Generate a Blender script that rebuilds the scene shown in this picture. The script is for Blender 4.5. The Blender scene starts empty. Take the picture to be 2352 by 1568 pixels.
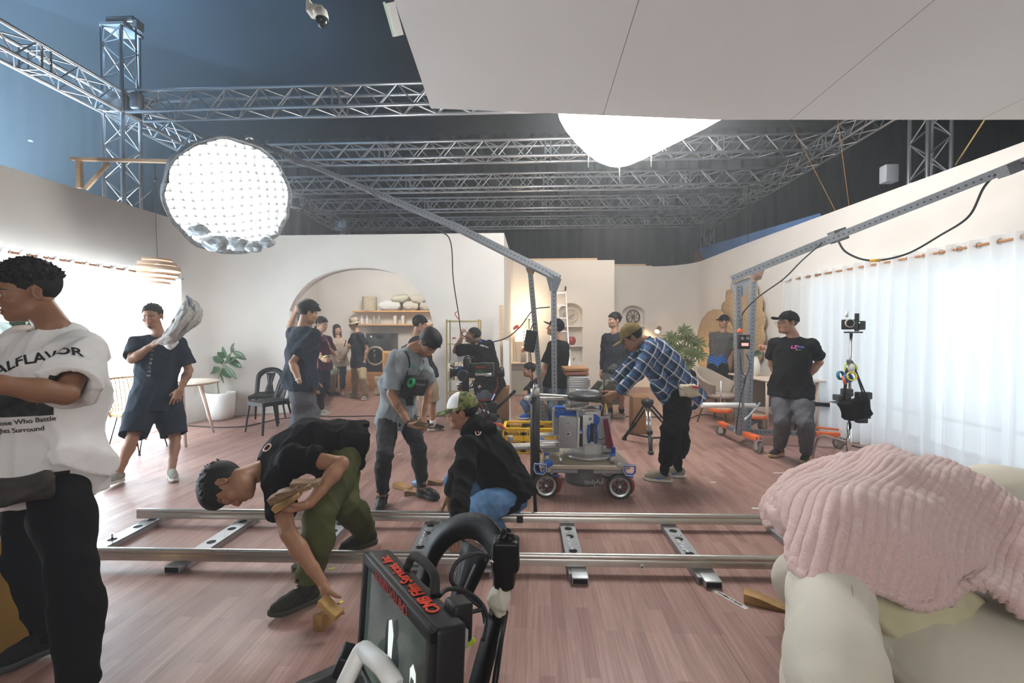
import bpy, bmesh, math, random
import numpy as np
from mathutils import Vector, Matrix, Euler, noise
from mathutils.bvhtree import BVHTree
from math import sin, cos, pi, radians as R, sqrt, atan2, hypot
random.seed(7); np.random.seed(7)
C = bpy.context.scene.collection
SC = bpy.context.scene
FPX = 1045.0
cd = bpy.data.cameras.new('camera'); cam = bpy.data.objects.new('camera', cd); C.objects.link(cam)
cd.sensor_width = 36.0; cd.lens = 36.0*FPX/2352.0; cd.clip_start = 0.05; cd.clip_end = 200
PITCH, YAW = R(1.15), R(2.96)
cam.location = (0, 0, 1.42); cam.rotation_euler = (pi/2-PITCH, 0, YAW)
SC.camera = cam
CM = Matrix.LocRotScale(cam.location, cam.rotation_euler, None)
SC.view_settings.view_transform = 'Standard'; SC.view_settings.look = 'None'
SC.view_settings.exposure = 1.6; SC.view_settings.gamma = 1.0; SC.view_settings.use_curve_mapping = False
SC.cycles.use_denoising = True
SC.cycles.max_bounces = 7; SC.cycles.diffuse_bounces = 4; SC.cycles.glossy_bounces = 3
SC.cycles.transmission_bounces = 5; SC.cycles.transparent_max_bounces = 10; SC.cycles.volume_bounces = 0
SC.cycles.sample_clamp_indirect = 6.0; SC.cycles.caustics_reflective = False; SC.cycles.caustics_refractive = False
SC.cycles.use_adaptive_sampling = True; SC.cycles.adaptive_threshold = 0.04
def ray(px, py):
 d = Vector(((px-1176)/FPX, -(py-784)/FPX, -1.0))
 return (CM.to_3x3() @ d)
def P(px, py, Y):
 d = ray(px, py); o = cam.location
 return o + d*((Y-o.y)/d.y)
def F(px, py, z=0.0):
 d = ray(px, py); o = cam.location
 return o + d*((z-o.z)/d.z)
def PZ(px, py, X):
 d = ray(px, py); o = cam.location
 return o + d*((X-o.x)/d.x)
w = bpy.data.worlds.new('world'); SC.world = w; w.use_nodes = True
bg = w.node_tree.nodes['Background']; bg.inputs[0].default_value = (0.16, 0.22, 0.33, 1); bg.inputs[1].default_value = 0.05
def area(name, loc, aim, size, power, col, sizey=None, spread=180):
 l = bpy.data.lights.new(name, 'AREA'); l.energy = power; l.color = col; l.size = size
 if sizey: l.shape = 'RECTANGLE'; l.size_y = sizey
 l.spread = R(spread)
 o = bpy.data.objects.new(name, l); C.objects.link(o); o.location = loc
 o.rotation_euler = (Vector(aim)-Vector(loc)).to_track_quat('-Z', 'Y').to_euler(); o['kind'] = 'helper'
 return o
area('added_fill_front', (.2, -2.6, 2.7), (.2, 4.5, 1.0), 3.4, 36, (1.0, 0.985, 0.96), 2.2)  # added fill light behind the camera, lifts the foreground
area('back_lamp_left', (-8.6, 5.6, 2.3), (-8.9, 7.0, 7.0), 1.4, 760, (0.46, 0.74, 1.0), 1.4, 110)
area('alcove_lamp', (-3.2, 8.9, 3.3), (-3.4, 9.6, 1.2), 0.8, 30, (1.0, 0.95, 0.88), 0.8)
area('set_lamp_back', (1.6, 9.3, 3.6), (1.2, 10.6, 1.0), 1.2, 9, (1.0, 0.88, 0.72), 1.2)
MATS = {}
def mat(name, col, rough=0.6, metal=0.0, noise_amt=0.0, nscale=8.0, bump=0.0, bscale=60.0, spec=0.4, sheen=0.0, emit=None, estr=0.0, vcol=False, coat=0.0, alpha=1.0, stretch=None):
 if name in MATS: return MATS[name]
 m = bpy.data.materials.new(name); m.use_nodes = True; MATS[name] = m
 nt = m.node_tree; b = nt.nodes['Principled BSDF']; L = nt.links
 c = (*col, 1.0) if len(col) == 3 else col
 b.inputs['Base Color'].default_value = c
 b.inputs['Roughness'].default_value = rough; b.inputs['Metallic'].default_value = metal
 b.inputs['Specular IOR Level'].default_value = spec; b.inputs['Coat Weight'].default_value = coat
 if sheen: b.inputs['Sheen Weight'].default_value = sheen
 if emit: b.inputs['Emission Color'].default_value = (*emit, 1); b.inputs['Emission Strength'].default_value = estr
 src = None
 tc = nt.nodes.new('ShaderNodeTexCoord'); mp = nt.nodes.new('ShaderNodeMapping'); L.new(tc.outputs['Object'], mp.inputs[0])
 if stretch: mp.inputs['Scale'].default_value = stretch
 if vcol:
  a = nt.nodes.new('ShaderNodeAttribute'); a.attribute_name = 'Col'; src = a.outputs['Color']
 if noise_amt:
  n = nt.nodes.new('ShaderNodeTexNoise'); n.inputs['Scale'].default_value = nscale; n.inputs['Detail'].default_value = 5
  L.new(mp.outputs[0], n.inputs['Vector'])
  mx = nt.nodes.new('ShaderNodeMix'); mx.data_type = 'RGBA'; mx.blend_type = 'MULTIPLY'; mx.inputs[0].default_value = 1.0
  rp = nt.nodes.new('ShaderNodeMapRange'); rp.inputs[3].default_value = 1-noise_amt; rp.inputs[4].default_value = 1+noise_amt
  rp.inputs[1].default_value = 0.3; rp.inputs[2].default_value = 0.7
  L.new(n.outputs['Fac'], rp.inputs[0])
  if src: L.new(src, mx.inputs[6])
  else: mx.inputs[6].default_value = c
  L.new(rp.outputs[0], mx.inputs[7]); src = mx.outputs[2]
 if src: L.new(src, b.inputs['Base Color'])
 if bump:
  n2 = nt.nodes.new('ShaderNodeTexNoise'); n2.inputs['Scale'].default_value = bscale; n2.inputs['Detail'].default_value = 4
  L.new(mp.outputs[0], n2.inputs['Vector'])
  bp = nt.nodes.new('ShaderNodeBump'); bp.inputs['Strength'].default_value = bump; bp.inputs['Distance'].default_value = 0.01
  L.new(n2.outputs['Fac'], bp.inputs['Height']); L.new(bp.outputs[0], b.inputs['Normal'])
 return m
def emat(name, col, s):
 if name in MATS: return MATS[name]
 m = bpy.data.materials.new(name); m.use_nodes = True; MATS[name] = m
 b = m.node_tree.nodes['Principled BSDF']; b.inputs['Base Color'].default_value = (.8, .8, .8, 1)
 b.inputs['Emission Color'].default_value = (*col, 1); b.inputs['Emission Strength'].default_value = s
 return m
def nodes(name):
 m = bpy.data.materials.new(name); m.use_nodes = True; MATS[name] = m
 return m, m.node_tree, m.node_tree.nodes, m.node_tree.links, m.node_tree.nodes['Principled BSDF']
def basis(d, up=Vector((0, 0, 1))):
 d = d.normalized()
 if abs(d.dot(up)) > 0.98: up = Vector((0, 1, 0)) if abs(d.y) < .9 else Vector((1, 0, 0))
 x = up.cross(d).normalized(); y = d.cross(x).normalized()
 return x, y, d
def root_matrix(o):
 m = Matrix.Identity(4)
 while o:
  m = Matrix.LocRotScale(o.location, o.rotation_euler, o.scale) @ o.matrix_parent_inverse.inverted() @ m if False else Matrix.LocRotScale(o.location, o.rotation_euler, o.scale) @ m
  o = o.parent
 return m
class MB:
 def __init__(s): s.v = []; s.f = []; s.m = []; s.mi = 0; s.sm = []
 def add(s, vs, fs, smooth=True):
  n = len(s.v); s.v += [tuple(v) for v in vs]
  s.f += [tuple(i+n for i in f) for f in fs]; s.m += [s.mi]*len(fs); s.sm += [smooth]*len(fs); return s
 def box(s, c, size, rot=None, bev=0.0):
  hx, hy, hz = [a/2 for a in size]; c = Vector(c)
  M = Euler(rot).to_matrix() if rot is not None and not isinstance(rot, Matrix) else (rot or Matrix.Identity(3))
  if bev <= 0:
   vs = [c + M @ Vector((x*hx, y*hy, z*hz)) for x in (-1, 1) for y in (-1, 1) for z in (-1, 1)]
   return s.add(vs, [(0, 1, 3, 2), (4, 6, 7, 5), (0, 4, 5, 1), (2, 3, 7, 6), (0, 2, 6, 4), (1, 5, 7, 3)], False)
  bm = bmesh.new(); bmesh.ops.create_cube(bm, size=1.0)
  for v in bm.verts: v.co = Vector((v.co.x*hx*2, v.co.y*hy*2, v.co.z*hz*2))
  bmesh.ops.bevel(bm, geom=bm.edges[:], offset=min(bev, hx*.98, hy*.98, hz*.98), segments=3, profile=.5, affect='EDGES')
  bm.verts.index_update(); vs = [c + M @ v.co for v in bm.verts]; fs = [[v.index for v in f.verts] for f in bm.faces]; bm.free()
  return s.add(vs, fs, True)
 def cyl(s, a, b, r, r2=None, n=14, caps=True):
  a, b = Vector(a), Vector(b); r2 = r if r2 is None else r2
  x, y, _ = basis(b-a); vs = []; fs = []
  for i in range(n):
   t = 2*pi*i/n; d = x*cos(t)+y*sin(t); vs += [a+d*r, b+d*r2]
  for i in range(n):
   j = (i+1) % n; fs.append((2*i, 2*j, 2*j+1, 2*i+1))
  s.add(vs, fs, True)
  if caps:
   s.add([vs[2*i] for i in range(n)], [tuple(range(n))[::-1]], False); s.add([vs[2*i+1] for i in range(n)], [tuple(range(n))], False)
  return s
 def tube(s, pts, r, n=8, closed=False, caps=True):
  pts = [Vector(p) for p in pts]; rs = r if isinstance(r, (list, tuple)) else [r]*len(pts); k = len(pts)
  vs = []; px = None
  for i, p in enumerate(pts):
   if closed: d = pts[(i+1) % k]-pts[i-1]
   else: d = pts[min(i+1, k-1)]-pts[max(i-1, 0)]
   if d.length < 1e-9: d = Vector((0, 0, 1))
   d.normalize()
   if px is None: x, y, _ = basis(d)
   else:
    x = (px - d*px.dot(d)); x = x.normalized() if x.length > 1e-6 else basis(d)[0]; y = d.cross(x)
   px = x
   vs += [p+(x*cos(2*pi*j/n)+y*sin(2*pi*j/n))*rs[i] for j in range(n)]
  fs = []
  for i in range(k if closed else k-1):
   i2 = (i+1) % k
   for j in range(n): fs.append((i*n+j, i*n+(j+1) % n, i2*n+(j+1) % n, i2*n+j))
  s.add(vs, fs, True)
  if caps and not closed:
   s.add(vs[:n], [tuple(range(n))[::-1]], False); s.add(vs[-n:], [tuple(range(n))], False)
  return s
 def lathe(s, prof, o=(0, 0, 0), ax=(0, 0, 1), n=28, caps=True, ph=0):
  o = Vector(o); x, y, d = basis(Vector(ax)); vs = []; fs = []; k = len(prof)
  for (r, z) in prof:
   for j in range(n): vs.append(o + d*z + (x*cos(2*pi*j/n+ph)+y*sin(2*pi*j/n+ph))*r)
  for i in range(k-1):
   for j in range(n): fs.append((i*n+j, i*n+(j+1) % n, (i+1)*n+(j+1) % n, (i+1)*n+j))
  s.add(vs, fs, True)
  if caps:
   if prof[0][0] > 1e-4: s.add(vs[:n], [tuple(range(n))[::-1]], False)
   if prof[-1][0] > 1e-4: s.add(vs[-n:], [tuple(range(n))], False)
  return s
 def prism(s, poly, o, u, v, h, smooth=False):
  """polygon in (u,v) plane at o, thickness h along u x v"""
  o, u, v = Vector(o), Vector(u), Vector(v); w_ = u.cross(v).normalized()
  a = [o+u*p[0]+v*p[1] for p in poly]; b = [q+w_*h for q in a]; n = len(a)
  s.add(a, [tuple(range(n))[::-1]], False); s.add(b, [tuple(range(n))], False)
  return s.add(a+b, [(i, (i+1) % n, (i+1) % n+n, i+n) for i in range(n)], smooth)
 def ell(s, c, rad, rot=None, n=16, m=10):
  c = Vector(c); M = Euler(rot).to_matrix() if rot is not None and not isinstance(rot, Matrix) else (rot or Matrix.Identity(3)); vs = []; fs = []
  for i in range(m+1):
   t = pi*i/m
   for j in range(n):
    q = 2*pi*j/n; vs.append(c + M @ Vector((rad[0]*sin(t)*cos(q), rad[1]*sin(t)*sin(q), rad[2]*cos(t))))
  for i in range(m):
   for j in range(n): fs.append((i*n+j, (i+1)*n+j, (i+1)*n+(j+1) % n, i*n+(j+1) % n))
  return s.add(vs, fs, True)
 def grid(s, rows, close=False, smooth=True):
  """rows: list of lists of points"""
  n = len(rows[0]); vs = [p for r_ in rows for p in r_]; fs = []
  for i in range(len(rows)-1):
   for j in range(n if close else n-1):
    j2 = (j+1) % n; fs.append((i*n+j, i*n+j2, (i+1)*n+j2, (i+1)*n+j))
  return s.add(vs, fs, smooth)
 def build(s, name, mats, parent=None, world=True, bev=0.0, solid=0.0, sub=0):
  me = bpy.data.meshes.new(name); me.from_pydata(s.v, [], s.f)
  for m_ in (mats if isinstance(mats, (list, tuple)) else [mats]): me.materials.append(m_)
  me.polygons.foreach_set('material_index', s.m); me.polygons.foreach_set('use_smooth', s.sm)
  o = bpy.data.objects.new(name, me); C.objects.link(o)
  if parent is not None:
   o.parent = parent
   if world: me.transform(root_matrix(parent).inverted())
  bm = bmesh.new(); bm.from_mesh(me); bmesh.ops.remove_doubles(bm, verts=bm.verts, dist=1e-5); bmesh.ops.recalc_face_normals(bm, faces=bm.faces); bm.to_mesh(me); bm.free()
  if bev:
   b = o.modifiers.new('b', 'BEVEL'); b.width = bev; b.segments = 2; b.limit_method = 'ANGLE'; b.angle_limit = R(40); b.harden_normals = False
  if solid:
   t = o.modifiers.new('s', 'SOLIDIFY'); t.thickness = solid; t.offset = 0
  if sub:
   t = o.modifiers.new('u', 'SUBSURF'); t.levels = sub; t.render_levels = sub
  return o
def tag(o, label, cat, group=None, kind=None):
 o['label'] = label; o['category'] = cat
 if group: o['group'] = group
 if kind: o['kind'] = kind
 return o
def thing(name, label, cat, loc=(0, 0, 0), rz=0.0, group=None):
 o = bpy.data.objects.new(name, None); C.objects.link(o); o.empty_display_size = .1
 o.location = loc; o.rotation_euler = (0, 0, rz)
 return tag(o, label, cat, group)
def struct(o): o['kind'] = 'structure'; return o
def kids(o): return [c for c in bpy.data.objects if c.parent == o]
def copy_tree(o, parent=None, loc=None, rz=None, label=None):
 c = o.copy(); C.objects.link(c); c.parent = parent
 if loc is not None: c.location = loc
 if rz is not None: c.rotation_euler = (0, 0, rz)
 if label: c['label'] = label
 for k in kids(o): copy_tree(k, c)
 return c
def bez(pts, n=24):
 """Catmull-Rom through points"""
 pts = [Vector(p) for p in pts]; out = []
 q = [pts[0]*2-pts[1]]+pts+[pts[-1]*2-pts[-2]]
 seg = len(pts)-1; per = max(2, n//seg)
 for i in range(seg):
  a, b, c, d = q[i:i+4]
  for k in range(per):
   t = k/per; out.append(.5*((2*b)+(c-a)*t+(2*a-5*b+4*c-d)*t*t+(3*b-a-3*c+d)*t**3))
 out.append(pts[-1]); return out
def arc(c, r, a0, a1, n, u=Vector((1, 0, 0)), v=Vector((0, 0, 1))):
 return [Vector(c)+u*(r*cos(a0+(a1-a0)*i/n))+v*(r*sin(a0+(a1-a0)*i/n)) for i in range(n+1)]
def text_mesh(s, size, extr=0.0, align='CENTER', bold=False, spacing=1.0):
 cu = bpy.data.curves.new('t', 'FONT'); cu.body = s; cu.size = size; cu.extrude = extr; cu.align_x = align; cu.align_y = 'CENTER'
 cu.space_character = spacing
 if bold: cu.offset = size*0.018
 o = bpy.data.objects.new('t', cu); C.objects.link(o); dg = bpy.context.evaluated_depsgraph_get()
 me = bpy.data.meshes.new_from_object(o.evaluated_get(dg)); bpy.data.objects.remove(o); bpy.data.curves.remove(cu)
 return me
def text(name, s, size, o, u, v, m, parent, extr=0.0008, bold=False, align='CENTER', shear=0.0, spacing=1.0, target=None, sub=0.012, off=0.003, arch=0.0):
 """lettering in plane (o,u,v); with target it is wrapped on that surface"""
 me = text_mesh(s, size, 0 if target is not None else extr, align, bold, spacing)
 u = Vector(u).normalized(); v = Vector(v).normalized(); w_ = u.cross(v).normalized(); o = Vector(o)
 bm = bmesh.new(); bm.from_mesh(me)
 if target is not None:
  bmesh.ops.triangulate(bm, faces=bm.faces[:])
  for _ in range(4):
   es = [e for e in bm.edges if e.calc_length() > sub]
   if not es: break
   bmesh.ops.subdivide_edges(bm, edges=es, cuts=1); bmesh.ops.triangulate(bm, faces=bm.faces[:])
 for vt in bm.verts:
  x, y, z = vt.co; x += y*shear; y -= arch*x*x
  p = o+u*x+v*y+w_*z
  if target is not None:
   h = target.ray_cast(p+w_*.25, -w_, .6)
   if h[0] is not None: p = h[0]+w_*off
  vt.co = p
 if target is not None:
  pass
 bm.to_mesh(me); bm.free(); me.materials.clear(); me.materials.append(m)
 ob = bpy.data.objects.new(name, me); C.objects.link(ob)
 if parent is not None: ob.parent = parent; me.transform(root_matrix(parent).inverted())
 return ob
def wbvh(o):
 M = root_matrix(o); me = o.data
 return BVHTree.FromPolygons([M @ v.co for v in me.vertices], [p.vertices[:] for p in me.polygons])
M_ = lambda *a, **k: mat(*a, **k)
STEEL = mat('painted_steel_grey', (.20, .22, .24), .45, .6, .12, 30)
GALV = mat('aluminium', (.62, .64, .66), .35, .9, .06, 20)
CHROME = mat('chrome', (.75, .76, .78), .15, 1.0)
BLACK = mat('black_plastic', (.008, .008, .009), .42, spec=.25)
BLACKM = mat('black_matte', (.015, .015, .017), .7)
RUBBER = mat('rubber', (.02, .02, .02), .8)
ORANGE = mat('orange_paint', (.70, .13, .03), .45, 0, .15, 12)
BLUEA = mat('blue_anodised', (.02, .11, .50), .35, .2)
CABLE = mat('cable_black', (.02, .022, .025), .5)
WHITEP = mat('white_paint', (.78, .78, .76), .5)
PINE = mat('pale_wood', (.62, .46, .30), .55, 0, .18, 6, stretch=(1, 1, 12))
BROWNW = mat('brown_wood', (.26, .15, .08), .55, 0, .3, 8, stretch=(1, 1, 8))
# ================================================================ ROOM
WALL = mat('set_wall_plaster', (.70, .665, .625), .85, 0, .045, 1.3, .12, 40)
WALLD = mat('wall_edge_plywood', (.42, .30, .19), .8, 0, .2, 10)
WX0, WX1, WH, WT = -5.42, 4.32, 3.12, 0.09
m, nt, N, L, b = nodes('laminate_floor')
tc = N.new('ShaderNodeTexCoord'); mp = N.new('ShaderNodeMapping'); mp.inputs['Rotation'].default_value = (0, 0, R(90)); mp.inputs['Location'].default_value = (30, .35, 0); L.new(tc.outputs['Object'], mp.inputs[0])
br = N.new('ShaderNodeTexBrick'); br.inputs['Scale'].default_value = 1.0; br.offset = .37; br.offset_frequency = 3
br.inputs['Mortar Size'].default_value = .0008; br.inputs['Brick Width'].default_value = .48; br.inputs['Row Height'].default_value = .062
br.inputs['Color1'].default_value = (0, 0, 0, 1); br.inputs['Color2'].default_value = (1, 1, 1, 1); br.inputs['Mortar'].default_value = (0, 0, 0, 1); br.inputs['Bias'].default_value = 0
L.new(mp.outputs[0], br.inputs['Vector'])
rp = N.new('ShaderNodeValToRGB'); e = rp.color_ramp; e.elements[0].color = (.270, .142, .118, 1); e.elements[1].color = (.385, .232, .195, 1)
e.elements.new(.35).color = (.325, .185, .155, 1)
L.new(br.outputs['Color'], rp.inputs[0])
mp2 = N.new('ShaderNodeMapping'); mp2.inputs['Scale'].default_value = (38, 1.6, 1); L.new(tc.outputs['Object'], mp2.inputs[0])
nz = N.new('ShaderNodeTexNoise'); nz.inputs['Scale'].default_value = 2.2; nz.inputs['Detail'].default_value = 8; nz.inputs['Distortion'].default_value = .6; L.new(mp2.outputs[0], nz.inputs['Vector'])
mr = N.new('ShaderNodeMapRange'); mr.inputs[1].default_value = .3; mr.inputs[2].default_value = .72; mr.inputs[3].default_value = .74; mr.inputs[4].default_value = 1.16; L.new(nz.outputs['Fac'], mr.inputs[0])
mx = N.new('ShaderNodeMix'); mx.data_type = 'RGBA'; mx.blend_type = 'MULTIPLY'; mx.inputs[0].default_value = 1; L.new(rp.outputs[0], mx.inputs[6]); L.new(mr.outputs[0], mx.inputs[7])
br2 = N.new('ShaderNodeTexBrick'); br2.inputs['Scale'].default_value = 1.0; br2.offset = 0; br2.inputs['Mortar Size'].default_value = .003; br2.inputs['Brick Width'].default_value = 60; br2.inputs['Row Height'].default_value = 1.22
br2.inputs['Color1'].default_value = br2.inputs['Color2'].default_value = (1, 1, 1, 1); br2.inputs['Mortar'].default_value = (.55, .5, .48, 1); L.new(mp.outputs[0], br2.inputs['Vector'])
mx2 = N.new('ShaderNodeMix'); mx2.data_type = 'RGBA'; mx2.blend_type = 'MULTIPLY'; mx2.inputs[0].default_value = 1; L.new(mx.outputs[2], mx2.inputs[6]); L.new(br2.outputs['Color'], mx2.inputs[7])
nz2 = N.new('ShaderNodeTexNoise'); nz2.inputs['Scale'].default_value = 1.1; nz2.inputs['Detail'].default_value = 6; L.new(tc.outputs['Object'], nz2.inputs['Vector'])
mr2 = N.new('ShaderNodeMapRange'); mr2.inputs[1].default_value = .3; mr2.inputs[2].default_value = .7; mr2.inputs[3].default_value = .36; mr2.inputs[4].default_value = .52; L.new(nz2.outputs['Fac'], mr2.inputs[0])
L.new(mx2.outputs[2], b.inputs['Base Color']); L.new(mr2.outputs[0], b.inputs['Roughness']); b.inputs['Specular IOR Level'].default_value = .45
FLOOR = m
struct(MB().box((-1, 6, -.05), (26, 24, .1)).build('floor', FLOOR))
DRAPE = mat('studio_black_drape', (.012, .014, .020), .9, 0, .25, 3)
ROOFM = mat('studio_dark_roof', (.012, .018, .028), .95, 0, .35, .5)
struct(MB().box((-1, 6, 8.55), (26, 26, .1)).build('ceiling', ROOFM))
def drape(name, a, b_, h, amp=.09, lam=.42, z0=0.):
 a, b_ = Vector(a), Vector(b_); d = b_-a; L_ = d.length; d.normalize(); nrm = Vector((-d.y, d.x, 0)); n = int(L_/.07)
 rows = []
 for z in (z0, h*.5, h):
  row = []
  for i in range(n+1):
   s_ = L_*i/n; k = sin(s_*2*pi/lam+1.3*sin(s_*1.7))*amp + .4*amp*sin(s_*9.7+z)
   row.append(a+d*s_+nrm*k+Vector((0, 0, z)))
  rows.append(row)
 return struct(MB().grid(rows).build(name, DRAPE))
drape('wall_back_drape', (-13.5, 16.4, 0), (11.5, 16.4, 0), 8.5)
drape('wall_left_drape', (-13.2, -5, 0), (-13.2, 16.5, 0), 8.5, .02)
drape('wall_right_drape', (11.2, 16.5, 0), (11.2, -5, 0), 8.5)
drape('wall_front_drape', (11.2, -5.2, 0), (-13.4, -5.2, 0), 8.5)
def wall_panels(name, path, h, t=WT, z0=0.0, holes=(), edge=True):
 """path: plan polyline; holes: (s0,s1,z0,z1) along its length; thickness to the left of travel"""
 pts = [Vector((p[0], p[1], 0)) for p in path]; S = [0]
 for i in range(1, len(pts)): S.append(S[-1]+(pts[i]-pts[i-1]).length)
 cuts = sorted(set([round(s, 4) for s in S]+[q for hh in holes for q in hh[:2]])); zs = sorted(set([z0, h]+[q for hh in holes for q in hh[2:]]))
 def at(s):
  for i in range(1, len(S)):
   if s <= S[i]+1e-6: break
  k = (s-S[i-1])/(S[i]-S[i-1]); p = pts[i-1].lerp(pts[i], k)
  def nn(j): d = pts[j]-pts[j-1]; d.normalize(); return Vector((-d.y, d.x, 0))
  n = nn(i)
  if k > .999 and i < len(S)-1: n = (n+nn(i+1)).normalized()
  if k < .001 and i > 1: n = (n+nn(i-1)).normalized()
  return p, p+n*t
 mb = MB(); cell = {}
 def hole(i, j):
  s = (cuts[i]+cuts[i+1])/2; z = (zs[j]+zs[j+1])/2
  return i < 0 or j < 0 or i >= len(cuts)-1 or j >= len(zs)-1 or any(a <= s <= b2 and c <= z <= d_ for a, b2, c, d_ in holes)
 def H(i, j): return True if (i < 0 or j < 0 or i >= len(cuts)-1 or j >= len(zs)-1) else hole(i, j)
 Z = lambda v, z: Vector((v.x, v.y, z))
 for i in range(len(cuts)-1):
  a0, a1 = at(cuts[i]); b0, b1 = at(cuts[i+1])
  for j in range(len(zs)-1):
   if H(i, j): continue
   lo, hi = zs[j], zs[j+1]
   mb.add([Z(a0, lo), Z(b0, lo), Z(b0, hi), Z(a0, hi)], [(0, 1, 2, 3)]); mb.add([Z(a1, lo), Z(b1, lo), Z(b1, hi), Z(a1, hi)], [(3, 2, 1, 0)])
   for (c, q) in (((i, j+1), [Z(a0, hi), Z(b0, hi), Z(b1, hi), Z(a1, hi)]), ((i, j-1), [Z(a0, lo), Z(b0, lo), Z(b1, lo), Z(a1, lo)]),
                           ((i-1, j), [Z(a0, lo), Z(a0, hi), Z(a1, hi), Z(a1, lo)]), ((i+1, j), [Z(b0, lo), Z(b0, hi), Z(b1, hi), Z(b1, lo)])):
    if H(*c):
     mb.mi = 1 if (edge and c[1] > j) else 0; mb.add(q, [(0, 1, 2, 3)], False); mb.mi = 0
 o = struct(mb.build(name, [WALL, WALLD])); md = o.modifiers.new('es', 'EDGE_SPLIT'); md.split_angle = R(40); return o
c0 = [(WX0, -3.0), (WX0, 6.7)]
c1 = [(WX0+1.1-1.1*cos(a), 6.7+1.1*sin(a)) for a in [pi/2*i/10 for i in range(1, 11)]]
LW0, LW1, LWZ0, LWZ1 = 2.4+3, 6.45+3, .08, 2.16
wall_panels('wall_left', c0+c1, WH, holes=[(LW0, LW1, LWZ0, LWZ1)])
def arch_wall(name, x0, x1, y, h, cx, hw, zt, t=.28, mt=WALL, zb=0.0, zspring=None, p=2.3):
 zs = zspring if zspring is not None else zt-hw*.96
 op = [(cx-hw, zb), (cx-hw, zs)]
 for i in range(1, 40):
  a = pi*i/40; ca, sa = cos(pi-a), sin(a)
  k = (abs(ca)**p+abs(sa)**p)**(-1/p); op.append((cx+hw*ca*k, zs+(zt-zs)*sa*k))
 op += [(cx+hw, zs), (cx+hw, zb)]
 mb = MB(); outer = []
 for (x, z) in op:
  outer.append((x, h))
 F_ = lambda x, z, yy: Vector((x, yy, z))
 for yy, flip in ((y, 0), (y+t, 1)):
  for i in range(len(op)-1):
   (ax, az), (bx, bz) = op[i], op[i+1]
   if abs(ax-bx) < 1e-6: continue
   mb.add([F_(ax, az, yy), F_(bx, bz, yy), F_(bx, h, yy), F_(ax, h, yy)], [(0, 1, 2, 3)], False)
  mb.add([F_(x0, 0, yy), F_(cx-hw, 0, yy), F_(cx-hw, zs, yy), F_(cx-hw, h, yy), F_(x0, h, yy)], [(0, 1, 2, 3, 4)], False)
  mb.add([F_(x1, 0, yy), F_(cx+hw, 0, yy), F_(cx+hw, zs, yy), F_(cx+hw, h, yy), F_(x1, h, yy)], [(0, 1, 2, 3, 4)], False)
 mb.grid([[F_(x, z, y) for x, z in op], [F_(x, z, y+t) for x, z in op]])
 mb.mi = 1; mb.add([F_(x0, h, y), F_(x1, h, y), F_(x1, h, y+t), F_(x0, h, y+t)], [(0, 1, 2, 3)], False); mb.mi = 0
 mb.add([F_(x1, 0, y), F_(x1, 0, y+t), F_(x1, h, y+t), F_(x1, h, y)], [(0, 1, 2, 3)], False)
 return struct(mb.build(name, [mt, WALLD]))
XA = WX0+1.1
arch_wall('wall_arch', XA, -.54, 7.8, WH, -3.08, 1.32, 2.55)
wall_panels('wall_return', [(-.54, 8.08), (-.54, 10.97)], WH, .08)
wall_panels('wall_alcove', [(-5.6, 8.08), (-5.6, 11.4), (-.62, 11.4), (-.62, 8.1)], WH, .08, holes=[(.7, 1.75, .9, 2.1)])
def niche_wall(name, x0, x1, y, h, nx0, nx1, zb, zt, shelves, t=.28):
 cx, hw = (nx0+nx1)/2, (nx1-nx0)/2; zs = zt-.16
 op = [(nx0, zb), (nx0, zs)]
 for i in range(1, 12):
  a = -1+2*i/12; op.append((cx+hw*a, zs+.16*(1-a*a)**.8))
 op += [(nx1, zs), (nx1, zb)]
 mb = MB(); V_ = lambda x, z, yy=y: Vector((x, yy, z))
 for i in range(1, len(op)-2):
  (ax, az), (bx, bz) = op[i], op[i+1]; mb.add([V_(ax, az), V_(bx, bz), V_(bx, h), V_(ax, h)], [(0, 1, 2, 3)], False)
 mb.add([V_(nx0, 0), V_(nx1, 0), V_(nx1, zb), V_(nx0, zb)], [(0, 1, 2, 3)], False)
 mb.add([V_(x0, 0), V_(nx0, 0), V_(nx0, zb), V_(nx0, zs), V_(nx0, h), V_(x0, h)], [(0, 1, 2, 3, 4, 5)], False)
 mb.add([V_(x1, 0), V_(nx1, 0), V_(nx1, zb), V_(nx1, zs), V_(nx1, h), V_(x1, h)], [(0, 1, 2, 3, 4, 5)], False)
 mb.grid([[V_(x, z) for x, z in op+[op[0]]], [V_(x, z, y+t) for x, z in op+[op[0]]]])
 mb.add([V_(x, z, y+t) for x, z in op], [tuple(range(len(op)))], False)
 for zz in shelves: mb.box(((nx0+nx1)/2, y+t/2, zz), (nx1-nx0, t, .035))
 mb.mi = 1; mb.add([V_(x0, h), V_(x1, h), V_(x1, h, y+.09), V_(x0, h, y+.09)], [(0, 1, 2, 3)], False); mb.mi = 0
 mb.add([V_(x1, 0), V_(x1, 0, y+.09), V_(x1, h, y+.09), V_(x1, h)], [(0, 1, 2, 3)], False)
 return struct(mb.build(name, [WALL, WALLD]))
NY = 10.97
n1a, n1b = P(1284, 830, NY), P(1339, 695, NY)
NZ = lambda py, Y=NY: P(1300, py, Y).z
N1S = [NZ(749), NZ(794)]
niche_wall('wall_niche', -.54, P(1411, 700, NY).x, NY, WH+.02, n1a.x, n1b.x, NZ(832), NZ(695), N1S)
RY = 11.95
n2a, n2b = P(1428, 830, RY), P(1482, 700, RY)
niche_wall('wall_recess', P(1411, 700, NY).x-.02, 3.0, RY, WH+.02, n2a.x, n2b.x, NZ(834, RY), NZ(701, RY), [NZ(749, RY), NZ(794, RY)])
c2 = [(WX1-.5, -3.0)]
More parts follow.
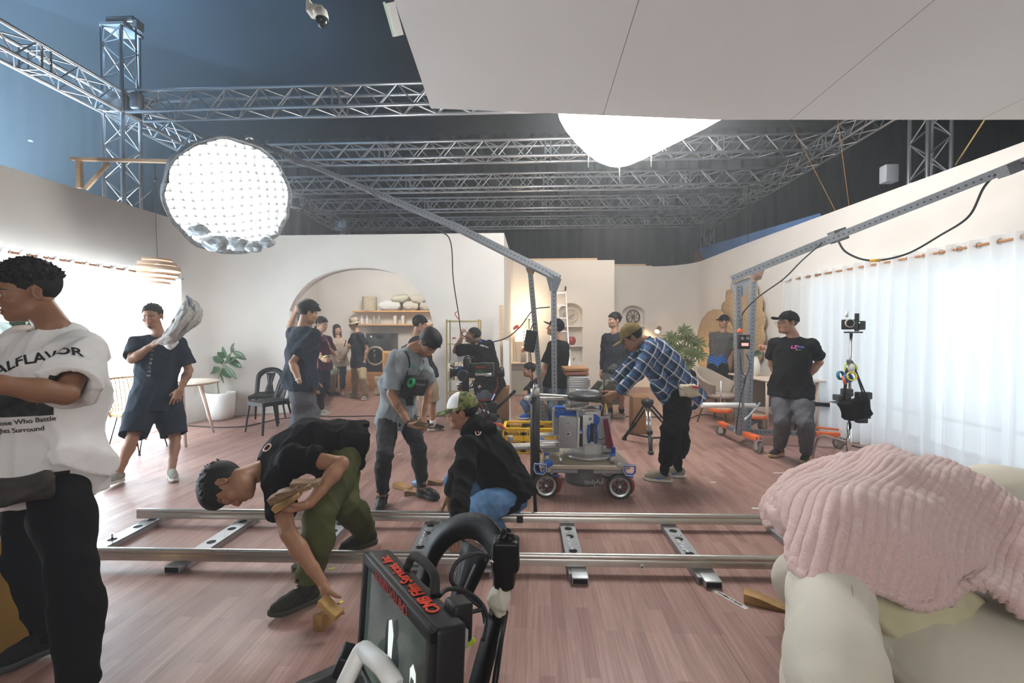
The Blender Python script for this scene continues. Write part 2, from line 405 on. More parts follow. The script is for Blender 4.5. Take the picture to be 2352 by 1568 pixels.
cr = [(3.0+.95*sin(a), RY-.95+.95*cos(a)) for a in [pi/2*i/10 for i in range(0, 11)]]
pr = cr+[(4.02, 9.0), (4.55, 1.5), (4.7, -3.0)]
S_ = 0
def plen(a, b_): return hypot(b_[0]-a[0], b_[1]-a[1])
Lc = sum(plen(pr[i], pr[i+1]) for i in range(10)); L1 = plen(pr[10], pr[11]); L2 = plen(pr[11], pr[12])
def rx(y):
 return 4.02+(9.0-y)/7.5*.53 if y < 9 else 3.95+(RY-.95-y)/(RY-.95-9)*.07
ys = 7.55; s_of = lambda y: Lc+L1+(9.0-y)/7.5*L2
wall_panels('wall_right', pr, WH, holes=[(s_of(7.0), s_of(1.9), .08, 2.14)])
struct(MB().box((.62, NY+.03, WH+.045), (1.7, .05, .05)).build('trim_1', PINE))
struct(MB().box((2.3, RY+.05, WH+.045), (1.1, .05, .05)).build('trim_2', PINE))
m, nt, N, L, b = nodes('ceiling_flat'); b.inputs['Roughness'].default_value = .75
tc = N.new('ShaderNodeTexCoord'); br = N.new('ShaderNodeTexBrick'); br.offset = 0; br.inputs['Scale'].default_value = 1; br.inputs['Mortar Size'].default_value = .003
br.inputs['Brick Width'].default_value = 1.6; br.inputs['Row Height'].default_value = 8; br.inputs['Color1'].default_value = (.82, .82, .80, 1); br.inputs['Color2'].default_value = (.83, .83, .81, 1); br.inputs['Mortar'].default_value = (.34, .29, .25, 1)
mp = N.new('ShaderNodeMapping'); mp.inputs['Location'].default_value = (-.557+1.6, 3.9, 0); L.new(tc.outputs['Object'], mp.inputs[0]); L.new(mp.outputs[0], br.inputs['Vector']); L.new(br.outputs['Color'], b.inputs['Base Color'])
CF = m
za = 3.22
A_, B_, C_, D_ = F(990, 249, za), F(905, 0, za), F(2352, 275, za), F(1640, 275, za)
dl = (B_-A_); E_ = A_+dl*3.2
mb = MB(); poly = [A_, D_, C_, C_+Vector((.6, 0, 0)), Vector((C_.x+.6, E_.y, za)), E_]
mb.add(poly, [tuple(range(6))], False); mb.add([p+Vector((0, 0, .05)) for p in poly], [tuple(range(6))[::-1]], False)
mb.add(poly+[p+Vector((0, 0, .05)) for p in poly], [(i, (i+1) % 6, (i+1) % 6+6, i+6) for i in range(6)], False)
struct(mb.build('ceiling_flat', CF))
FRM = mat('window_frame_white', (.72, .76, .80), .5)
GLASS = mats_g = bpy.data.materials.new('window_glass'); GLASS.use_nodes = True
gn = GLASS.node_tree; gn.nodes.remove(gn.nodes['Principled BSDF']); g1 = gn.nodes.new('ShaderNodeBsdfTransparent'); g1.inputs[0].default_value = (.95, .98, 1, 1); g2 = gn.nodes.new('ShaderNodeBsdfGlossy'); g2.inputs['Roughness'].default_value = .05; g3 = gn.nodes.new('ShaderNodeMixShader'); g3.inputs[0].default_value = .06; gn.links.new(g1.outputs[0], g3.inputs[1]); gn.links.new(g2.outputs[0], g3.inputs[2]); gn.links.new(g3.outputs[0], gn.nodes['Material Output'].inputs[0])
DIFF = emat('light_panel_glow', (.84, .93, 1.0), .60)
GLOW_L = emat('light_panel_glow_left', (.92, .97, 1.0), 8.5)
def window(n, pA, pB, z0, z1, nmul, out):
 """pA,pB plan points of the opening on the room side"""
 a, b2 = Vector((*pA, 0)), Vector((*pB, 0)); d = (b2-a); L_ = d.length; d.normalize(); o = Vector((*out, 0)).normalized()
 root = bpy.data.objects.new('window_%d' % n, None); C.objects.link(root); root['kind'] = 'structure'; root.location = a
 M = Matrix((d, Vector((-d.y, d.x, 0)), (0, 0, 1))).transposed(); base = a+o*.06
 mb = MB()
 for z in (z0+.03, z1-.03): mb.box(base+d*L_/2+Vector((0, 0, z)), (L_, .06, .06), M)
 for k in range(nmul+1): mb.box(base+d*(.03+(L_-.06)*k/nmul)+Vector((0, 0, (z0+z1)/2)), (.06, .06, z1-z0), M)
 mb.box(base+d*L_/2+Vector((0, 0, z0+.42)), (L_, .05, .035), M)
 mb.build('window_frame', FRM, root)
 MB().box(base+d*L_/2+Vector((0, 0, (z0+z1)/2)), (L_, .006, z1-z0), M).build('window_pane', GLASS, root)
window(1, (WX0, LW0-3), (WX0, LW1-3), LWZ0, LWZ1, 2, (-1, 0))
window(2, (rx(7.0), 7.0), (rx(1.9), 1.9), .08, 2.14, 6, (1, 0))
window(3, (-5.6, 8.78), (-5.6, 9.83), .9, 2.1, 2, (-1, 0))
def light_panel(name, label, c, n, w_, h_, mt):  # unseen glowing panel, added outside a set window as its light source
 t = thing(name, label, 'added light panel', (c[0], c[1], 0)); n = Vector((*n, 0)).normalized(); d = Vector((-n.y, n.x, 0)); M = Matrix((d, n, (0, 0, 1))).transposed(); c = Vector(c)
 MB().box(c, (w_, .02, h_), M).build('glowing_face', mt, t)
 mb = MB()
 for s in (-1, 1):
  mb.box(c+d*s*w_/2, (.04, .04, h_+.04), M); mb.box(c+Vector((0, 0, s*h_/2)), (w_+.04, .04, .04), M); mb.cyl((c+d*s*w_*.4)*1-Vector((0, 0, c.z)), c+d*s*w_*.4-Vector((0, 0, h_/2)), .02)
 mb.build('frame', GALV, t)
light_panel('added_light_panel', 'glowing white panel added outside the left set window to light it', (-5.72, 4.4, 1.2), (1, 0), 4.5, 2.3, GLOW_L)
light_panel('added_light_panel', 'glowing white panel added outside the right set window to light it', (4.84, 4.4, 1.2), (-1, .07), 5.9, 2.3, DIFF)
m, nt, N, L, b = nodes('sheer_curtain'); out = N['Material Output']
tr = N.new('ShaderNodeBsdfTransparent'); tl = N.new('ShaderNodeBsdfTranslucent'); df = N.new('ShaderNodeBsdfDiffuse')
tr.inputs[0].default_value = (1, 1, 1, 1); tl.inputs[0].default_value = (.93, .95, .96, 1); df.inputs[0].default_value = (.85, .87, .88, 1)
m1 = N.new('ShaderNodeMixShader'); m1.inputs[0].default_value = .42; L.new(tl.outputs[0], m1.inputs[1]); L.new(df.outputs[0], m1.inputs[2])
m2 = N.new('ShaderNodeMixShader'); m2.inputs[0].default_value = .92; L.new(tr.outputs[0], m2.inputs[1]); L.new(m1.outputs[0], m2.inputs[2]); L.new(m2.outputs[0], out.inputs[0])
SHEER = m
RODW = mat('curtain_rod_wood', (.50, .24, .12), .5, 0, .1, 10)
RING = mat('curtain_ring', (.62, .60, .55), .3, .6)
SHEER2 = SHEER.copy(); [n_ for n_ in SHEER2.node_tree.nodes if n_.type == 'MIX_SHADER'][-1].inputs[0].default_value = .97
def curtain(label, pA, pB, ztop, zbot, pitch, amp, seed, side, group, mt=SHEER):
 rnd = random.Random(seed); a, b2 = Vector((*pA, 0)), Vector((*pB, 0)); d = b2-a; L_ = d.length; d.normalize(); n = Vector((-d.y, d.x, 0))*side
 t = thing('sheer_curtain', label, 'curtain', (a.x, a.y, 0), 0, group)
 ph = []; s = 0; K = int(L_/.018)
 wob = [(rnd.uniform(.5, 1.6), rnd.uniform(0, 6), rnd.uniform(.2, .6)) for _ in range(3)]
 rows = []
 for iz in range(13):
  k = iz/12; z = zbot+(ztop-zbot)*k; row = []
  for i in range(K+1):
   s = L_*i/K; u = s + .06*sum(w2*sin(f*s*2+p0) for f, p0, w2 in wob)*(1-.3*k)
   A = amp*(1.15-.35*k)*(1+.35*sin(u*3.1+seed)); q = u*2*pi/pitch
   off = A*(sin(q)+.25*sin(2*q+1.1+k)+.18*(1-k)*sin(3.3*q+2))
   row.append(a+d*s+n*off+Vector((0, 0, z+.01*sin(q*.5)*(1-k))))
  rows.append(row)
 MB().grid(rows).build('cloth', mt, t)
 return t, d, n, L_
def rod(label, pA, pB, z, rings, side):
 a, b2 = Vector((*pA, z)), Vector((*pB, z)); t = thing('curtain_rod', label, 'curtain rod', a); d = (b2-a).normalized(); n = Vector((-d.y, d.x, 0))*side
 MB().cyl(a, b2, .014).build('rod', RODW, t)
 for s in rings:
  c = a+(b2-a)*s; rg = MB(); u = (n+d*.5).normalized(); rg.tube([c+(u*cos(q)+Vector((0, 0, 1))*sin(q))*.026 for q in [2*pi*i/14 for i in range(14)]], .005, 6, True); rg.build('ring', RING, t)
 e = MB(); e.box(a+n*-.04+(b2-a)*.03, (.02, .1, .02)); e.box(a+n*-.04+(b2-a)*.97, (.02, .1, .02)); e.build('bracket', WHITEP, t)
CL0, CL1 = (WX0+.16, 2.6), (WX0+.16, 6.55)
curtain('sheer white curtain glowing before the left set window', CL0, CL1, 2.28, .1, .17, .035, 3, 1, None, SHEER2)
rod('wooden curtain rod with rings on the left wall, above the glowing curtain', CL0, CL1, 2.22, [(.02+.96*i/21) for i in range(22)], 1)
CR0, CR1 = (rx(7.55)-.16, 7.55), (rx(1.7)-.16, 1.7)
curtain('long sheer white curtain hanging to the floor along the right set wall', CR0, CR1, 2.30, .03, .20, .05, 8, 1, None)
rod('wooden curtain rod with rings along the right wall', CR0, CR1, 2.24, [(.01+.98*i/31) for i in range(32)], 1)
SKYP = mat('printed_sky', (.16, .33, .68), .8, 0, .15, 1.5); TILE = mat('printed_roof_tile', (.30, .13, .08), .8, 0, .4, 8)
t = thing('printed_backdrop', 'blue sky and tiled roof printed backdrop showing over the right wall', 'backdrop', (4.95, 10, 0))
a, b2 = P(1583, 573, 14.0), PZ(1885, 489, 5.05)
tb = PZ(1885, 489, 5.05); ta = Vector((4.9, 14.3, P(1583, 573, 14.3).z))
MB().add([ta-Vector((0, 0, 2.6)), Vector((tb.x, tb.y, ta.z-2.6)), tb, ta], [(0, 1, 2, 3)], False).build('print', SKYP, t, solid=.01)
q = ta+Vector((-.03, 0, 0)); d = (tb-ta).normalized()
MB().add([q-Vector((0, 0, 1.4)), q+d*1.2-Vector((0, 0, 1.45)), q+d*1.1-Vector((0, 0, .62)), q+d*.25-Vector((0, 0, .02)), q-Vector((0, 0, .02))], [(0, 1, 2, 3, 4)], False).build('roof_print', TILE, t, solid=.008)
hz = MB().box((-1, 5.6, 4.25), (24, 21.4, 8.5)).build('haze', None); hz.data.materials.clear()
hm = bpy.data.materials.new('haze_air'); hm.use_nodes = True; hn = hm.node_tree.nodes; hn.remove(hn['Principled BSDF'])
vs_ = hn.new('ShaderNodeVolumeScatter'); vs_.inputs['Color'].default_value = (.88, .93, 1.0, 1); vs_.inputs['Density'].default_value = HAZE if 'HAZE' in globals() else .018; vs_.inputs['Anisotropy'].default_value = .35
hm.node_tree.links.new(vs_.outputs[0], hn['Material Output'].inputs['Volume']); hz.data.materials.append(hm); hm.cycles.homogeneous_volume = True if hasattr(hm.cycles, 'homogeneous_volume') else None
hz['kind'] = 'stuff'; hz['label'] = 'thin white haze filling the studio air'; hz['category'] = 'haze'
# ================================================================ TRUSS GRID
TRUSS = mat('truss_aluminium', (.60, .62, .65), .3, .85, .05, 12)
def truss(label, a, b_, w_=.29, step=.5, up=Vector((0, 0, 1)), name='box_truss', group=None, panels=3.0):
 a, b_ = Vector(a), Vector(b_); d = b_-a; L_ = d.length; d.normalize()
 x = up.cross(d); x = x.normalized() if x.length > .1 else Vector((1, 0, 0)); y = d.cross(x).normalized(); h = w_/2
 t = thing(name, label, 'truss', a, 0, group); cs = [x*sx*h+y*sy*h for sx, sy in ((-1, -1), (1, -1), (1, 1), (-1, 1))]
 for c in cs: MB().cyl(a+c, b_+c, .025, n=10).build('chord', TRUSS, t)
 n = max(2, int(round(L_/step))*2)
 for k in range(4):
  c, e = cs[k], cs[(k+1) % 4]; mb = MB(); pts = []
  for i in range(n+1):
   q = a+d*(L_*i/n); pts.append(q+(c if (i+k) % 2 else e))
  for i in range(n): mb.cyl(pts[i], pts[i+1], .0105, n=6, caps=False)
  s = 0
  while s <= L_:
   mb.cyl(a+d*s+c, a+d*s+e, .012, n=6, caps=False)
   if s > 0 and s+.1 < L_: mb.cyl(a+d*(s+.1)+c, a+d*(s+.1)+e, .012, n=6, caps=False)
   s += panels
  mb.build('lattice', TRUSS, t)
 return t
TZ = P(600, 237, 6.4).z; TXL, TXR = -6.03, 5.15
ty = [6.4]
for py in (350, 420.5, 470, 512.5): ty.append((TZ-1.42)*FPX/(763-py))
nm = ['nearest', 'second', 'third', 'fourth', 'rear']
for i, y in enumerate(ty):
 truss('horizontal silver box truss spanning the studio, %s of the five from the camera' % nm[i], (TXL+.2, y, TZ), (TXR-.2, y, TZ), group='cross trusses overhead')
truss('silver box truss running front to back along the left side', (TXL, 2.2, TZ), (TXL, 14.0, TZ), group='side trusses overhead')
truss('silver box truss running front to back along the right side', (TXR, 2.2, TZ), (TXR, 14.0, TZ), group='side trusses overhead')
def tower(label, x, y, z1):
 t = truss(label, (x, y, .02), (x, y, z1), up=Vector((0, 1, 0)), name='truss_tower', group='truss towers')
 MB().box((x, y, .01), (.6, .6, .02)).build('base_plate', TRUSS, t)
 mb = MB(); mb.box((x, y, TZ), (.36, .36, .30), bev=.01); mb.build('sleeve_block', TRUSS, t); return t
t = tower('tall truss tower rising behind the left set wall', TXL, 6.4, 5.78)
mb = MB(); mb.box((TXL+.02, 6.4, 5.80), (.36, .34, .04)); mb.box((TXL+.12, 6.35, 5.87), (.42, .2, .09), bev=.02); mb.box((TXL+.36, 6.3, 5.78), (.06, .12, .12)); mb.build('hoist_head', mat('hoist', (.30, .32, .35), .5, .6), t)
ch = MB(); ch.tube([(TXL+.37, 6.25, 5.75), (TXL+.37, 6.25, 4.85)], .012, 6); ch.box((TXL+.37, 6.25, 4.7), (.14, .12, .24), bev=.03); ch.build('hoist_chain', MATS['hoist'], t)
trt = tower('tall truss tower standing behind the right set wall', TXR+.02, 6.3, 5.9)
tower('far truss tower at the rear left corner of the grid', TXL, 14.0, 4.9)
tower('far truss tower at the rear right corner of the grid', TXR, 14.0, 4.9)
MB().box(P(2042, 400, 6.1), (.16, .12, .22), bev=.01).build('power_box', mat('grey_box', (.35, .37, .40), .5), trt)
def line(name, label, pts, r, m_, cat='rope'): o = MB().tube(pts, r, 6).build(name, m_); return tag(o, label, cat)
STRG = mat('string_orange', (.45, .22, .05), .7)
line('guy_rope', 'yellow rope tying the right wall top to the ceiling flat', [PZ(2195, 378, 4.4), F(2262, 275, 3.27)], .007, mat('rope_yellow', (.50, .36, .12), .7))
line('guy_string', 'thin orange string, steeper of the two above the right wall', [PZ(1944, 468, 4.3)-Vector((-.05, 0, .12)), PZ(1913, 277, 4.3)+Vector((-.1, 0, 1.2))], .004, STRG)
line('guy_string', 'thin orange string, longer slanting one above the right wall', [PZ(1916, 475, 4.3)-Vector((-.05, 0, .12)), PZ(1805, 277, 4.3)+Vector((-.1, 0, .3))], .004, STRG)
line('hanging_line', 'thin grey line hanging straight down near the right rear truss', [Vector((P(1720, 395, ty[2]).x, ty[2], TZ-.14)), Vector((P(1720, 395, ty[2]).x, ty[2], WH-.3))], .006, CABLE)
# ================================================================ BIG LIGHTS
OCT = emat('octa_diffusion_lit', (1.0, .99, .96), 10.0)
SOFT = emat('balloon_cloth_lit', (1.0, .985, .95), 6.3)
GRIDF = mat('octa_grid_fabric', (.05, .055, .06), .8)
SKIRT = mat('octa_skirt_silver', (.30, .34, .36), .45, .3, .4, 14)
oc = P(530, 452, 5.6); nrm = Vector((.72, -.50, -.48)).normalized(); ux, uy, uz = basis(nrm, Vector((0, 0, 1))); ux, uy = ux*cos(.27)+uy*sin(.27), uy*cos(.27)-ux*sin(.27)
t = thing('octa_softbox', 'large round lit softbox with fabric grid, hanging from the left boom arm', 'softbox', oc)
Rr = .72
OP = lambda u, v, w_: oc+ux*u+uy*v+nrm*w_
n = 16; mb = MB()
prof = [(.02, -.50), (.14, -.49), (.42, -.38), (.62, -.22), (Rr, 0.0)]
mb.lathe(prof, oc, nrm, n, caps=False); mb.build('shell', mat('octa_shell_black', (.05, .055, .06), .6, 0, .2, 10), t)
mb = MB(); rows = []
for i in range(9):
 rr = Rr*.97*i/8; rows.append([OP(rr*cos(2*pi*j/32), rr*sin(2*pi*j/32), .0-.02*(1-i/8)) for j in range(32)])
mb.grid(rows, True); mb.build('diffusion_front', OCT, t)
mb = MB(); nl = 14; dep = .095; pit = 2*Rr/nl
for k in range(1, nl):
 c = -Rr+pit*k; hw = sqrt(max(0, (Rr*.985)**2-c*c)); m_n = 26
 for ax in (0, 1):
  rows = [[], []]
  for i in range(m_n+1):
   q = -hw+2*hw*i/m_n; wv = .006*sin(q*21+c*9+ax)+.016*sin(q*6+c*4); sag = .10*math.exp(-((c+.35)/.3)**2)*0
   u, v = (c+wv, q) if ax == 0 else (q, c+wv)
   for z, rw in ((.008, rows[0]), (dep, rows[1])): rw.append(OP(u, v, z+.01*sin(u*9)*cos(v*8)))
  mb.grid(rows)
mb.build('fabric_grid', GRIDF, t)
mb = MB(); rows = [[], [], [], []]
K = 64
for j in range(K+1):
 a = 2*pi*j/K; dn = (uy.z*sin(a)+ux.z*cos(a)); low = max(0, -dn); w1 = 1+.012*sin(a*8+1)+.008*sin(a*13)
 for i, (rr, zz) in enumerate(((Rr, -.02), (Rr*1.01, .05), (Rr*(1.0+.03*low), .085), (Rr*.95, .05))):
  rows[i].append(OP(rr*w1*cos(a), rr*w1*sin(a), zz+.012*sin(a*17+i)))
mb.grid(rows); mb.build('skirt', SKIRT, t)
def crumple(name, c, r, m_, parent, seed, sq=(1, 1, 1), sub=3):
 bm = bmesh.new(); bmesh.ops.create_icosphere(bm, subdivisions=sub, radius=1)
 for v in bm.verts:
  q = v.co.copy(); k = 1+.28*noise.noise(q*1.7+Vector((seed, 0, 0)))+.22*abs(noise.noise(q*3.9+Vector((0, seed, 0)))); v.co = Vector(c)+Vector((q.x*sq[0], q.y*sq[1], q.z*sq[2]))*k*r
 me = bpy.data.meshes.new(name); bm.to_mesh(me); bm.free(); me.materials.append(m_); o = bpy.data.objects.new(name, me); C.objects.link(o); o.parent = parent; me.transform(root_matrix(parent).inverted()); return o
for i, (px, py, r) in enumerate(((497, 558, .13), (548, 560, .11), (582, 566, .09), (455, 528, .10), (612, 556, .08))): crumple('gathered_cloth', P(px, py, 5.33), r, SKIRT, t, i*3.1, (1.15, .7, .75))
back = OP(0, 0, -.5); tip = P(585, 326, 6.15)
MB().cyl(OP(0, 0, -.48), OP(0, 0, -.78), .09).build('lamp_head', mat('lamp_body', (.10, .105, .11), .5), t)
mb = MB(); mb.tube([OP(.12, 0, -.62), OP(.14, .2, -.7), tip+Vector((0, 0, -.16)), tip], .014, 8); mb.build('yoke', GALV, t)
t = thing('balloon_light', 'huge glowing white cloth light hanging behind the ceiling flat', 'light', P(1478, 300, 4.9))
bc = P(1478, 300, 4.9); zb = P(1422, 383, 4.75).z; ztop = zb+1.35
prof = [(.00, 0), (.06, .008), (.20, .05), (.36, .14), (.50, .25), (.66, .40), (.80, .56), (.92, .74), (.98, .95), (1.0, 1.2), (.98, 1.35)]
tipb = P(1424, 381, 4.7); rows = []
for r_, h_ in prof:
 row = []
 for j in range(48):
  a = 2*pi*j/48; ex = .78+.57*max(0, cos(a))*min(1, h_*1.4); wv = 1+.018*sin(9*a)*(.3+r_)
  row.append(Vector((tipb.x+.16*h_+r_*.98*ex*wv*cos(a), tipb.y+.55*min(1, h_)+r_*.9*wv*sin(a)*.95, zb+h_)))
 rows.append(row)
mb = MB(); mb.grid(rows, True); mb.build('cloth_bag', SOFT, t)
top = rows[-1]; MB().add(top, [tuple(range(48))], False).build('top_cover', mat('balloon_top', (.6, .6, .6), .8), t)
mb = MB(); mb.tube(top, .02, 8, True); mb.build('hoop', GALV, t)
for (px, p0, p1) in ((1310, 285, 315), (1351, 340, 384), (1423, 378, 418), (1496, 352, 383)):
 MB().cyl(P(px, p0, 4.65), P(px, p1, 4.65), .005, n=6).build('tie_string', mat('tie', (.7, .68, .62), .7), t)
bh = tipb+Vector((.2, .5, 1.32+.3)); MB().cyl((bc.x, tipb.y+.55, ztop), (bc.x, tipb.y+.55, TZ+.7), .02).build('hanger', GALV, t)
SLOT = mat('slotted_steel', (.23, .25, .27), .5, .5, .12, 25); SLOTD = mat('slot_hole', (.012, .012, .012), .8)
RUST = mat('rusty_plate', (.26, .17, .12), .7, .2, .35, 18)
def slotted(a, b_, w_, name, parent, hole_face, pitch=.05, hr=.009, m_=None):
 """square hollow section with rows of holes drawn as small recessed discs"""
 a, b_ = Vector(a), Vector(b_); d = b_-a; L_ = d.length; d.normalize(); hf = Vector(hole_face); f = (hf-d*hf.dot(d)).normalized(); s = d.cross(f).normalized()
 M = Matrix((s, f, d)).transposed(); mb = MB(); mb.box((a+b_)/2, (w_, w_, L_), M); n = int(L_/pitch); mb.mi = 1
 for i in range(n):
  q = a+d*(pitch*(i+.5))
  for ff, ss in ((f, s), (s, f), (-s, f)):
   c = q+ff*(w_/2+.0008); mb.add([c+(ss*cos(k*pi/3)+d*sin(k*pi/3))*hr for k in range(6)], [(0, 1, 2, 3, 4, 5)], False)
 return mb.build(name, [m_ or SLOT, SLOTD], parent)
def gusset(c, w_, h_, nrm_, m_, parent, d):
 nrm_ = Vector(nrm_).normalized(); d = Vector(d).normalized(); v = Vector((0, 0, -1)); poly = [(-w_/2, 0), (w_/2, 0), (w_*.18, h_), (-w_*.18, h_)]
 mb = MB(); mb.prism(poly, Vector(c)+nrm_*.04, d, v, .006); mb.prism(poly, Vector(c)-nrm_*.046, d, v, .006); return mb.build('gusset_plate', m_, parent)
def caster(mb, c, r=.07, ang=0):
 c = Vector(c); ax = Vector((cos(ang), sin(ang), 0))
 mb.mi = 2; mb.cyl(c+ax*-.018+Vector((0, 0, r)), c+ax*.018+Vector((0, 0, r)), r, n=20); mb.mi = 3; mb.cyl(c+ax*-.021+Vector((0, 0, r)), c+ax*.021+Vector((0, 0, r)), r*.55, n=16)
 mb.mi = 1
 for s in (-1, 1): mb.box(c+ax*.028*s+Vector((0, 0, r*1.35)), (.006, .05, r*1.5), Matrix.Rotation(ang, 3, 'Z'))
 mb.box(c+Vector((0, 0, r*2.15)), (.075, .075, .014), Matrix.Rotation(ang, 3, 'Z')); mb.cyl(c+Vector((0, 0, r*2.1)), c+Vector((0, 0, r*2.1+.04)), .012)
CASTM = [ORANGE, GALV, mat('caster_tyre', (.16, .13, .11), .6), mat('caster_hub', (.30, .27, .24), .5)]
t = thing('boom_stand', 'grey slotted steel boom stand holding the round softbox over the left side', 'boom stand', (P(1250, 700, 5.9).x, 5.9, 0))
LP0, LP1 = P(1217, 612, 5.75), P(1272, 648, 5.55)
f1 = F(1254, 1005); f1 = Vector((P(1250, 900, 5.95).x, 5.95, .12)); f2 = Vector((P(1274, 900, 5.6).x, 5.6, .12))
slotted(LP0, f1, .065, 'post', t, (0, -1, 0)); slotted(LP1, f2, .065, 'post', t, (0, -1, 0))
sA, sB, sC = P(1284, 640, 5.55), P(1180, 586, 5.75), P(607, 335, 6.1)
slotted(sA, P(1035, 515, 5.85), .085, 'beam', t, (0, -1, .2)); slotted(P(1045, 520, 5.85), P(856, 440, 5.95), .07, 'beam', t, (0, -1, .2)); slotted(P(862, 443, 5.95), sC, .055, 'beam', t, (0, -1, .2))
MB().box(P(588, 329, 6.12), (.34, .05, .05), (0, R(22), 0)).build('end_fitting', GALV, t)
mb = MB(); mb.lathe([(.06, 0), (.06, .05), (.04, .06)], P(573, 324, 6.15)+Vector((0, 0, 0))); mb.build('lamp_receiver', GALV, t)
gusset(P(1217, 603, 5.72), .22, .14, (0, 1, 0), RUST, t, (sA-sB)); gusset(P(1270, 632, 5.56), .24, .2, (0, 1, 0), STEEL, t, (sA-sB))
basea = [Vector((P(1140, 960, 5.9).x, 5.75, .16)), Vector((P(1345, 960, 5.9).x, 5.95, .16))]
slotted(basea[0], basea[1], .06, 'base_rail', t, (0, -1, 0))
mb = MB()
for p in (basea[0], basea[1], Vector((basea[0].x, 6.6, .16)), Vector((basea[1].x, 6.7, .16))): mb = MB(); caster(mb, (p.x, p.y, 0), .055, .4); mb.build('caster', CASTM, t)
pass
MB().box((basea[0]+Vector((0, .85, 0)))*.5+basea[0]*.5, (.06, 1.0, .06)).build('base_rail', SLOT, t)
WP = mat('weight_plate_wood', (.45, .30, .20), .6, 0, .2, 9)
def weight_disc(label, c, r, h=.05, m_=WP, edge=ORANGE):
 t2 = thing('counterweight_disc', label, 'counterweight', c); c = Vector(c)
 MB().lathe([(r*.98, .006), (r, .012), (r, h-.012), (r*.97, h)], c).build('rim', edge, t2); MB().lathe([(.001, h+.001), (r*.9, h+.001), (r*.9, h+.006), (.001, h+.006)], c, n=24).build('face', m_, t2); return t2
t = thing('boom_stand', 'grey slotted steel boom stand on orange wheeled feet by the long curtain', 'boom stand', (P(1710, 900, 5.8).x, 5.8, 0))
RPa, RPb = P(1694, 655, 5.75), P(1730, 638, 6.1)
fa = P(1697, 985, 5.85); fa.z = .14; fb = P(1722, 975, 6.1); fb.z = .14
fa = Vector((P(1700, 960, 5.8).x, 5.8, .14)); fb = Vector((P(1712, 960, 6.05).x, 6.0, .14))
RPT = (RPa+fa)/2
slotted(RPa, RPa.lerp(fa, .28), .065, 'post', t, (0, -1, 0)); slotted(RPa.lerp(fa, .22), fa, .08, 'post', t, (0, -1, 0)); slotted(RPb, fb, .072, 'post', t, (0, -1, 0))
b0, b1, b2_, b3 = P(1681, 640, 5.8), P(1775, 603, 5.72), P(1924, 542, 5.2), P(2352, 372, 3.95)
slotted(b0, b2_, .085, 'beam', t, (0, -1, 0)); slotted(b2_+(b0-b2_)*.12, b3+(b3-b2_)*.25, .072, 'beam', t, (0, -1, 0))
gusset(P(1700, 645, 5.78), .2, .2, (0, 1, 0), STEEL, t, b2_-b0); gusset(P(1738, 620, 5.78), .17, .13, (0, 1, 0), RUST, t, b2_-b0)
MB().box(P(1925, 541, 5.19), (.13, .12, .13), (0, R(-20), 0)).build('joint_collar', STEEL, t)
MB().box(P(2335, 382, 3.98), (.24, .10, .09), (0, R(-22), 0)).build('joint_collar', STEEL, t)
g0, g1 = F(1757, 1018), F(1650, 985)
feet = [F(1741, 1040), F(1655, 1000), F(1747, 985), F(1925, 1030)]
o_ = Vector((P(1700, 960, 5.8).x, 5.9, .17))
for p, m_ in ((feet[0], ORANGE), (feet[2], SLOT), (feet[3], SLOT), (feet[1], ORANGE)):
 q = Vector((p.x, p.y, .17)); slotted(o_, q, .055, 'base_leg', t, (0, -1, 0), m_=SLOT)
 if m_ is ORANGE or p is feet[3]: MB().box(q-(q-o_).normalized()*.12, (.08, .26, .06), Matrix.Rotation(atan2((q-o_).y, (q-o_).x)-pi/2, 3, 'Z'), bev=.008).build('leg_sleeve', ORANGE, t)
for i, p in enumerate(feet):
 mb = MB(); caster(mb, (p.x, p.y, 0), .068, .3+i); mb.build('caster', CASTM, t)
mb = MB(); mb.cyl(P(1686, 1000, 5.8)+Vector((0, 0, .05)), P(1745, 925, 6.0), .014); mb.build('brace', GALV, t)
pc = Vector((F(1655, 985).x, F(1655, 985).y, .25)); weight_disc('round orange-edged counterweight on the foot of the wheeled boom stand, nearer the camera', pc, .155, .06)
weight_disc('round orange-edged counterweight behind the posts of the wheeled boom stand', Vector((P(1735, 950, 6.5).x, 6.5, .22)), .15, .05)
MB().cyl(pc+Vector((0, 0, .05)), pc+Vector((0, 0, .46)), .009).build('weight_pin', GALV, t)
mb = MB(); mb.cyl(Vector((P(1612, 930, 5.7).x, 5.7, P(1612, 930, 5.7).z)), P(1700, 930, 5.75), .032); mb.cyl(P(1705, 931, 5.9), P(1735, 931, 5.9), .03); tag(mb.build('foam_bar', WHITEP), 'white padded bar laid across the base of the wheeled boom stand', 'bar')
t2 = thing('power_controller', 'black control box strapped to the post of the wheeled boom stand', 'control box', P(1708, 785, 5.6))
c = P(1708, 785, 5.62); MB().box(c, (.125, .07, .17), bev=.008).build('case', BLACK, t2)
mb = MB()
for sx in (-.032, .03): mb.cyl(c+Vector((sx, -.035, .045)), c+Vector((sx, -.045, .045)), .02)
mb.build('dial', mat('dial_grey', (.2, .2, .2), .4), t2)
MB().box(c+Vector((0, -.037, -.03)), (.08, .004, .035)).build('display', emat('red_display', (.9, .08, .03), .5), t2)
mb = MB(); mb.tube(bez([P(1700, 810, 5.62), P(1703, 850, 5.6), P(1712, 870, 5.58), P(1700, 920, 5.62), P(1690, 990, 5.7)], 20), .007, 6); mb.tube(bez([P(1715, 812, 5.6), P(1722, 840, 5.57), P(1708, 880, 5.58)], 16), .006, 6); tag(mb.build('cable_tangle', CABLE), 'tangled black cables running down the wheeled boom stand post', 'cable')
tag(MB().box(P(1700, 760, 5.6), (.05, .05, .05), (0, .4, 0), bev=.01).build('power_plug', ORANGE), 'small orange plug above the control box', 'plug')
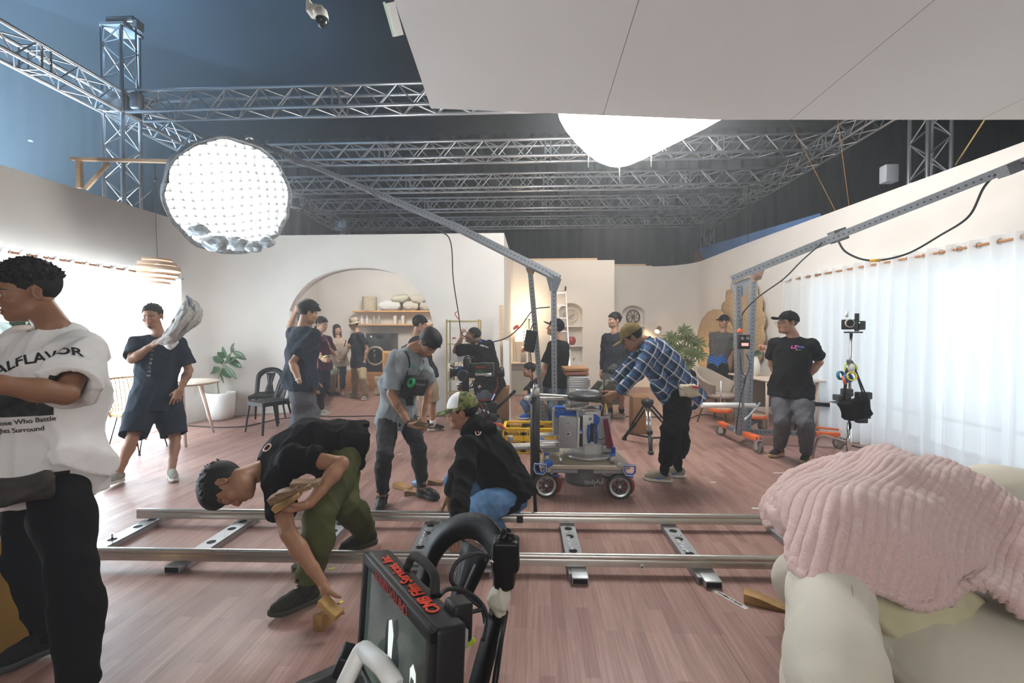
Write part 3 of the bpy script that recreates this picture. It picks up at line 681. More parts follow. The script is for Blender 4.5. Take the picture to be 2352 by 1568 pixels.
tag(MB().tube(bez([P(1922, 548, 5.15), P(1945, 580, 5.1), P(2000, 598, 5.0), P(2080, 584, 4.9), P(2160, 540, 4.75), P(2225, 497, 4.5), P(2260, 430, 4.2), P(2300, 388, 4.0)], 60), .010, 8).build('hanging_cable', CABLE), 'thick black cable sagging from the beam of the wheeled boom stand', 'cable')
tag(MB().tube([P(1997, 598, 5.0), P(2022, 598, 4.97)], .016, 8).build('cable_connector', mat('connector_yellow', (.7, .4, .05), .5)), 'black and orange connector on the sagging cable', 'connector')
tag(MB().tube(bez([P(1890, 556, 5.25), P(1840, 600, 5.3), P(1800, 640, 5.4), P(1742, 682, 5.6), P(1706, 720, 5.75), P(1702, 755, 5.6)], 40), .008, 8).build('hanging_cable', CABLE), 'black cable running from the beam down to the control box', 'cable')
tag(MB().tube(bez([P(850, 440, 5.9), P(900, 480, 5.85), P(960, 520, 5.8), P(1015, 533, 5.8), P(1036, 560, 5.9), P(1041, 640, 6.1), P(1053, 720, 6.2), P(1060, 765, 6.2), P(1075, 775, 6.2), P(1110, 787, 6.2), P(1160, 777, 6.1), P(1195, 750, 6.0), P(1225, 712, 5.9), P(1262, 705, 5.7)], 90), .008, 8).build('hanging_cable', CABLE), 'long black cable lifted by the man in the blue collar', 'cable')
tag(MB().tube(bez([P(1050, 715, 6.18), P(1045, 720, 6.16), P(1049, 728, 6.16), P(1056, 735, 6.18)], 10), .006, 6).build('cable_tie', mat('red_tie', (.6, .03, .03), .5)), 'red tie looped on the lifted cable', 'cable tie')
t2 = thing('lamp_ballast', 'black finned ballast box hanging on the post of the left boom stand', 'ballast', P(1215, 780, 5.7)); c = P(1218, 783, 5.72)
MB().box(c, (.14, .12, .27), (0, R(10), 0), bev=.008).build('case', BLACK, t2); mb = MB()
for i in range(7): mb.box(c+Vector((-.078+.006*0, -.01, -.11+.037*i)), (.012, .1, .02), (0, R(10), 0))
mb.build('fins', mat('ballast_fin', (.35, .38, .42), .4, .6), t2)
MB().tube(bez([c+Vector((0, 0, .13)), c+Vector((.03, 0, .2)), c+Vector((.07, 0, .22))], 10), .008, 6).build('strap', BLACKM, t2)
MB().tube(bez([c+Vector((0, 0, -.13)), c+Vector((.01, -.01, -.25)), c+Vector((.03, 0, -.5))], 12), .007, 6).build('cord', CABLE, t2)
wp = mat('camera_housing_white', (.75, .73, .68), .4)
t = thing('dome_camera', 'white pan-tilt security camera hanging from the dark roof', 'camera', P(735, 30, 3.6)); c = P(735, 30, 3.6)
MB().box(P(713, 20, 3.6), (.03, .1, .1), bev=.008).build('mount', wp, t)
MB().tube(bez([P(715, 18, 3.6), P(728, 16, 3.6), P(738, 20, 3.6), P(739, 30, 3.6)], 12), .022, 10).build('arm', wp, t)
MB().lathe([(.02, .075), (.045, .06), (.055, .02), (.055, -.005)], P(738, 42, 3.6)).build('housing', wp, t); MB().ell(P(739, 46, 3.6), (.048, .048, .06)).build('dome_glass', mat('dome_dark', (.03, .035, .04), .08), t)
t = thing('strip_light', 'white strip light fixture on the roof beside the ceiling flat', 'light', P(900, 45, 4.2)); MB().box(P(905, 45, 4.3), (.1, .02, .26), (.5, R(-18), .2)).build('reflector', WHITEP, t); MB().box(P(893, 45, 4.28), (.02, .03, .27), (.5, R(-18), .2)).build('tube', mat('tube_pale', (.6, .75, .62), .3), t)
tag(MB().lathe([(.045, 0), (.05, .02), (.03, .035)], P(70, 325, 11)).build('roof_sprinkler', WHITEP), 'small white round fitting far left in the haze', 'fitting')
# ================================================================ PEOPLE: distance-field bodies meshed as closed skins
import openvdb as vdb
V = lambda *a: np.array(a, dtype=float)
def un(v): v = np.array(v, float); return v/ (np.linalg.norm(v)+1e-12)
class Fld:
 def __init__(s): s.ops = []
 def _seg(s, pts, rs, side, f):
  pts = [np.array(p, float) for p in pts]; side = un(side) if side is not None else None
  def tr(p): return p if side is None else p - np.multiply.outer(p@side, side)*(1-1/f)
  T = [tr(p) for p in pts]; k = min(1.0, f) if side is not None else 1.0
  def fn(Q):
   Q = tr(Q) if side is not None else Q; best = None
   for i in range(len(T)-1):
    a, b = T[i], T[i+1]; ab = b-a; t = np.clip(((Q-a)@ab)/max(ab@ab, 1e-12), 0, 1)
    ra, rb = rs[i], rs[i+1]; r = ra+(rb-ra)*(t*t*(3-2*t))
    d = np.sqrt(((Q-a-t[..., None]*ab)**2).sum(-1))-r
    best = d if best is None else sm(best, d, .35*max(ra, rb))
   return best*k
  R_ = max(rs)*max(1, f); A = np.array(pts); return fn, A.min(0)-R_, A.max(0)+R_
 def limb(s, pts, rs, k=.02, side=None, f=1.0, op='u'):
  if len(rs) != len(pts):
   pts = [np.array(p, float) for p in pts]; n = len(rs)
   if len(pts) == 2: pts = [pts[0]+(pts[1]-pts[0])*i/(n-1) for i in range(n)]
  fn, lo, hi = s._seg(pts, rs, side, f); s.ops.append((op, fn, lo, hi, k)); return s
 def ell(s, c, r, fr=None, k=.01, op='u'):
  c = np.array(c, float); r = np.array(r, float); fr = np.eye(3) if fr is None else np.array(fr)
  def fn(Q):
   q = (Q-c)@fr.T; k0 = np.sqrt(((q/r)**2).sum(-1)); k1 = np.sqrt(((q/(r*r))**2).sum(-1))+1e-9; return k0*(k0-1)/k1
  e = np.abs(fr.T)@r; s.ops.append((op, fn, c-e, c+e, k)); return s
 def box(s, c, hs, fr, rad=.01, k=.01, op='u'):
  c = np.array(c, float); hs = np.array(hs, float)-rad; fr = np.array(fr)
  def fn(Q):
   q = np.abs((Q-c)@fr.T)-hs; return np.sqrt((np.maximum(q, 0)**2).sum(-1))+np.minimum(q.max(-1), 0)-rad
  e = np.abs(fr.T)@(hs+rad); s.ops.append((op, fn, c-e, c+e, k)); return s
 def plane(s, o, n, k=.004):
  o = np.array(o, float); n = un(n); s.ops.append(('i', lambda Q: (Q-o)@n, None, None, k)); return s
 def cutnear(s, o, n, rad, k=.004):
  """remove (p-o).n>0 only within rad of o"""
  o = np.array(o, float); n = un(n)
  def fn(Q): return np.maximum(-((Q-o)@n), np.sqrt(((Q-o)**2).sum(-1))-rad)
  s.ops.append(('s', fn, o-rad, o+rad, k)); return s
 def fn(s, f, amp=.02): s.ops.append(('f', f, None, None, amp)); return s
 def group(s, sub_, k=.03): s.ops.append(('g', sub_, None, None, k)); return s
 def us(s): return [o for o in s.ops if o[0] == 'u']+[x for o in s.ops if o[0] == 'g' for x in o[1].us()]
 def mesh(s, h, lo=None, hi=None, pad=.03):
  us = s.us()
  L_ = np.min([o[2] for o in us], 0)-pad; H = np.max([o[3] for o in us], 0)+pad
  if lo is not None: L_ = np.maximum(L_, lo)
  if hi is not None: H = np.minimum(H, hi)
  n = np.maximum(((H-L_)/h).astype(int)+1, 2); BIG = .15
  ax = [L_[i]+h*np.arange(n[i]) for i in range(3)]; D = s.run(L_, n, h, ax, BIG)
  D[0] = D[-1] = BIG; D[:, 0] = D[:, -1] = BIG; D[:, :, 0] = D[:, :, -1] = BIG
  g = vdb.FloatGrid(BIG); g.copyFromArray(np.ascontiguousarray(D, dtype=np.float32)); p, q = g.convertToQuads(isovalue=0.0)
  return p*h+L_, q[:, ::-1]
 def run(s, L_, n, h, ax, BIG):
  D = np.full(n, BIG, np.float32)
  for op, f, a, b, k in s.ops:
   if op == 'g':
    D2 = f.run(L_, n, h, ax, BIG); D = sm(D, D2, k).astype(np.float32) if k > 0 else np.minimum(D, D2); continue
   if a is None: sl = (slice(None),)*3
   else:
    m = k+4*h; i0 = np.clip(((a-m-L_)/h).astype(int), 0, n); i1 = np.clip(((b+m-L_)/h).astype(int)+2, 0, n)
    if (i1 <= i0).any(): continue
    sl = tuple(slice(i0[j], i1[j]) for j in range(3))
   cur = D[sl]
   if op in 'if':
    near = cur < .05
    if not near.any(): continue
    idx = np.nonzero(near); Q = np.stack([ax[j][sl[j]][idx[j]] for j in range(3)], -1)
    if op == 'f': cur[near] += f(Q)
    else: cur[near] = -sm(-cur[near], -f(Q), k)
   else:
    G = np.stack(np.meshgrid(*[ax[j][sl[j]] for j in range(3)], indexing='ij'), -1); d = f(G)
    if op == 'u': D[sl] = sm(cur, d, k)
    else: D[sl] = -sm(-cur, d, k)
  return D
def sm(a, b, k):
 h = np.clip(.5+.5*(b-a)/k, 0, 1); return b*(1-h)+a*h-k*h*(1-h)
def folds(seed, amp, f0=28, dirs=None, mask=None):
 r = np.random.RandomState(seed); K = []
 for i in range(5):
  d = un(dirs[i % len(dirs)]+r.normal(0, .35, 3)) if dirs is not None else un(r.normal(0, 1, 3)); K.append((d*f0*r.uniform(.7, 1.8), r.uniform(0, 6), r.uniform(.5, 1), un(r.normal(0, 1, 3))*r.uniform(6, 14)))
 def fn(Q):
  o = 0
  for k, p, a, w_ in K: o = o+a*(1-np.abs(np.sin(Q@k*.5+p+1.2*np.sin(Q@w_+p))))**2
  o = -(o/2.2-.45)*amp*2
  return o*mask(Q) if mask is not None else o
 return fn
def to_obj(name, parts, m_, parent, cols=None, smooth=True):
 n = 0; vs = []; fs = []
 for p, q in parts: vs.append(p); fs.append(q+n); n += len(p)
 v = np.concatenate(vs); f = np.concatenate(fs); Mi = np.array(root_matrix(parent).inverted()); vl = v@Mi[:3, :3].T+Mi[:3, 3]
 me = bpy.data.meshes.new(name); me.vertices.add(len(v)); me.vertices.foreach_set('co', vl.astype(np.float32).ravel())
 me.loops.add(f.size); me.loops.foreach_set('vertex_index', f.astype(np.int32).ravel()); me.polygons.add(len(f))
 me.polygons.foreach_set('loop_start', np.arange(0, f.size, 4, dtype=np.int32)); me.polygons.foreach_set('use_smooth', np.ones(len(f), bool))
 me.update(); me.validate()
 if cols is not None:
  a = me.color_attributes.new('Col', 'FLOAT_COLOR', 'POINT'); c = np.ones((len(v), 4), np.float32); c[:, :3] = cols(v); a.data.foreach_set('color', c.ravel())
 for mm in (m_ if isinstance(m_, (list, tuple)) else [m_]): me.materials.append(mm)
 o = bpy.data.objects.new(name, me); C.objects.link(o); o.parent = parent; return o
SKINM = mat('skin', (.5, .3, .2), .5, vcol=True, bump=.06, bscale=220, spec=.35)
HAIRM = mat('hair_black', (.006, .005, .005), .6, 0, .3, 60, .5, 140, spec=.35)
def face_frame(yaw, pitch=0, roll=0):
 """yaw 0 looks at the camera (-Y), 90 looks to picture right; pitch>0 looks down; rows: right(+x of face = subject's left... ) , fwd, up"""
 f = V(sin(yaw)*cos(pitch), -cos(yaw)*cos(pitch), -sin(pitch)); r0 = V(cos(yaw), sin(yaw), 0); u = np.cross(r0, f)*1.0
 u = u if u[2] > 0 or abs(pitch) > pi/2 else -u
 r = r0*cos(roll)+u*sin(roll); u2 = u*cos(roll)-r0*sin(roll); return np.array([r, f, u2])
def head_prims(B, c, fr, s, sex='m'):
 W_ = lambda x, y, z: c+(x*fr[0]+y*fr[1]+z*fr[2])*s; E = lambda p, r, k=.012, op='u': B.ell(W_(*p), V(*r)*s, fr, k*s, op)
 E((0, -.014, .034), (.076, .094, .082)); E((0, .028, -.028), (.060, .060, .082), .03); E((0, .034, -.074), (.048, .046, .034), .025); E((0, .069, -.094), (.019, .016, .016), .018)
 for x in (-1, 1):
  E((x*.041, .052, -.030), (.024, .028, .020), .02); E((x*.040, .005, -.060), (.022, .035, .030), .02)
 B.limb([W_(-.036, .074, .014), W_(0, .083, .016), W_(.036, .074, .014)], [.009*s, .011*s, .009*s], .012*s)
 for x in (-1, 1):
  E((x*.031, .094, -.003), (.017, .015, .011), .008, 's'); E((x*.031, .0715, -.004), (.0135, .0135, .0125), .003)
  B.limb([W_(x*.044, .077, -.002), W_(x*.031, .0855, .0055), W_(x*.018, .081, -.002)], [.0032*s]*3, .003*s)
  B.limb([W_(x*.044, .077, -.006), W_(x*.031, .0838, -.0125), W_(x*.018, .081, -.006)], [.0028*s]*3, .003*s)
  E((x*.0125, .090, -.041), (.0085, .010, .0075), .006)
 B.limb([W_(0, .083, .004), W_(0, .094, -.018), W_(0, .100, -.036)], [.0075*s, .0085*s, .0115*s], .008*s)
 B.limb([W_(-.022, .078, -.066), W_(-.008, .0868, -.0615), W_(.008, .0868, -.0615), W_(.022, .078, -.066)], [.003*s, .0058*s, .0058*s, .003*s], .004*s)
 B.limb([W_(-.020, .078, -.068), W_(0, .0865, -.0735), W_(.020, .078, -.068)], [.003*s, .0068*s, .003*s], .004*s)
 for x in (-1, 1):
  p = W_(x*.078, -.012, -.006); fe = np.array([un(fr[0]*.92-fr[1]*.35*x), un(fr[1]*.92+fr[0]*.35*x), fr[2]])
  B.ell(p, V(.0065, .0175, .031)*s, fe, .006*s); B.ell(p+fr[0]*x*.006*s+fr[1]*.001*s, V(.005, .010, .019)*s, fe, .004*s, 's')
  B.limb([p+(fr[1]*.012+fr[2]*.02)*s, p+(fr[2]*.029)*s+fr[0]*x*.003*s, p+(-fr[1]*.014+fr[2]*.012+fr[0]*x*.006)*s, p+(-fr[1]*.008-fr[2]*.018+fr[0]*x*.004)*s, p-fr[2]*.027*s], [.0035*s]*5, .003*s)
def face_cols(c, fr, s, skin, o):
 skin = V(*skin)*V(.80, .74, .70)
 def fn(v):
  q = (v-c)@fr.T/s; n = len(v); col = np.tile(skin, (n, 1)); x, y, z = q[:, 0], q[:, 1], q[:, 2]; ax = np.abs(x)
  inh = (ax < .1) & (np.abs(y) < .13) & (z > -.13) & (z < .14)
  ch = inh & (y > .05); r = np.exp(-(((ax-.035)/.02)**2+((z+.035)/.02)**2)); col[ch] = col[ch]*(1+r[ch, None]*V(.10, -.04, -.05))
  nose = inh & (y > .095) & (z < -.02) & (z > -.05); col[nose] *= V(1.06, .95, .93)
  lip = inh & (((x/.024)**2+((z+.067)/.0115)**2) < 1) & (y > .074); col[lip] = skin*V(.90, .70, .68)
  ml = lip & (np.abs(z+.0668-.25*np.maximum(0, .008-ax)) < .0012); col[ml] = skin*.35
  br = inh & (y > .055) & (ax > .012) & (ax < .05) & (np.abs(z-(.0185+.10*(ax-.012)-2.3*np.maximum(0, ax-.032)**2*8)) < .0042*(1.15-(ax-.012)/.06)); col[br] = V(.03, .02, .018)
  ex = (ax-.031); ez = z+.0035; eye = inh & (y > .076) & (((ex/.0125)**2+(ez/.0058)**2) < 1); col[eye] = V(.62, .58, .55)
  gx = np.sign(x)*ex-o.get('gaze', 0)*.004; iris = eye & ((gx**2+ez**2) < .0052**2); col[iris] = V(.025, .014, .01)
  lid = inh & (y > .074) & (~eye) & (((ex/.0150)**2+((ez-.001)/.0080)**2) < 1); col[lid] = skin*.50
  if o.get('stubble'):
   st = inh & (y > .03) & ((((x/.026)**2+((z+.055)/.0055)**2) < 1) | (((x/.026)**2+((z+.095)/.016)**2) < 1)) & (~lip); col[st] = skin*.42
  if o.get('goatee'):
   st = inh & (y > .04) & ((((x/.018)**2+((z+.095)/.012)**2) < 1) | (((x/.026)**2+((z+.053)/.004)**2) < 1)) & (~lip); col[st] = V(.06, .035, .025)
  if o.get('shaved'):
   sc = inh & (z > np.interp(y, [-.12, -.03, .0, .03, .06, .12], [-.06, -.05, .01, .02, .05, .06])); col[sc] = skin*.28
  t = o.get('tattoo')
  if t is not None:
   tc, tr_ = np.array(t[0]), t[1]; d = np.sqrt(((v-tc)**2).sum(1)); nn = np.sin(v[:, 0]*260+2*np.sin(v[:, 2]*170))*np.sin(v[:, 2]*230+2*np.sin(v[:, 1]*200)); tt = (d < tr_) & (nn > .1); col[tt] = col[tt]*.33
  return np.clip(col, 0, 1)
 return fn
def hair_mesh(c, fr, s, style, res, seed=0):
 """cap of hair over the cranium with a hairline, tufts and optional lengths"""
 B = Fld(); W_ = lambda x, y, z: c+(x*fr[0]+y*fr[1]+z*fr[2])*s; th = style.get('t', .012); top = style.get('top', .02)
 B.ell(W_(0, -.016+style.get('back', 0), .036+top*.5), V(.076+th, .094+th, .083+top*.6)*s, fr, .01)
 if style.get('vol'): B.ell(W_(style.get('vx', 0), style.get('vy', .03), .085), V(.066, .07, .048)*s*style['vol'], fr, .03*s)
 yy = style.get('line_y', [-.13, -.06, -.035, -.012, .012, .028, .040, .062, .085, .12]); zz = style.get('line_z', [-.062, -.058, -.045, .030, .012, -.012, .028, .036, .054, .062])
 def clip(Q):
  q = (Q-c)@fr.T/s; z0 = np.interp(q[..., 1], yy, zz); z0 = z0+.004*np.sin(q[..., 0]*260)+.003*np.sin(q[..., 0]*610+1); return (z0-q[..., 2])*s*.8
 B.ops.append(('i', clip, None, None, .004))
 r = np.random.RandomState(seed+5)
 for i in range(style.get('tufts', 60)):
  a = r.uniform(0, 2*pi); e = r.uniform(.15, 1.45) if not style.get('topt') else r.uniform(.7, 1.5); d = V(cos(a)*cos(e)*.076, sin(a)*cos(e)*.094-.014, sin(e)*.083+.036)
  z0 = np.interp(d[1], yy, zz)
  if d[2] < z0+.004: continue
  n = un(d-V(0, -.014, .034)); g = un(n*style.get('stand', .5)+V(*style.get('flow', (0, .6, -.3)))+r.normal(0, .25, 3)); l = style.get('tl', .022)*r.uniform(.7, 1.3)
  p0 = d+n*th*.6; p1 = p0+g*l; B.limb([W_(*p0), W_(*((p0+p1)/2+n*.003)), W_(*p1)], [.0085*s, .0055*s, .0018*s], .005*s)
 for (pts, r0, r1) in style.get('locks', []): B.limb([W_(*p) for p in pts], list(np.linspace(r0, r1, len(pts))*s), .012*s)
 fr_ = np.random.RandomState(seed); k1, k2 = fr_.normal(0, 1, 3), fr_.normal(0, 1, 3)
 def strand(Q):
  q = (Q-c)@fr.T/s; a = np.arctan2(q[..., 0], q[..., 1]+.3*q[..., 2]); return (.0007*np.sin(a*61+4*np.sin(q[..., 2]*40+3*q[..., 0]))+.0007*np.sin(a*90+5*np.sin(q[..., 1]*50)))*s
 B.fn(strand); return B.mesh(res)
def hand_prims(B, w_, d, n, t, s, curl=(.4, .45, .5, .55), spread=.08, thumb=(.5, .3), palm=1.0):
 """wrist, finger direction, palm normal, thumb-side direction"""
 d = un(d); n = un(np.array(n)-d*np.dot(n, d)); tt = un(np.cross(d, n)); t = tt if np.dot(tt, t) > 0 else -tt; w_ = np.array(w_)
 kn = []
 for i, x in enumerate((.031, .0105, -.0105, -.030)):
  L_ = (.086, .090, .085, .077)[i]; k0 = w_+(t*x*.62+d*.012)*s; k1 = w_+(t*x+d*L_-n*.0)*s; B.limb([k0, k1], [.0145*s, .0125*s], .014*s); kn.append(k1)
 B.limb([w_+t*.02*s+d*.02*s, w_+t*.016*s+d*.06*s], [.018*s, .014*s], .015*s)
 for i, k1 in enumerate(kn):
  ln = [(.042, .026, .020), (.046, .029, .021), (.043, .028, .021), (.034, .021, .018)][i]; r0 = (.0092, .0094, .0090, .0080)[i]; sp = (1.5, .5, -.5, -1.6)[i]*spread
  dd = un(d+t*sp); ang = 0; p = k1; pts = [p]; c_ = curl[i]
  for j in range(3):
   ang += c_*(1.0, 1.15, .75)[j]; v = dd*cos(ang)+n*sin(ang); p = p+v*ln[j]*s; pts.append(p)
  B.limb(pts, [r0*1.12*s, r0*s, r0*.92*s, r0*.80*s], .004*s)
 a0 = w_+(t*.024+d*.018+n*.004)*s; th, tb = thumb; v1 = un(d*cos(th*1.4)+t*sin(th*1.4)+n*.35); a1 = a0+v1*.042*s; v2 = un(v1+d*.25*(1-tb)+n*tb-t*tb*.5); a2 = a1+v2*.032*s; v3 = un(v2+n*tb*.5-t*tb*.4); a3 = a2+v3*.024*s
 B.limb([a0, a1, a2, a3], [.0155*s, .0115*s, .0105*s, .0080*s], .008*s)
def shoe(parent, ank, toe, s, st, res, side, floor_z=None):
 """ank: ankle joint; toe: direction; st: style"""
 toe = un(toe); up = V(0, 0, 1)-toe*toe[2]; up = un(up); r = np.cross(toe, up); fr = np.array([r, toe, up]); o = np.array(ank)-up*.085*s
 if st.get('flat', True) and abs(toe[2]) < .05: o[2] = max(o[2], 0) if floor_z is None else floor_z
 W_ = lambda x, y, z: o+(x*fr[0]+y*fr[1]+z*fr[2])*s; root = bpy.data.objects.new('shoe', None); C.objects.link(root); root.parent = parent; root.location = Vector(o)-parent.location; hs = st.get('sole_h', .026)
 SL = .245; B = Fld()
 def outline(Q):
  q = (Q-o)@fr.T/s; y = np.clip(q[..., 1], -.045, .155); w2 = np.interp(y, [-.05, -.02, .03, .09, .13, .155], [.030, .034, .032, .042, .040, .026]); cx = np.interp(y, [-.05, .05, .155], [0, .002*side, -.006*side]); d = np.sqrt((q[..., 0]-cx)**2+(q[..., 1]-y)**2)-w2; lift = .012*np.clip((q[..., 1]-.12)/.06, 0, 1)**2
  zz = np.abs(q[..., 2]-hs/2-lift)-hs/2+.004; return (np.sqrt(np.maximum(d+.004, 0)**2+np.maximum(zz, 0)**2)+np.minimum(np.maximum(d+.004, zz), 0)-.004)*s
 a_ = W_(0, -.09, 0); b_ = W_(0, .2, .05); B.ops.append(('u', outline, np.minimum(a_, b_)-.08, np.maximum(a_, b_)+.08, .004))
 sole = to_obj('sole', [B.mesh(res)], st['sole'], root)
 U = Fld(); U.limb([W_(0, -.038, .052), W_(0, .0, .06), W_(0, .055, .056), W_(-.002*side, .10, .044), W_(-.004*side, .145, .034)], [.034*s, .038*s, .037*s, .035*s, .029*s], .02*s, fr[0], 1.08)
 hh = st.get('collar', .095); U.limb([W_(0, -.018, .06), W_(0, -.012, hh)], [.036*s, (.043 if hh > .12 else .040)*s], .02*s)
 def out2(Q):
  q = (Q-o)@fr.T/s; y = np.clip(q[..., 1], -.045, .155); w2 = np.interp(y, [-.05, -.02, .03, .09, .13, .155], [.029, .033, .031, .041, .039, .025]); return (np.sqrt(q[..., 0]**2+(q[..., 1]-y)**2)-w2)*s
 U.ops.append(('i', out2, None, None, .012*s)); U.plane(W_(0, 0, hs*.7), -fr[2]); U.plane(W_(0, 0, hh), fr[2]-.15*fr[1]); U.limb([W_(0, -.016, hh-.03), W_(0, -.010, hh+.05)], [.031*s, .034*s], .003, op='s'); U.fn(folds(3, .0016, 90))
 to_obj('upper', [U.mesh(res)], st['upper'], root)
 if st.get('laces'):
  L_ = MB()
  for i in range(5):
   y = .035+i*.017; z = .094-.0095*i+(.012 if hh > .12 else 0)*(1-i/5); a = W_(-.022, y, z-.007); b = W_(.022, y+.006, z-.007); m2 = W_(0, y+.003, z+.003)
   L_.tube([a, (a+m2)/2+up*.003*s, m2, (b+m2)/2+up*.003*s, b], .0028*s, 6)
  L_.build('laces', st['laces'], root)
 if st.get('stripe'):
  T = MB()
  for sd in (-1, 1):
   pts = [(sd*.0415, .065, .036), (sd*.0395, .04, .032), (sd*.038, .0, .050), (sd*.037, -.02, .068)]; T.tube([W_(*p) for p in pts], [.006*s, .006*s, .004*s, .002*s], 8)
  T.build('side_stripe', st['stripe'], root)
 if st.get('holes'):
  T = MB()
  for yy_ in (.07, .09, .11, .13):
   for xx in (-.022, 0, .022): c_ = W_(xx, yy_, .092-.30*(yy_-.045)+(0 if xx == 0 else -.010)); T.ell(c_, (.0045*s,)*3, n=8, m=5)
  T.build('vent_holes', BLACKM, root); T = MB(); T.tube([W_(-.042, .02, .06), W_(-.040, -.03, .075), W_(0, -.066, .078), W_(.040, -.03, .075), W_(.042, .02, .06)], .007*s, 8); T.build('heel_strap', st['upper'], root)
 return root
def cap_obj(parent, c, fr, s, m_, mb_, res, tilt=0.0, dep=.0, front=None, brim_l=.075, back=False):
 fr = np.array(fr); f2 = fr.copy()
 if tilt: f2[1] = fr[1]*cos(tilt)+fr[2]*sin(tilt); f2[2] = fr[2]*cos(tilt)-fr[1]*sin(tilt)
 W_ = lambda x, y, z: c+(x*f2[0]+y*f2[1]+z*f2[2])*s; B = Fld(); B.ell(W_(0, -.012, .036), V(.090, .109, .104)*s, f2, .01); B.plane(W_(0, 0, .030+dep), -f2[2]); B.ell(W_(0, -.012, .028), V(.083, .102, .094)*s, f2, .004, 's'); B.fn(folds(4, .002, 60)); B.ell(W_(0, -.012, .141), V(.008, .008, .005)*s, f2, .003)
 cols = (lambda v: np.array(front)[np.where(((v-c)@f2.T/s)[:, 1] > .03, 1, 0)]) if front is not None else None
 o = to_obj('cap', [B.mesh(res)], m_, parent, cols); G = Fld(); sg = -1 if back else 1
 G.ell(W_(0, sg*(.085+brim_l*.45), .036+dep), V(.072, brim_l, .006)*s, f2, .004); G.fn(lambda Q: (((Q-c)@f2[0])**2*1.8)*0); G.ell(W_(0, -.012, .02), V(.084, .100, .08)*s, f2, .004, 's')
 gp, gq = G.mesh(res); xx = ((gp-c)@f2[0])/s; gp = gp-np.outer(xx**2*3.2*s, f2[2]); o2 = to_obj('brim', [(gp, gq)], mb_, o); return o
def J(a, px, py, L_, sg, T=.02):
 """point on the sight line of a pixel at distance L_ from joint a (sg: -1 nearer the camera, +1 farther)"""
 a = np.array(a); o = np.array(cam.location); d = un(np.array(ray(px, py))); t0 = (a-o)@d; h2 = L_*L_-((o+d*t0-a)**2).sum()
 if h2 < 0:
  q = o+d*t0; v = q-a; l = np.linalg.norm(v)
  if l > L_*1.25: print('   far joint', px, py, round(l/L_, 2))
  return q if l < L_*1.3 else a+v/l*L_*1.3
 return o+d*(t0+sg*sqrt(h2))
PEOPLE = {}
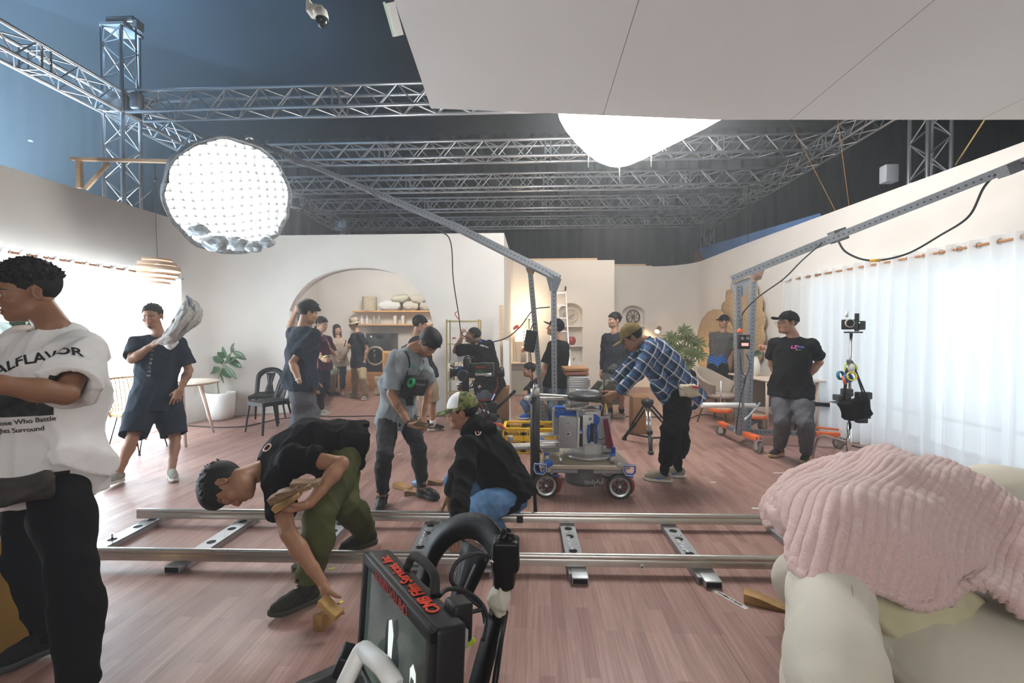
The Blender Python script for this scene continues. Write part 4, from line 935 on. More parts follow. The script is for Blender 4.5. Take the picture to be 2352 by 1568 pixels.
def person(label, Y, H, pose, look, res=.008, fres=.0035, group=None, build=1.0):
 s = H/1.72; g = lambda k: np.array(P(pose[k][0], pose[k][1], Y+(pose[k][2] if len(pose[k]) > 2 else 0)))
 pose = dict(pose); y0 = math.degrees(atan2(-(pose['pel'][0]-1230), FPX))
 for k_ in ('yaw', 'hyaw', 'pyaw', 'toeR', 'toeL'):
  if k_ in pose: pose[k_] = pose[k_]+y0
 pel, neck = g('pel'), g('neck'); hc = g('head'); yaw = R(pose['yaw']); hy = R(pose.get('hyaw', pose['yaw'])); py_ = R(pose.get('pyaw', pose['yaw']))
 hfr = face_frame(hy, R(pose.get('hpitch', 0)), R(pose.get('hroll', 0)))
 if 'hfwd' in pose:
  f_ = un(pose['hfwd']); u_ = np.array(pose['hup'], float); u_ = un(u_-f_*(u_@f_)); hfr = np.array([np.cross(u_, f_)*-1.0, f_, u_])
 mid = g('mid') if 'mid' in pose else (pel+neck)/2
 rt = V(-cos(yaw), -sin(yaw), 0)
 rt[2] = pose.get('shtilt', 0); rt = un(rt); up = un(neck-mid); rt = un(rt-up*(rt@up)*.6); fw = np.cross(up, rt); fw = fw if fw@V(sin(yaw), -cos(yaw), -.3) > 0 or True else -fw
 rp = V(-cos(py_), -sin(py_), 0); sw = pose.get('sw', .172)*s*build; shR = neck+rt*sw-up*.070*s; shL = neck-rt*sw-up*.070*s
 if 'shR' in pose: shR = g('shR')
 if 'shL' in pose: shL = g('shL')
 hpR = pel+rp*.088*s-V(0, 0, .02); hpL = pel-rp*.088*s-V(0, 0, .02); hs = look.get('hs', 1.0)*s*1.02
 A = {}
 for k, sh in (('R', shR), ('L', shL)):
  e = pose['el'+k]; A['el'+k] = J(sh, e[0], e[1], .285*s, e[2]); w_ = pose['wr'+k]; A['wr'+k] = J(A['el'+k], w_[0], w_[1], .25*s, w_[2])
 for k, hp in (('R', hpR), ('L', hpL)):
  e = pose['kn'+k]; A['kn'+k] = J(hp, e[0], e[1], .42*s, e[2])
  a_ = pose['an'+k]
  if len(a_) > 3: q = np.array(F(a_[0], a_[1], a_[3]))
  else: q = J(A['kn'+k], a_[0], a_[1], .41*s, a_[2])
  A['an'+k] = q
 if pose.get('dbg'): print(label[:30], 'sh', [round(float(np.linalg.norm(A['kn'+k]-A['an'+k])), 2) for k in 'RL'], 'foot z', A['anR'][2], A['anL'][2], 'pel z', pel[2], 'spine', round(float(np.linalg.norm(neck-pel)), 2))
 root = thing('person', label, 'person', (pel[0], pel[1], 0), 0, group); bw = build
 def body(B, head=True):
  B.limb([pel, mid, neck-up*.16*s, neck-up*.08*s], [.100*s*bw, .092*s*bw, .088*s*bw, .070*s*bw], .03, rp, 1.25); B.limb([shR, neck-up*.065*s, shL], [.044*s, .052*s, .044*s], .02)
  B.limb([neck-up*.06*s, neck+up*.01*s, hc-hfr[2]*.05*hs-hfr[1]*.022*hs], [.055*s, .055*s*bw**.5, .053*s*bw**.5], .025)
  for k, sh in (('R', shR), ('L', shL)):
   e, w_ = A['el'+k], A['wr'+k]; b5 = bw**.7; B.limb([sh, sh+(e-sh)*.45, e], [.050*s*b5, .047*s*b5, .037*s*b5], .02); B.limb([e, e+(w_-e)*.3, e+(w_-e)*.7, w_], [.038*s*b5, .041*s*b5, .031*s*b5, .0245*s*b5], .012)
  for k, hp in (('R', hpR), ('L', hpL)):
   n_, a_ = A['kn'+k], A['an'+k]; B.limb([hp, hp+(n_-hp)*.5, n_], [.085*s, .070*s, .052*s], .02); dn = un(a_-n_); cf = un(np.cross(np.cross(dn, V(sin(py_), -cos(py_), 0)), dn)); B.limb([n_, n_+(a_-n_)*.3-cf*.012*s, n_+(a_-n_)*.7-cf*.005*s, a_], [.047*s, .051*s, .038*s, .035*s], .015)
 parts = []; B = Fld(); body(B); parts.append(B.mesh(res))
 Hd = Fld(); Hd.limb([hc-hfr[2]*.05*hs-hfr[1]*.022*hs, neck+up*.02*s], [.053*s*bw**.5, .056*s*bw**.5], .025); head_prims(Hd, hc, hfr, hs); parts.append(Hd.mesh(fres))
 hr = min(fres*1.05, .0045)
 for k in 'RL':
  w_, e = A['wr'+k], A['el'+k]; hd = pose.get('hand'+k, {})
  if hd.get('hide'): continue
  d = un(np.array(hd['d'])) if 'd' in hd else un(w_-e); n_ = hd.get('n', -rt if k == 'R' else rt); t_ = hd.get('t', V(sin(yaw), -cos(yaw), 0))
  HB = Fld(); HB.limb([w_-un(w_-e)*.05*s, w_+d*.01*s], [.0275*s, .0225*s], .01); hand_prims(HB, w_, d, np.array(n_, float), np.array(t_, float), s*hd.get('s', 1.0), hd.get('curl', (.35, .4, .45, .5)), hd.get('spread', .08), hd.get('thumb', (.5, .3))); parts.append(HB.mesh(hr))
 o_ = dict(look); tt = look.get('tattoo_at')
 if tt: k, f_ = tt[0], tt[1]; pt = A['el'+k]+(A['wr'+k]-A['el'+k])*f_; o_['tattoo'] = (pt, .055)
 ob = to_obj('body', parts, SKINM, root, face_cols(hc, hfr, hs, look.get('skin', (.42, .24, .16)), o_))
 A.update(pel=pel, neck=neck, mid=mid, hc=hc, hfr=hfr, shR=shR, shL=shL, rt=rt, fw=fw, up=up, s=s, hs=hs, root=root, hpR=hpR, hpL=hpL, rp=rp, body=ob)
 if look.get('hair'): to_obj('hair', [hair_mesh(hc, hfr, hs, look['hair'], fres*1.1, int(Y*10))], look.get('hairm', HAIRM), root)
 t = look['top']; l = t.get('loose', .03); T = Fld(); hem = t.get('hem', .12)*s; pu = un(mid-pel); fwp = V(sin(py_), -cos(py_), 0)
 low = pel-pu*hem; wr_ = t.get('w', 1.25)
 T.limb([low, pel, mid, neck-up*.13*s, neck-up*.075*s], [(.112+l*1.15)*s*bw, (.110+l)*s*bw, (.108+l*.9)*s*bw, (.104+l*.75)*s*bw, (.088+l*.2)*s*bw], .05, rt if abs(yaw-py_) < .5 else un(rt+rp), wr_)
 T.limb([shR, neck-up*.040*s, shL], [(.046+l*.35)*s, .064*s, (.046+l*.35)*s], .03)
 if t.get('belly'): T.ell(pel+pu*.1+np.array(fwp)*.05, V(.15, .13, .14)*t['belly'], None, .08)
 hipf = []
 for k, hp in (('R', hpR), ('L', hpL)):
  d_ = un(A['kn'+k]-hp)
  if -(d_@pu) > .6 and l < .055: T.limb([hp, hp+d_*(hem+.04)], [(.084+l*.6)*s*bw**.6]*2, .12); hipf.append(T._seg([hp, hp+d_*(hem+.04)], [(.086+l*.7)*s*bw**.6]*2, None, 1)[0])
 T.plane(low, -pu if not t.get('hemdir') else -un(pu+np.array(t['hemdir']))); T.limb([low+pu*.035, low-pu*.1], [(.100+l)*s*bw]*2, .004, rt, wr_, op='s')
 T0 = T; HEM = low; tfn = T._seg([pel-pu*.2, pel, mid], [(.106+l)*s*bw]*3, rt if abs(yaw-py_) < .5 else un(rt+rp), wr_)[0]; tf0 = tfn; tfn = (lambda Q: np.minimum.reduce([tf0(Q)]+[f(Q) for f in hipf])); T = Fld(); T.group(T0, 0); sl = t.get('sleeve', .62)
 for k, sh in (('R', shR), ('L', shL)):
  e, w_ = A['el'+k], A['wr'+k]; b5 = bw**.7
  S_ = Fld()
  if sl <= 1: q = sh+(e-sh)*sl; S_.limb([sh, q], [(.055+l*.40)*s*b5, (.052+l*t.get('flare', .85))*s*b5], .03); dd = un(e-sh); S_.cutnear(q, dd, .2*s); S_.limb([q-dd*.03*s, q+dd*.08], [(.036+l*t.get('flare', .85)*.62)*s*b5]*2, .003, op='s'); T.group(S_, .035)
  else:
   q = e+(w_-e)*(sl-1); T.limb([sh, sh+(e-sh)*.5, e], [(.054+l*.5)*s*b5, (.050+l*.45)*s*b5, (.043+l*.4)*s*b5], .04); T.limb([e, e+(q-e)*.6, q], [(.043+l*.4)*s*b5, (.040+l*.35)*s*b5, (.031+l*.25)*s*b5], .02)
 fa = t.get('fold', .010)*s; dn = V(0, 0, 1)
 wk = lambda Q: .55+.75*np.exp(-(np.minimum(np.sqrt(((Q-(shR-up*.1)).astype(float)**2).sum(-1)), np.sqrt(((Q-(shL-up*.1))**2).sum(-1)))/.16)**2)+.5*np.exp(-(((Q-pel)@pu)/.12)**2)
 T.fn(folds(int(Y*7)+3, fa, t.get('ff', 30), [rt+.5*up, rt*1.2-.6*up, up*.4+rt], wk))
 for k, sh in (('R', shR), ('L', shL)):
  e, w_ = A['el'+k], A['wr'+k]
  if sl > 1: q = e+(w_-e)*(sl-1); dd = un(w_-e); T.cutnear(q, dd, .09*s)
 T.ell(neck+up*.030*s+un(fw if fw@V(sin(yaw), -cos(yaw), 0) > 0 else -fw)*.022*s, V(1, 1, 1)*t.get('neckr', .064)*s, None, .006, 's')
 to = to_obj(t.get('name', 't_shirt'), [T.mesh(res if res < .0075 else res*.9)], t['m'], root, t.get('cols')); A['top'] = to
 l_top = look['top'].get('loose', .03); t = look['legs']; l = t.get('loose', .015); T = Fld(); wl = t.get('waist', .07)
 T.limb([pel+pu*(wl+.03)*s, pel-pu*.03*s], [(.102+l*.6)*s*bw, (.104+l*.6)*s*bw], .04, rp, 1.22); T.plane(pel+pu*wl*s, pu); ln = t.get('len', 1.94)
 for k, hp in (('R', hpR), ('L', hpL)):
  n_, a_ = A['kn'+k], A['an'+k]; G_ = T; T = Fld()
  if ln <= 1:
   q = hp+(n_-hp)*ln; dd = un(n_-hp); T.limb([hp+V(0, 0, .01), hp+(n_-hp)*.5, q], [(.088+l*.5)*s*bw**.6, (.076+l)*s*bw**.6, (.062+l*1.25)*s], .03); T.cutnear(q, dd, .25*s); T.limb([q-dd*.04, q+dd*.06], [(.052+l*1.1)*s]*2, .003, op='s')
  else: T.limb([hp+V(0, 0, .01), hp+(n_-hp)*.5, n_], [(.088+l*.5)*s*bw**.6, (.073+l)*s*bw**.6, (.056+l)*s], .03)
  d_ = un(n_-hp); th_ = .02+.22*float(np.clip((-(d_@pu)-.55)/.3, 0, 1))
  T.ops.append(('i', lambda Q, hp=hp, d_=d_, th_=th_: np.where(((Q-HEM)@pu > (.15 if l_top > .055 else .02)) & ((Q-hp)@d_ < th_), tfn(Q)+.013, -.05), None, None, .002))
  if ln > 1:
   q = n_+(a_-n_)*(ln-1); dn_ = un(a_-n_); cf = un(np.cross(np.cross(dn_, V(sin(py_), -cos(py_), 0)), dn_)); tp = t.get('taper', 1.0); T.limb([n_, n_+(a_-n_)*.35-cf*.014*s, q], [(.056+l)*s, (.056+l)*s, (.042+l*tp)*s], .02); dd = un(a_-n_); T.cutnear(q, dd, .13*s); T.limb([q-dd*.03, q+dd*.05], [(.034+l*.6)*s]*2, .003, op='s')
  G_.group(T, .022); T = G_
 kk = [A['knR'], A['knL']]; aa = [A['anR'], A['anL']]
 wk = lambda Q: .30+.5*sum(np.exp(-((Q-k_)**2).sum(-1)/.012) for k_ in kk)+t.get('bunch', .6)*sum(np.exp(-((Q-a_)**2).sum(-1)/.020) for a_ in aa)+.5*np.exp(-((Q-pel)**2).sum(-1)/.02)
 T.fn(folds(int(Y*11)+1, t.get('fold', .010)*s*.85, t.get('ff', 32), [V(.7, .3, .7), V(-.8, .3, .7), V(.9, -.4, .3), V(-.3, .5, 1)], wk))
 A['legs'] = to_obj(t.get('name', 'trousers'), [T.mesh(res if res < .0075 else res*.9)], t['m'], root)
 if look.get('socks'):
  T = Fld()
  for k in 'RL': n_, a_ = A['kn'+k], A['an'+k]; dd = un(a_-n_); T.limb([a_-dd*look.get('sock_h', .14)*s, a_-dd*.06*s, a_+dd*.01], [.047*s, .042*s, .041*s], .01)
  for k in 'RL': n_, a_ = A['kn'+k], A['an'+k]; dd = un(a_-n_); T.cutnear(a_-dd*look.get('sock_h', .14)*s, -dd, .07)
  to_obj('socks', [T.mesh(res*.8)], look['socks'], root)
 st = look.get('shoes')
 if st:
  for k, sd in (('R', 1), ('L', -1)):
   if st.get('only') and k not in st['only']: continue
   ty_ = pose.get('toe'+k, pose.get('pyaw', pose['yaw'])); pit = pose.get('tp'+k, 0); a = R(ty_); shoe(root, A['an'+k], V(sin(a)*cos(R(pit)), -cos(a)*cos(R(pit)), -sin(R(pit))), s*st.get('s', 1.0), st, min(res*.8, .006), sd)
 if look.get('cap'): cp = look['cap']; A['cap'] = cap_obj(root, hc, hfr, hs, cp['m'], cp.get('bm', cp['m']), fres*1.2, cp.get('tilt', 0), cp.get('dep', 0), cp.get('front'), cp.get('brim', .075), cp.get('back', False))
 if look.get('glasses'):
  G = MB(); W_ = lambda x, y, z: hc+(x*hfr[0]+y*hfr[1]+z*hfr[2])*hs
  for x in (-1, 1):
   G.tube([W_(x*.032+.023*cos(q), .104, -.004+.017*sin(q)) for q in [2*pi*i/18 for i in range(18)]], .0015*hs, 6, True); G.tube([W_(x*.055, .102, .002), W_(x*.078, .06, .002), W_(x*.084, .0, .0)], .0014*hs, 6)
  G.tube([W_(-.009, .106, 0), W_(.009, .106, 0)], .0014*hs, 6); G.build('glasses', look['glasses'], root)
 return A
def cloth(name, col, na=.08, bump=.25, **k): return mat('cloth_'+name, col, .88, 0, na, 14, bump, 420, spec=.15, **k)
NAVYK = cloth('near_black', (.018, .020, .026)); DNAVY = cloth('dark_navy', (.022, .032, .048)); WHITET = cloth('white', (.82, .81, .80), .03)
GREYT = cloth('heather_grey', (.25, .28, .30), .18); OLIVE = cloth('olive', (.075, .080, .028), .12); CHARC = cloth('charcoal_denim', (.035, .035, .040), .2)
DENIM = cloth('blue_denim', (.10, .20, .36), .28); GREYP = cloth('grey_cargo', (.095, .095, .105), .1); KHAKI = cloth('khaki', (.36, .28, .18), .08)
BLACKC = cloth('black', (.006, .006, .007), .15); PLUM = cloth('plum', (.065, .020, .050), .1); BEIGEJ = cloth('beige_jacket', (.42, .35, .28), .06); SAGE = cloth('sage', (.22, .23, .18), .06)
CREAMC = cloth('cream_towel', (.62, .57, .44), .05)
S_TAN = (.52, .30, .19); S_MID = (.40, .215, .125); S_DARK = (.30, .155, .09); S_PALE = (.60, .37, .26)
sneak = lambda u, so=None, la=None, **k: dict(upper=cloth('shoe_'+u[0], u[1], .12), sole=so or mat('sole_white', (.62, .60, .54), .6), laces=la, **k)
SH_GREY = sneak(('grey', (.30, .30, .26)), la=mat('lace_pale', (.5, .5, .45), .8)); SH_BLK = sneak(('black', (.018, .018, .02)), mat('sole_dark', (.05, .05, .05), .7), BLACKM)
SH_CROC = dict(upper=mat('clog_black', (.02, .02, .022), .5), sole=mat('clog_black', (.02, .02, .022), .5), holes=True, sole_h=.03, collar=.075)
H_SHORT = dict(t=.008, top=.020, tufts=160, tl=.018, stand=.7, flow=(0, .3, .1))
H_SIDE = dict(t=.012, top=.026, tufts=220, tl=.026, stand=.35, flow=(0, .5, -.1), vol=1.0, vy=.02)
# ================================================================ THE CAST
PLAID = None
def plaid_mat():
 m, nt, N, L, b = nodes('cloth_plaid'); tc = N.new('ShaderNodeTexCoord'); b.inputs['Roughness'].default_value = .9; b.inputs['Specular IOR Level'].default_value = .15
 mp = N.new('ShaderNodeMapping'); mp.inputs['Rotation'].default_value = (0, R(-38), 0); L.new(tc.outputs['Object'], mp.inputs[0]); sp = N.new('ShaderNodeSeparateXYZ'); L.new(mp.outputs[0], sp.inputs[0])
 def band(src, freq, ph, lo):
  a = N.new('ShaderNodeMath'); a.operation = 'MULTIPLY_ADD'; a.inputs[1].default_value = freq; a.inputs[2].default_value = ph; L.new(src, a.inputs[0])
  f = N.new('ShaderNodeMath'); f.operation = 'FRACT'; L.new(a.outputs[0], f.inputs[0]); c = N.new('ShaderNodeMath'); c.operation = 'LESS_THAN'; c.inputs[1].default_value = lo; L.new(f.outputs[0], c.inputs[0]); return c.outputs[0]
 def mixc(a, col, fac):
  mx = N.new('ShaderNodeMix'); mx.data_type = 'RGBA'; mx.inputs[7].default_value = (*col, 1); mm = N.new('ShaderNodeMath'); mm.operation = 'MULTIPLY'; mm.inputs[1].default_value = .62; L.new(fac, mm.inputs[0]); L.new(mm.outputs[0], mx.inputs[0])
  if a is None: mx.inputs[6].default_value = (.035, .13, .25, 1)
  else: L.new(a, mx.inputs[6])
  return mx.outputs[2]
 ad = N.new('ShaderNodeMath'); ad.operation = 'ADD'; ym = N.new('ShaderNodeMath'); ym.operation = 'MULTIPLY'; ym.inputs[1].default_value = .2; L.new(sp.outputs['Y'], ym.inputs[0]); L.new(sp.outputs['X'], ad.inputs[0]); L.new(ym.outputs[0], ad.inputs[1])
 c = None
 for src in (ad.outputs[0], sp.outputs['Z']): c = mixc(c, (.012, .016, .040), band(src, 11, .1, .42))
 for src in (ad.outputs[0], sp.outputs['Z']): c = mixc(c, (.60, .58, .56), band(src, 11, .70, .13)); c = mixc(c, (.30, .04, .12), band(src, 11, .36, .04))
 L.new(c, b.inputs['Base Color']); return m
PLAID = plaid_mat()
A18 = person('person in black t-shirt and grey trousers by the long curtain, hands behind back', 5.05, 1.68,
 dict(pel=(1816, 888), neck=(1822, 776), head=(1808, 742), yaw=-14, hyaw=-52, hpitch=-3, elR=(1772, 836, 1), wrR=(1800, 880, 1), elL=(1882, 832, 1), wrL=(1840, 880, 1),
         knR=(1797, 968, -1), anR=(1790, 1030, 0, .09), knL=(1850, 972, -1), anL=(1852, 1041, 0, .09), toeR=-35, toeL=-12, handR=dict(curl=(.8,)*4), handL=dict(curl=(.8,)*4)),
 dict(skin=(.50, .29, .19), goatee=True, hair=dict(t=.006, top=.008, tufts=0), glasses=mat('glasses_frame', (.05, .04, .04), .3), cap=dict(m=BLACKC, tilt=.12, brim=.07),
         top=dict(m=BLACKC, loose=.030, hem=.11, sleeve=.66, belly=.9, fold=.009), legs=dict(m=GREYP, loose=.024, len=1.93, taper=.9, fold=.014), shoes=dict(upper=cloth('boot_black', (.03, .03, .03)), sole=mat('gum_sole', (.40, .26, .13), .6), laces=BLACKM, stripe=mat('boot_orange', (.85, .22, .03), .5), collar=.15, sole_h=.034)), res=.009, fres=.0042, build=1.06)
A1 = person('person in oversized white printed t-shirt and black trousers at the left edge, looking down', 1.85, 1.75,
 dict(pel=(112, 1062), neck=(124, 762), head=(64, 672), yaw=-58, hyaw=-78, hpitch=10, pyaw=-75, elL=(150, 905, -1), wrL=(-70, 872, -1), elR=(10, 900, 1), wrR=(-120, 880, 1),
         knR=(62, 1290, 1), anR=(110, 1452, 0, .10), knL=(165, 1300, -1), anL=(178, 1600, 0, .09), toeR=-82, toeL=-80),
 dict(skin=(.36, .19, .11), hair=dict(t=.006, top=.026, tufts=420, tl=.024, stand=1.0, flow=(0, .35, .15), line_y=[-.13, -.06, -.035, -.012, .012, .028, .040, .062, .085, .12], line_z=[-.050, -.046, -.030, .030, .012, -.022, .032, .046, .060, .066]),
         top=dict(m=WHITET, loose=.066, hem=.13, sleeve=.86, w=1.15, fold=.026, ff=26, flare=.72), socks=BLACKC, legs=dict(m=BLACKC, loose=.022, len=1.97, taper=.9, fold=.014), shoes=SH_BLK), res=.0075, fres=.0028)
A2 = person('person in dark t-shirt and knee-length shorts walking with a newspaper over the shoulder', 4.45, 1.72,
 dict(pel=(357, 912), neck=(364, 772), head=(350, 727), yaw=-6, hyaw=-22, hpitch=8, hroll=.1, elR=(303, 826, -1), wrR=(352, 791, -1), elL=(434, 850, 1), wrL=(414, 895, -1),
         knR=(304, 1006, -1), anR=(272, 1086, 0, .10), knL=(402, 1005, -1), anL=(394, 1078, 0, .09), toeR=-30, toeL=10, tpR=-8,
         handR=dict(d=(.45, 0, .25), n=(0, .5, -.5), t=(0, -.3, .9), curl=(.75, .8, .85, .9)), handL=dict(d=(-.25, -.2, -.9), n=(-.3, .5, 0), t=(-.6, -.5, 0), curl=(.25, .4, .6, .7))),
 dict(skin=(.44, .25, .165), stubble=True, hair=dict(t=.008, top=.014, tufts=30, tl=.02, flow=(0, -.6, 0), line_z=[-.085, -.075, -.050, .030, .030, .02, .050, .066, .080, .085]),
         top=dict(m=DNAVY, loose=.038, hem=.12, sleeve=.80, fold=.010), legs=dict(name='shorts', m=DNAVY, loose=.045, len=.94, fold=.013, ff=30), shoes=SH_GREY, tattoo_at=('L', .35)), res=.008, fres=.0038)
A3 = person('person in dark t-shirt and wide grey trousers seen from behind, hand in pocket', 5.15, 1.78,
 dict(pel=(690, 868), neck=(696, 752), head=(708, 718), yaw=128, hyaw=105, hpitch=12, elR=(668, 838, -1), wrR=(688, 877, -1), elL=(728, 830, 1), wrL=(722, 872, 1),
         knR=(692, 955, 1), anR=(690, 1035, 0, .09), knL=(712, 950, 1), anL=(716, 1028, 0, .09), toeR=110, toeL=100, handR=dict(hide=True)),
 dict(skin=(.46, .27, .17), hair=dict(t=.017, top=.030, tufts=260, tl=.032, stand=.3, flow=(0, .5, -.2), vol=1.1, vy=.0, line_z=[-.085, -.080, -.060, .02, .000, -.012, .020, .030, .045, .05]),
         top=dict(m=DNAVY, loose=.040, hem=.13, sleeve=.80, fold=.013), legs=dict(m=cloth('grey_violet', (.10, .10, .12), .15), loose=.050, len=1.98, taper=1.1, fold=.018), shoes=SH_BLK), res=.009, fres=.004)
CAST = {}
A4 = person('person in plum t-shirt and navy trousers gesturing, holding a green-lit meter', 7.5, 1.70,
 dict(pel=(735, 838), neck=(733, 770), head=(739, 745), yaw=40, hyaw=52, hpitch=8, elR=(728, 808, -1), wrR=(741, 826, -1), elL=(766, 812, 1), wrL=(756, 800, -1),
         knR=(731, 892, -1), anR=(738, 940, 0, .09), knL=(746, 888, 1), anL=(733, 925, 0, .09), toeR=40, toeL=40, handL=dict(d=(-.3, -.1, .9), curl=(.2, .3, .4, .5)), handR=dict(d=(.8, -.2, 0), curl=(.9,)*4)),
 dict(skin=(.50, .30, .20), hair=H_SHORT, top=dict(m=PLUM, loose=.032, hem=.1, sleeve=.85), legs=dict(m=cloth('midnight', (.02, .022, .035)), loose=.022, len=1.88, fold=.010), shoes=SH_GREY), res=.011, fres=.005)
A5 = person('person with long dark hair and beige open jacket standing in the alcove', 10.1, 1.60,
 dict(pel=(779, 834), neck=(776, 776), head=(774, 757), yaw=10, hyaw=30, elR=(760, 800, -1), wrR=(776, 820, -1), elL=(797, 802, -1), wrL=(785, 822, -1),
         knR=(768, 870, 1), anR=(771, 892, 0, .09), knL=(787, 872, -1), anL=(787, 899, 0, .09), toeL=10, toeR=-10),
 dict(skin=(.55, .36, .27), hair=dict(t=.012, top=.018, tufts=0, line_z=[-.09, -.085, -.06, .02, -.02, -.03, .020, .040, .055, .06], locks=[([(x*.078, -.01, .03), (x*.088, .0, -.05), (x*.085, .02, -.13), (x*.08, .03, -.17)], .026, .020) for x in (-1, 1)]+[([(0, -.08, .03), (0, -.09, -.06), (0, -.08, -.14)], .06, .045)]),
         top=dict(name='jacket', m=BEIGEJ, loose=.045, hem=.08, sleeve=1.9), legs=dict(name='jeans', m=cloth('indigo', (.03, .05, .10)), loose=.006, len=1.93), shoes=sneak(('white', (.5, .5, .48)))), res=.011, fres=.005)
A6 = person('person in beige bucket hat and khaki trousers holding a phone in the alcove', 9.6, 1.70,
 dict(pel=(824, 832), neck=(820, 764), head=(813, 744), yaw=-62, hyaw=-78, hpitch=14, elL=(843, 800, -1), wrL=(838, 829, -1), elR=(803, 797, 1), wrR=(799, 794, -1),
         knR=(815, 868, 1), anR=(816, 902, 0, .09), knL=(834, 870, -1), anL=(841, 908, 0, .09), toeR=-75, toeL=-30, handR=dict(curl=(.9,)*4)),
 dict(skin=(.52, .34, .25), hair=dict(t=.007, top=.01, tufts=0), glasses=mat('glasses_pale', (.5, .5, .48), .2), top=dict(name='polo_shirt', m=NAVYK, loose=.028, hem=.12, sleeve=.72),
         legs=dict(m=KHAKI, loose=.024, len=1.95, fold=.012), shoes=SH_GREY), res=.011, fres=.005)
def bucket_hat(A, m_, res=.006):
 c, fr, s = A['hc'], A['hfr'], A['hs']; W_ = lambda x, y, z: c+(x*fr[0]+y*fr[1]+z*fr[2])*s; B = Fld(); B.limb([W_(0, -.012, .03), W_(0, -.012, .085), W_(0, -.012, .10)], [.094*s, .086*s, .078*s], .01); B.plane(W_(0, 0, .135), fr[2]); B.plane(W_(0, 0, .03), -fr[2]); B.ell(W_(0, -.012, .03), V(.08, .098, .08)*s, fr, .003, 's')
 o = to_obj('bucket_hat', [B.mesh(res)], m_, A['root']); mb = MB(); mb.lathe([(.090*s, .034*s), (.128*s, .006*s), (.130*s, .008*s), (.090*s, .042*s)], Vector(W_(0, -.010, 0)), Vector(fr[2])); mb.build('brim', m_, o)
bucket_hat(A6, cloth('bucket_beige', (.36, .31, .22)))
tag(MB().box(Vector(A6['wrR'])+Vector((-.04, -.04, .06)), (.012, .075, .15), (0, .2, .3), bev=.004).build('smartphone', BLACK), 'black smartphone held by the person in the bucket hat', 'phone')
A7 = person('person mostly hidden behind others, one bare arm raised with a finger pointing up', 6.3, 1.70,
 dict(pel=(688, 855), neck=(690, 765), head=(702, 735), yaw=120, hyaw=110, elL=(664, 752, 1), wrL=(680, 716, 1), elR=(715, 810, 1), wrR=(718, 840, 1), shL=(676, 776, .15),
         knR=(690, 915, 1), anR=(690, 960, 0, .09), knL=(700, 915, 1), anL=(702, 968, 0, .09), toeR=110, toeL=110, handL=dict(d=(.1, .1, 1), curl=(.0, .9, 1., 1.), n=(.3, 1, 0), t=(1, 0, 0))),
 dict(skin=(.50, .31, .22), hair=H_SHORT, top=dict(m=DNAVY, loose=.03, sleeve=.5), legs=dict(m=CHARC, loose=.02), shoes=SH_BLK), res=.012, fres=.006)
A7b = person('person in sage trousers seated behind the person in the plum t-shirt', 8.4, 1.68,
 dict(pel=(728, 846), neck=(727, 792), head=(727, 765), yaw=60, hyaw=60, elR=(722, 818, -1), wrR=(740, 838, -1), elL=(735, 820, 1), wrL=(745, 838, 1),
         knR=(764, 852, -1), anR=(762, 900, 0, .09), knL=(757, 850, 1), anL=(755, 896, 0, .09), toeR=70, toeL=70),
 dict(skin=(.45, .27, .18), hair=H_SHORT, top=dict(m=BLACKC, loose=.02, sleeve=.6), legs=dict(m=SAGE, loose=.035, len=1.9), shoes=SH_BLK), res=.012, fres=.006)
A8 = person('person in black t-shirt and khaki shorts standing behind the person with the chest harness', 6.35, 1.68,
 dict(pel=(978, 857), neck=(955, 775), head=(965, 746), yaw=112, hyaw=100, hpitch=8, elR=(917, 815, -1), wrR=(945, 850, -1), elL=(985, 820, 1), wrL=(985, 850, 1),
         knR=(994, 925, 1), anR=(994, 975, 0, .09), knL=(975, 925, 1), anL=(970, 965, 0, .09), toeR=95, toeL=80),
 dict(skin=(.48, .28, .18), hair=dict(H_SHORT, tl=.022, top=.024), top=dict(m=NAVYK, loose=.034, sleeve=.8, hem=.1), legs=dict(name='shorts', m=KHAKI, loose=.035, len=.92), socks=WHITET, sock_h=.09, shoes=sneak(('canvas_black', (.03, .03, .03)), mat('sole_offwhite', (.6, .58, .5), .6))), res=.010, fres=.0045)
A9 = person('person in grey t-shirt with black chest harness bending over, holding wood pads', 3.95, 1.70,
 dict(pel=(912, 950), mid=(916, 880), neck=(945, 806), head=(983, 788), yaw=48, pyaw=35, hfwd=(.45, -.40, -.80), hup=(.50, -.30, .72), elR=(899, 905, -1), wrR=(938, 972, -1), elL=(985, 882, 1), wrL=(972, 958, -1),
         knR=(884, 1045, -1), anR=(878, 1136, 0, .09), knL=(962, 1030, -1), anL=(972, 1118, 0, .09), toeR=-12, toeL=48, sw=.165,
         handR=dict(d=(.85, -.1, -.35), n=(-.1, .2, 1), t=(.2, -1, .2), curl=(.35, .4, .5, .5), thumb=(.6, .3)), handL=dict(d=(.1, -.35, -.9), n=(-.6, .6, -.3), t=(.5, -.8, .2), curl=(.3, .4, .4, .5))),
 dict(skin=(.48, .27, .17), tattoo_at=('R', .45), hair=dict(t=.014, top=.022, tufts=150, tl=.032, stand=.12, flow=(0, .8, -.5), vol=1.05, vy=.02, line_z=[-.055, -.05, -.035, .030, .008, -.002, .018, .030, .035, .04]),
         top=dict(m=GREYT, loose=.036, hem=.12, sleeve=.90, fold=.013, neckr=.062), legs=dict(m=CHARC, loose=.008, len=1.94, taper=.8, fold=.010, ff=60), shoes=SH_CROC), res=.0075, fres=.0033)
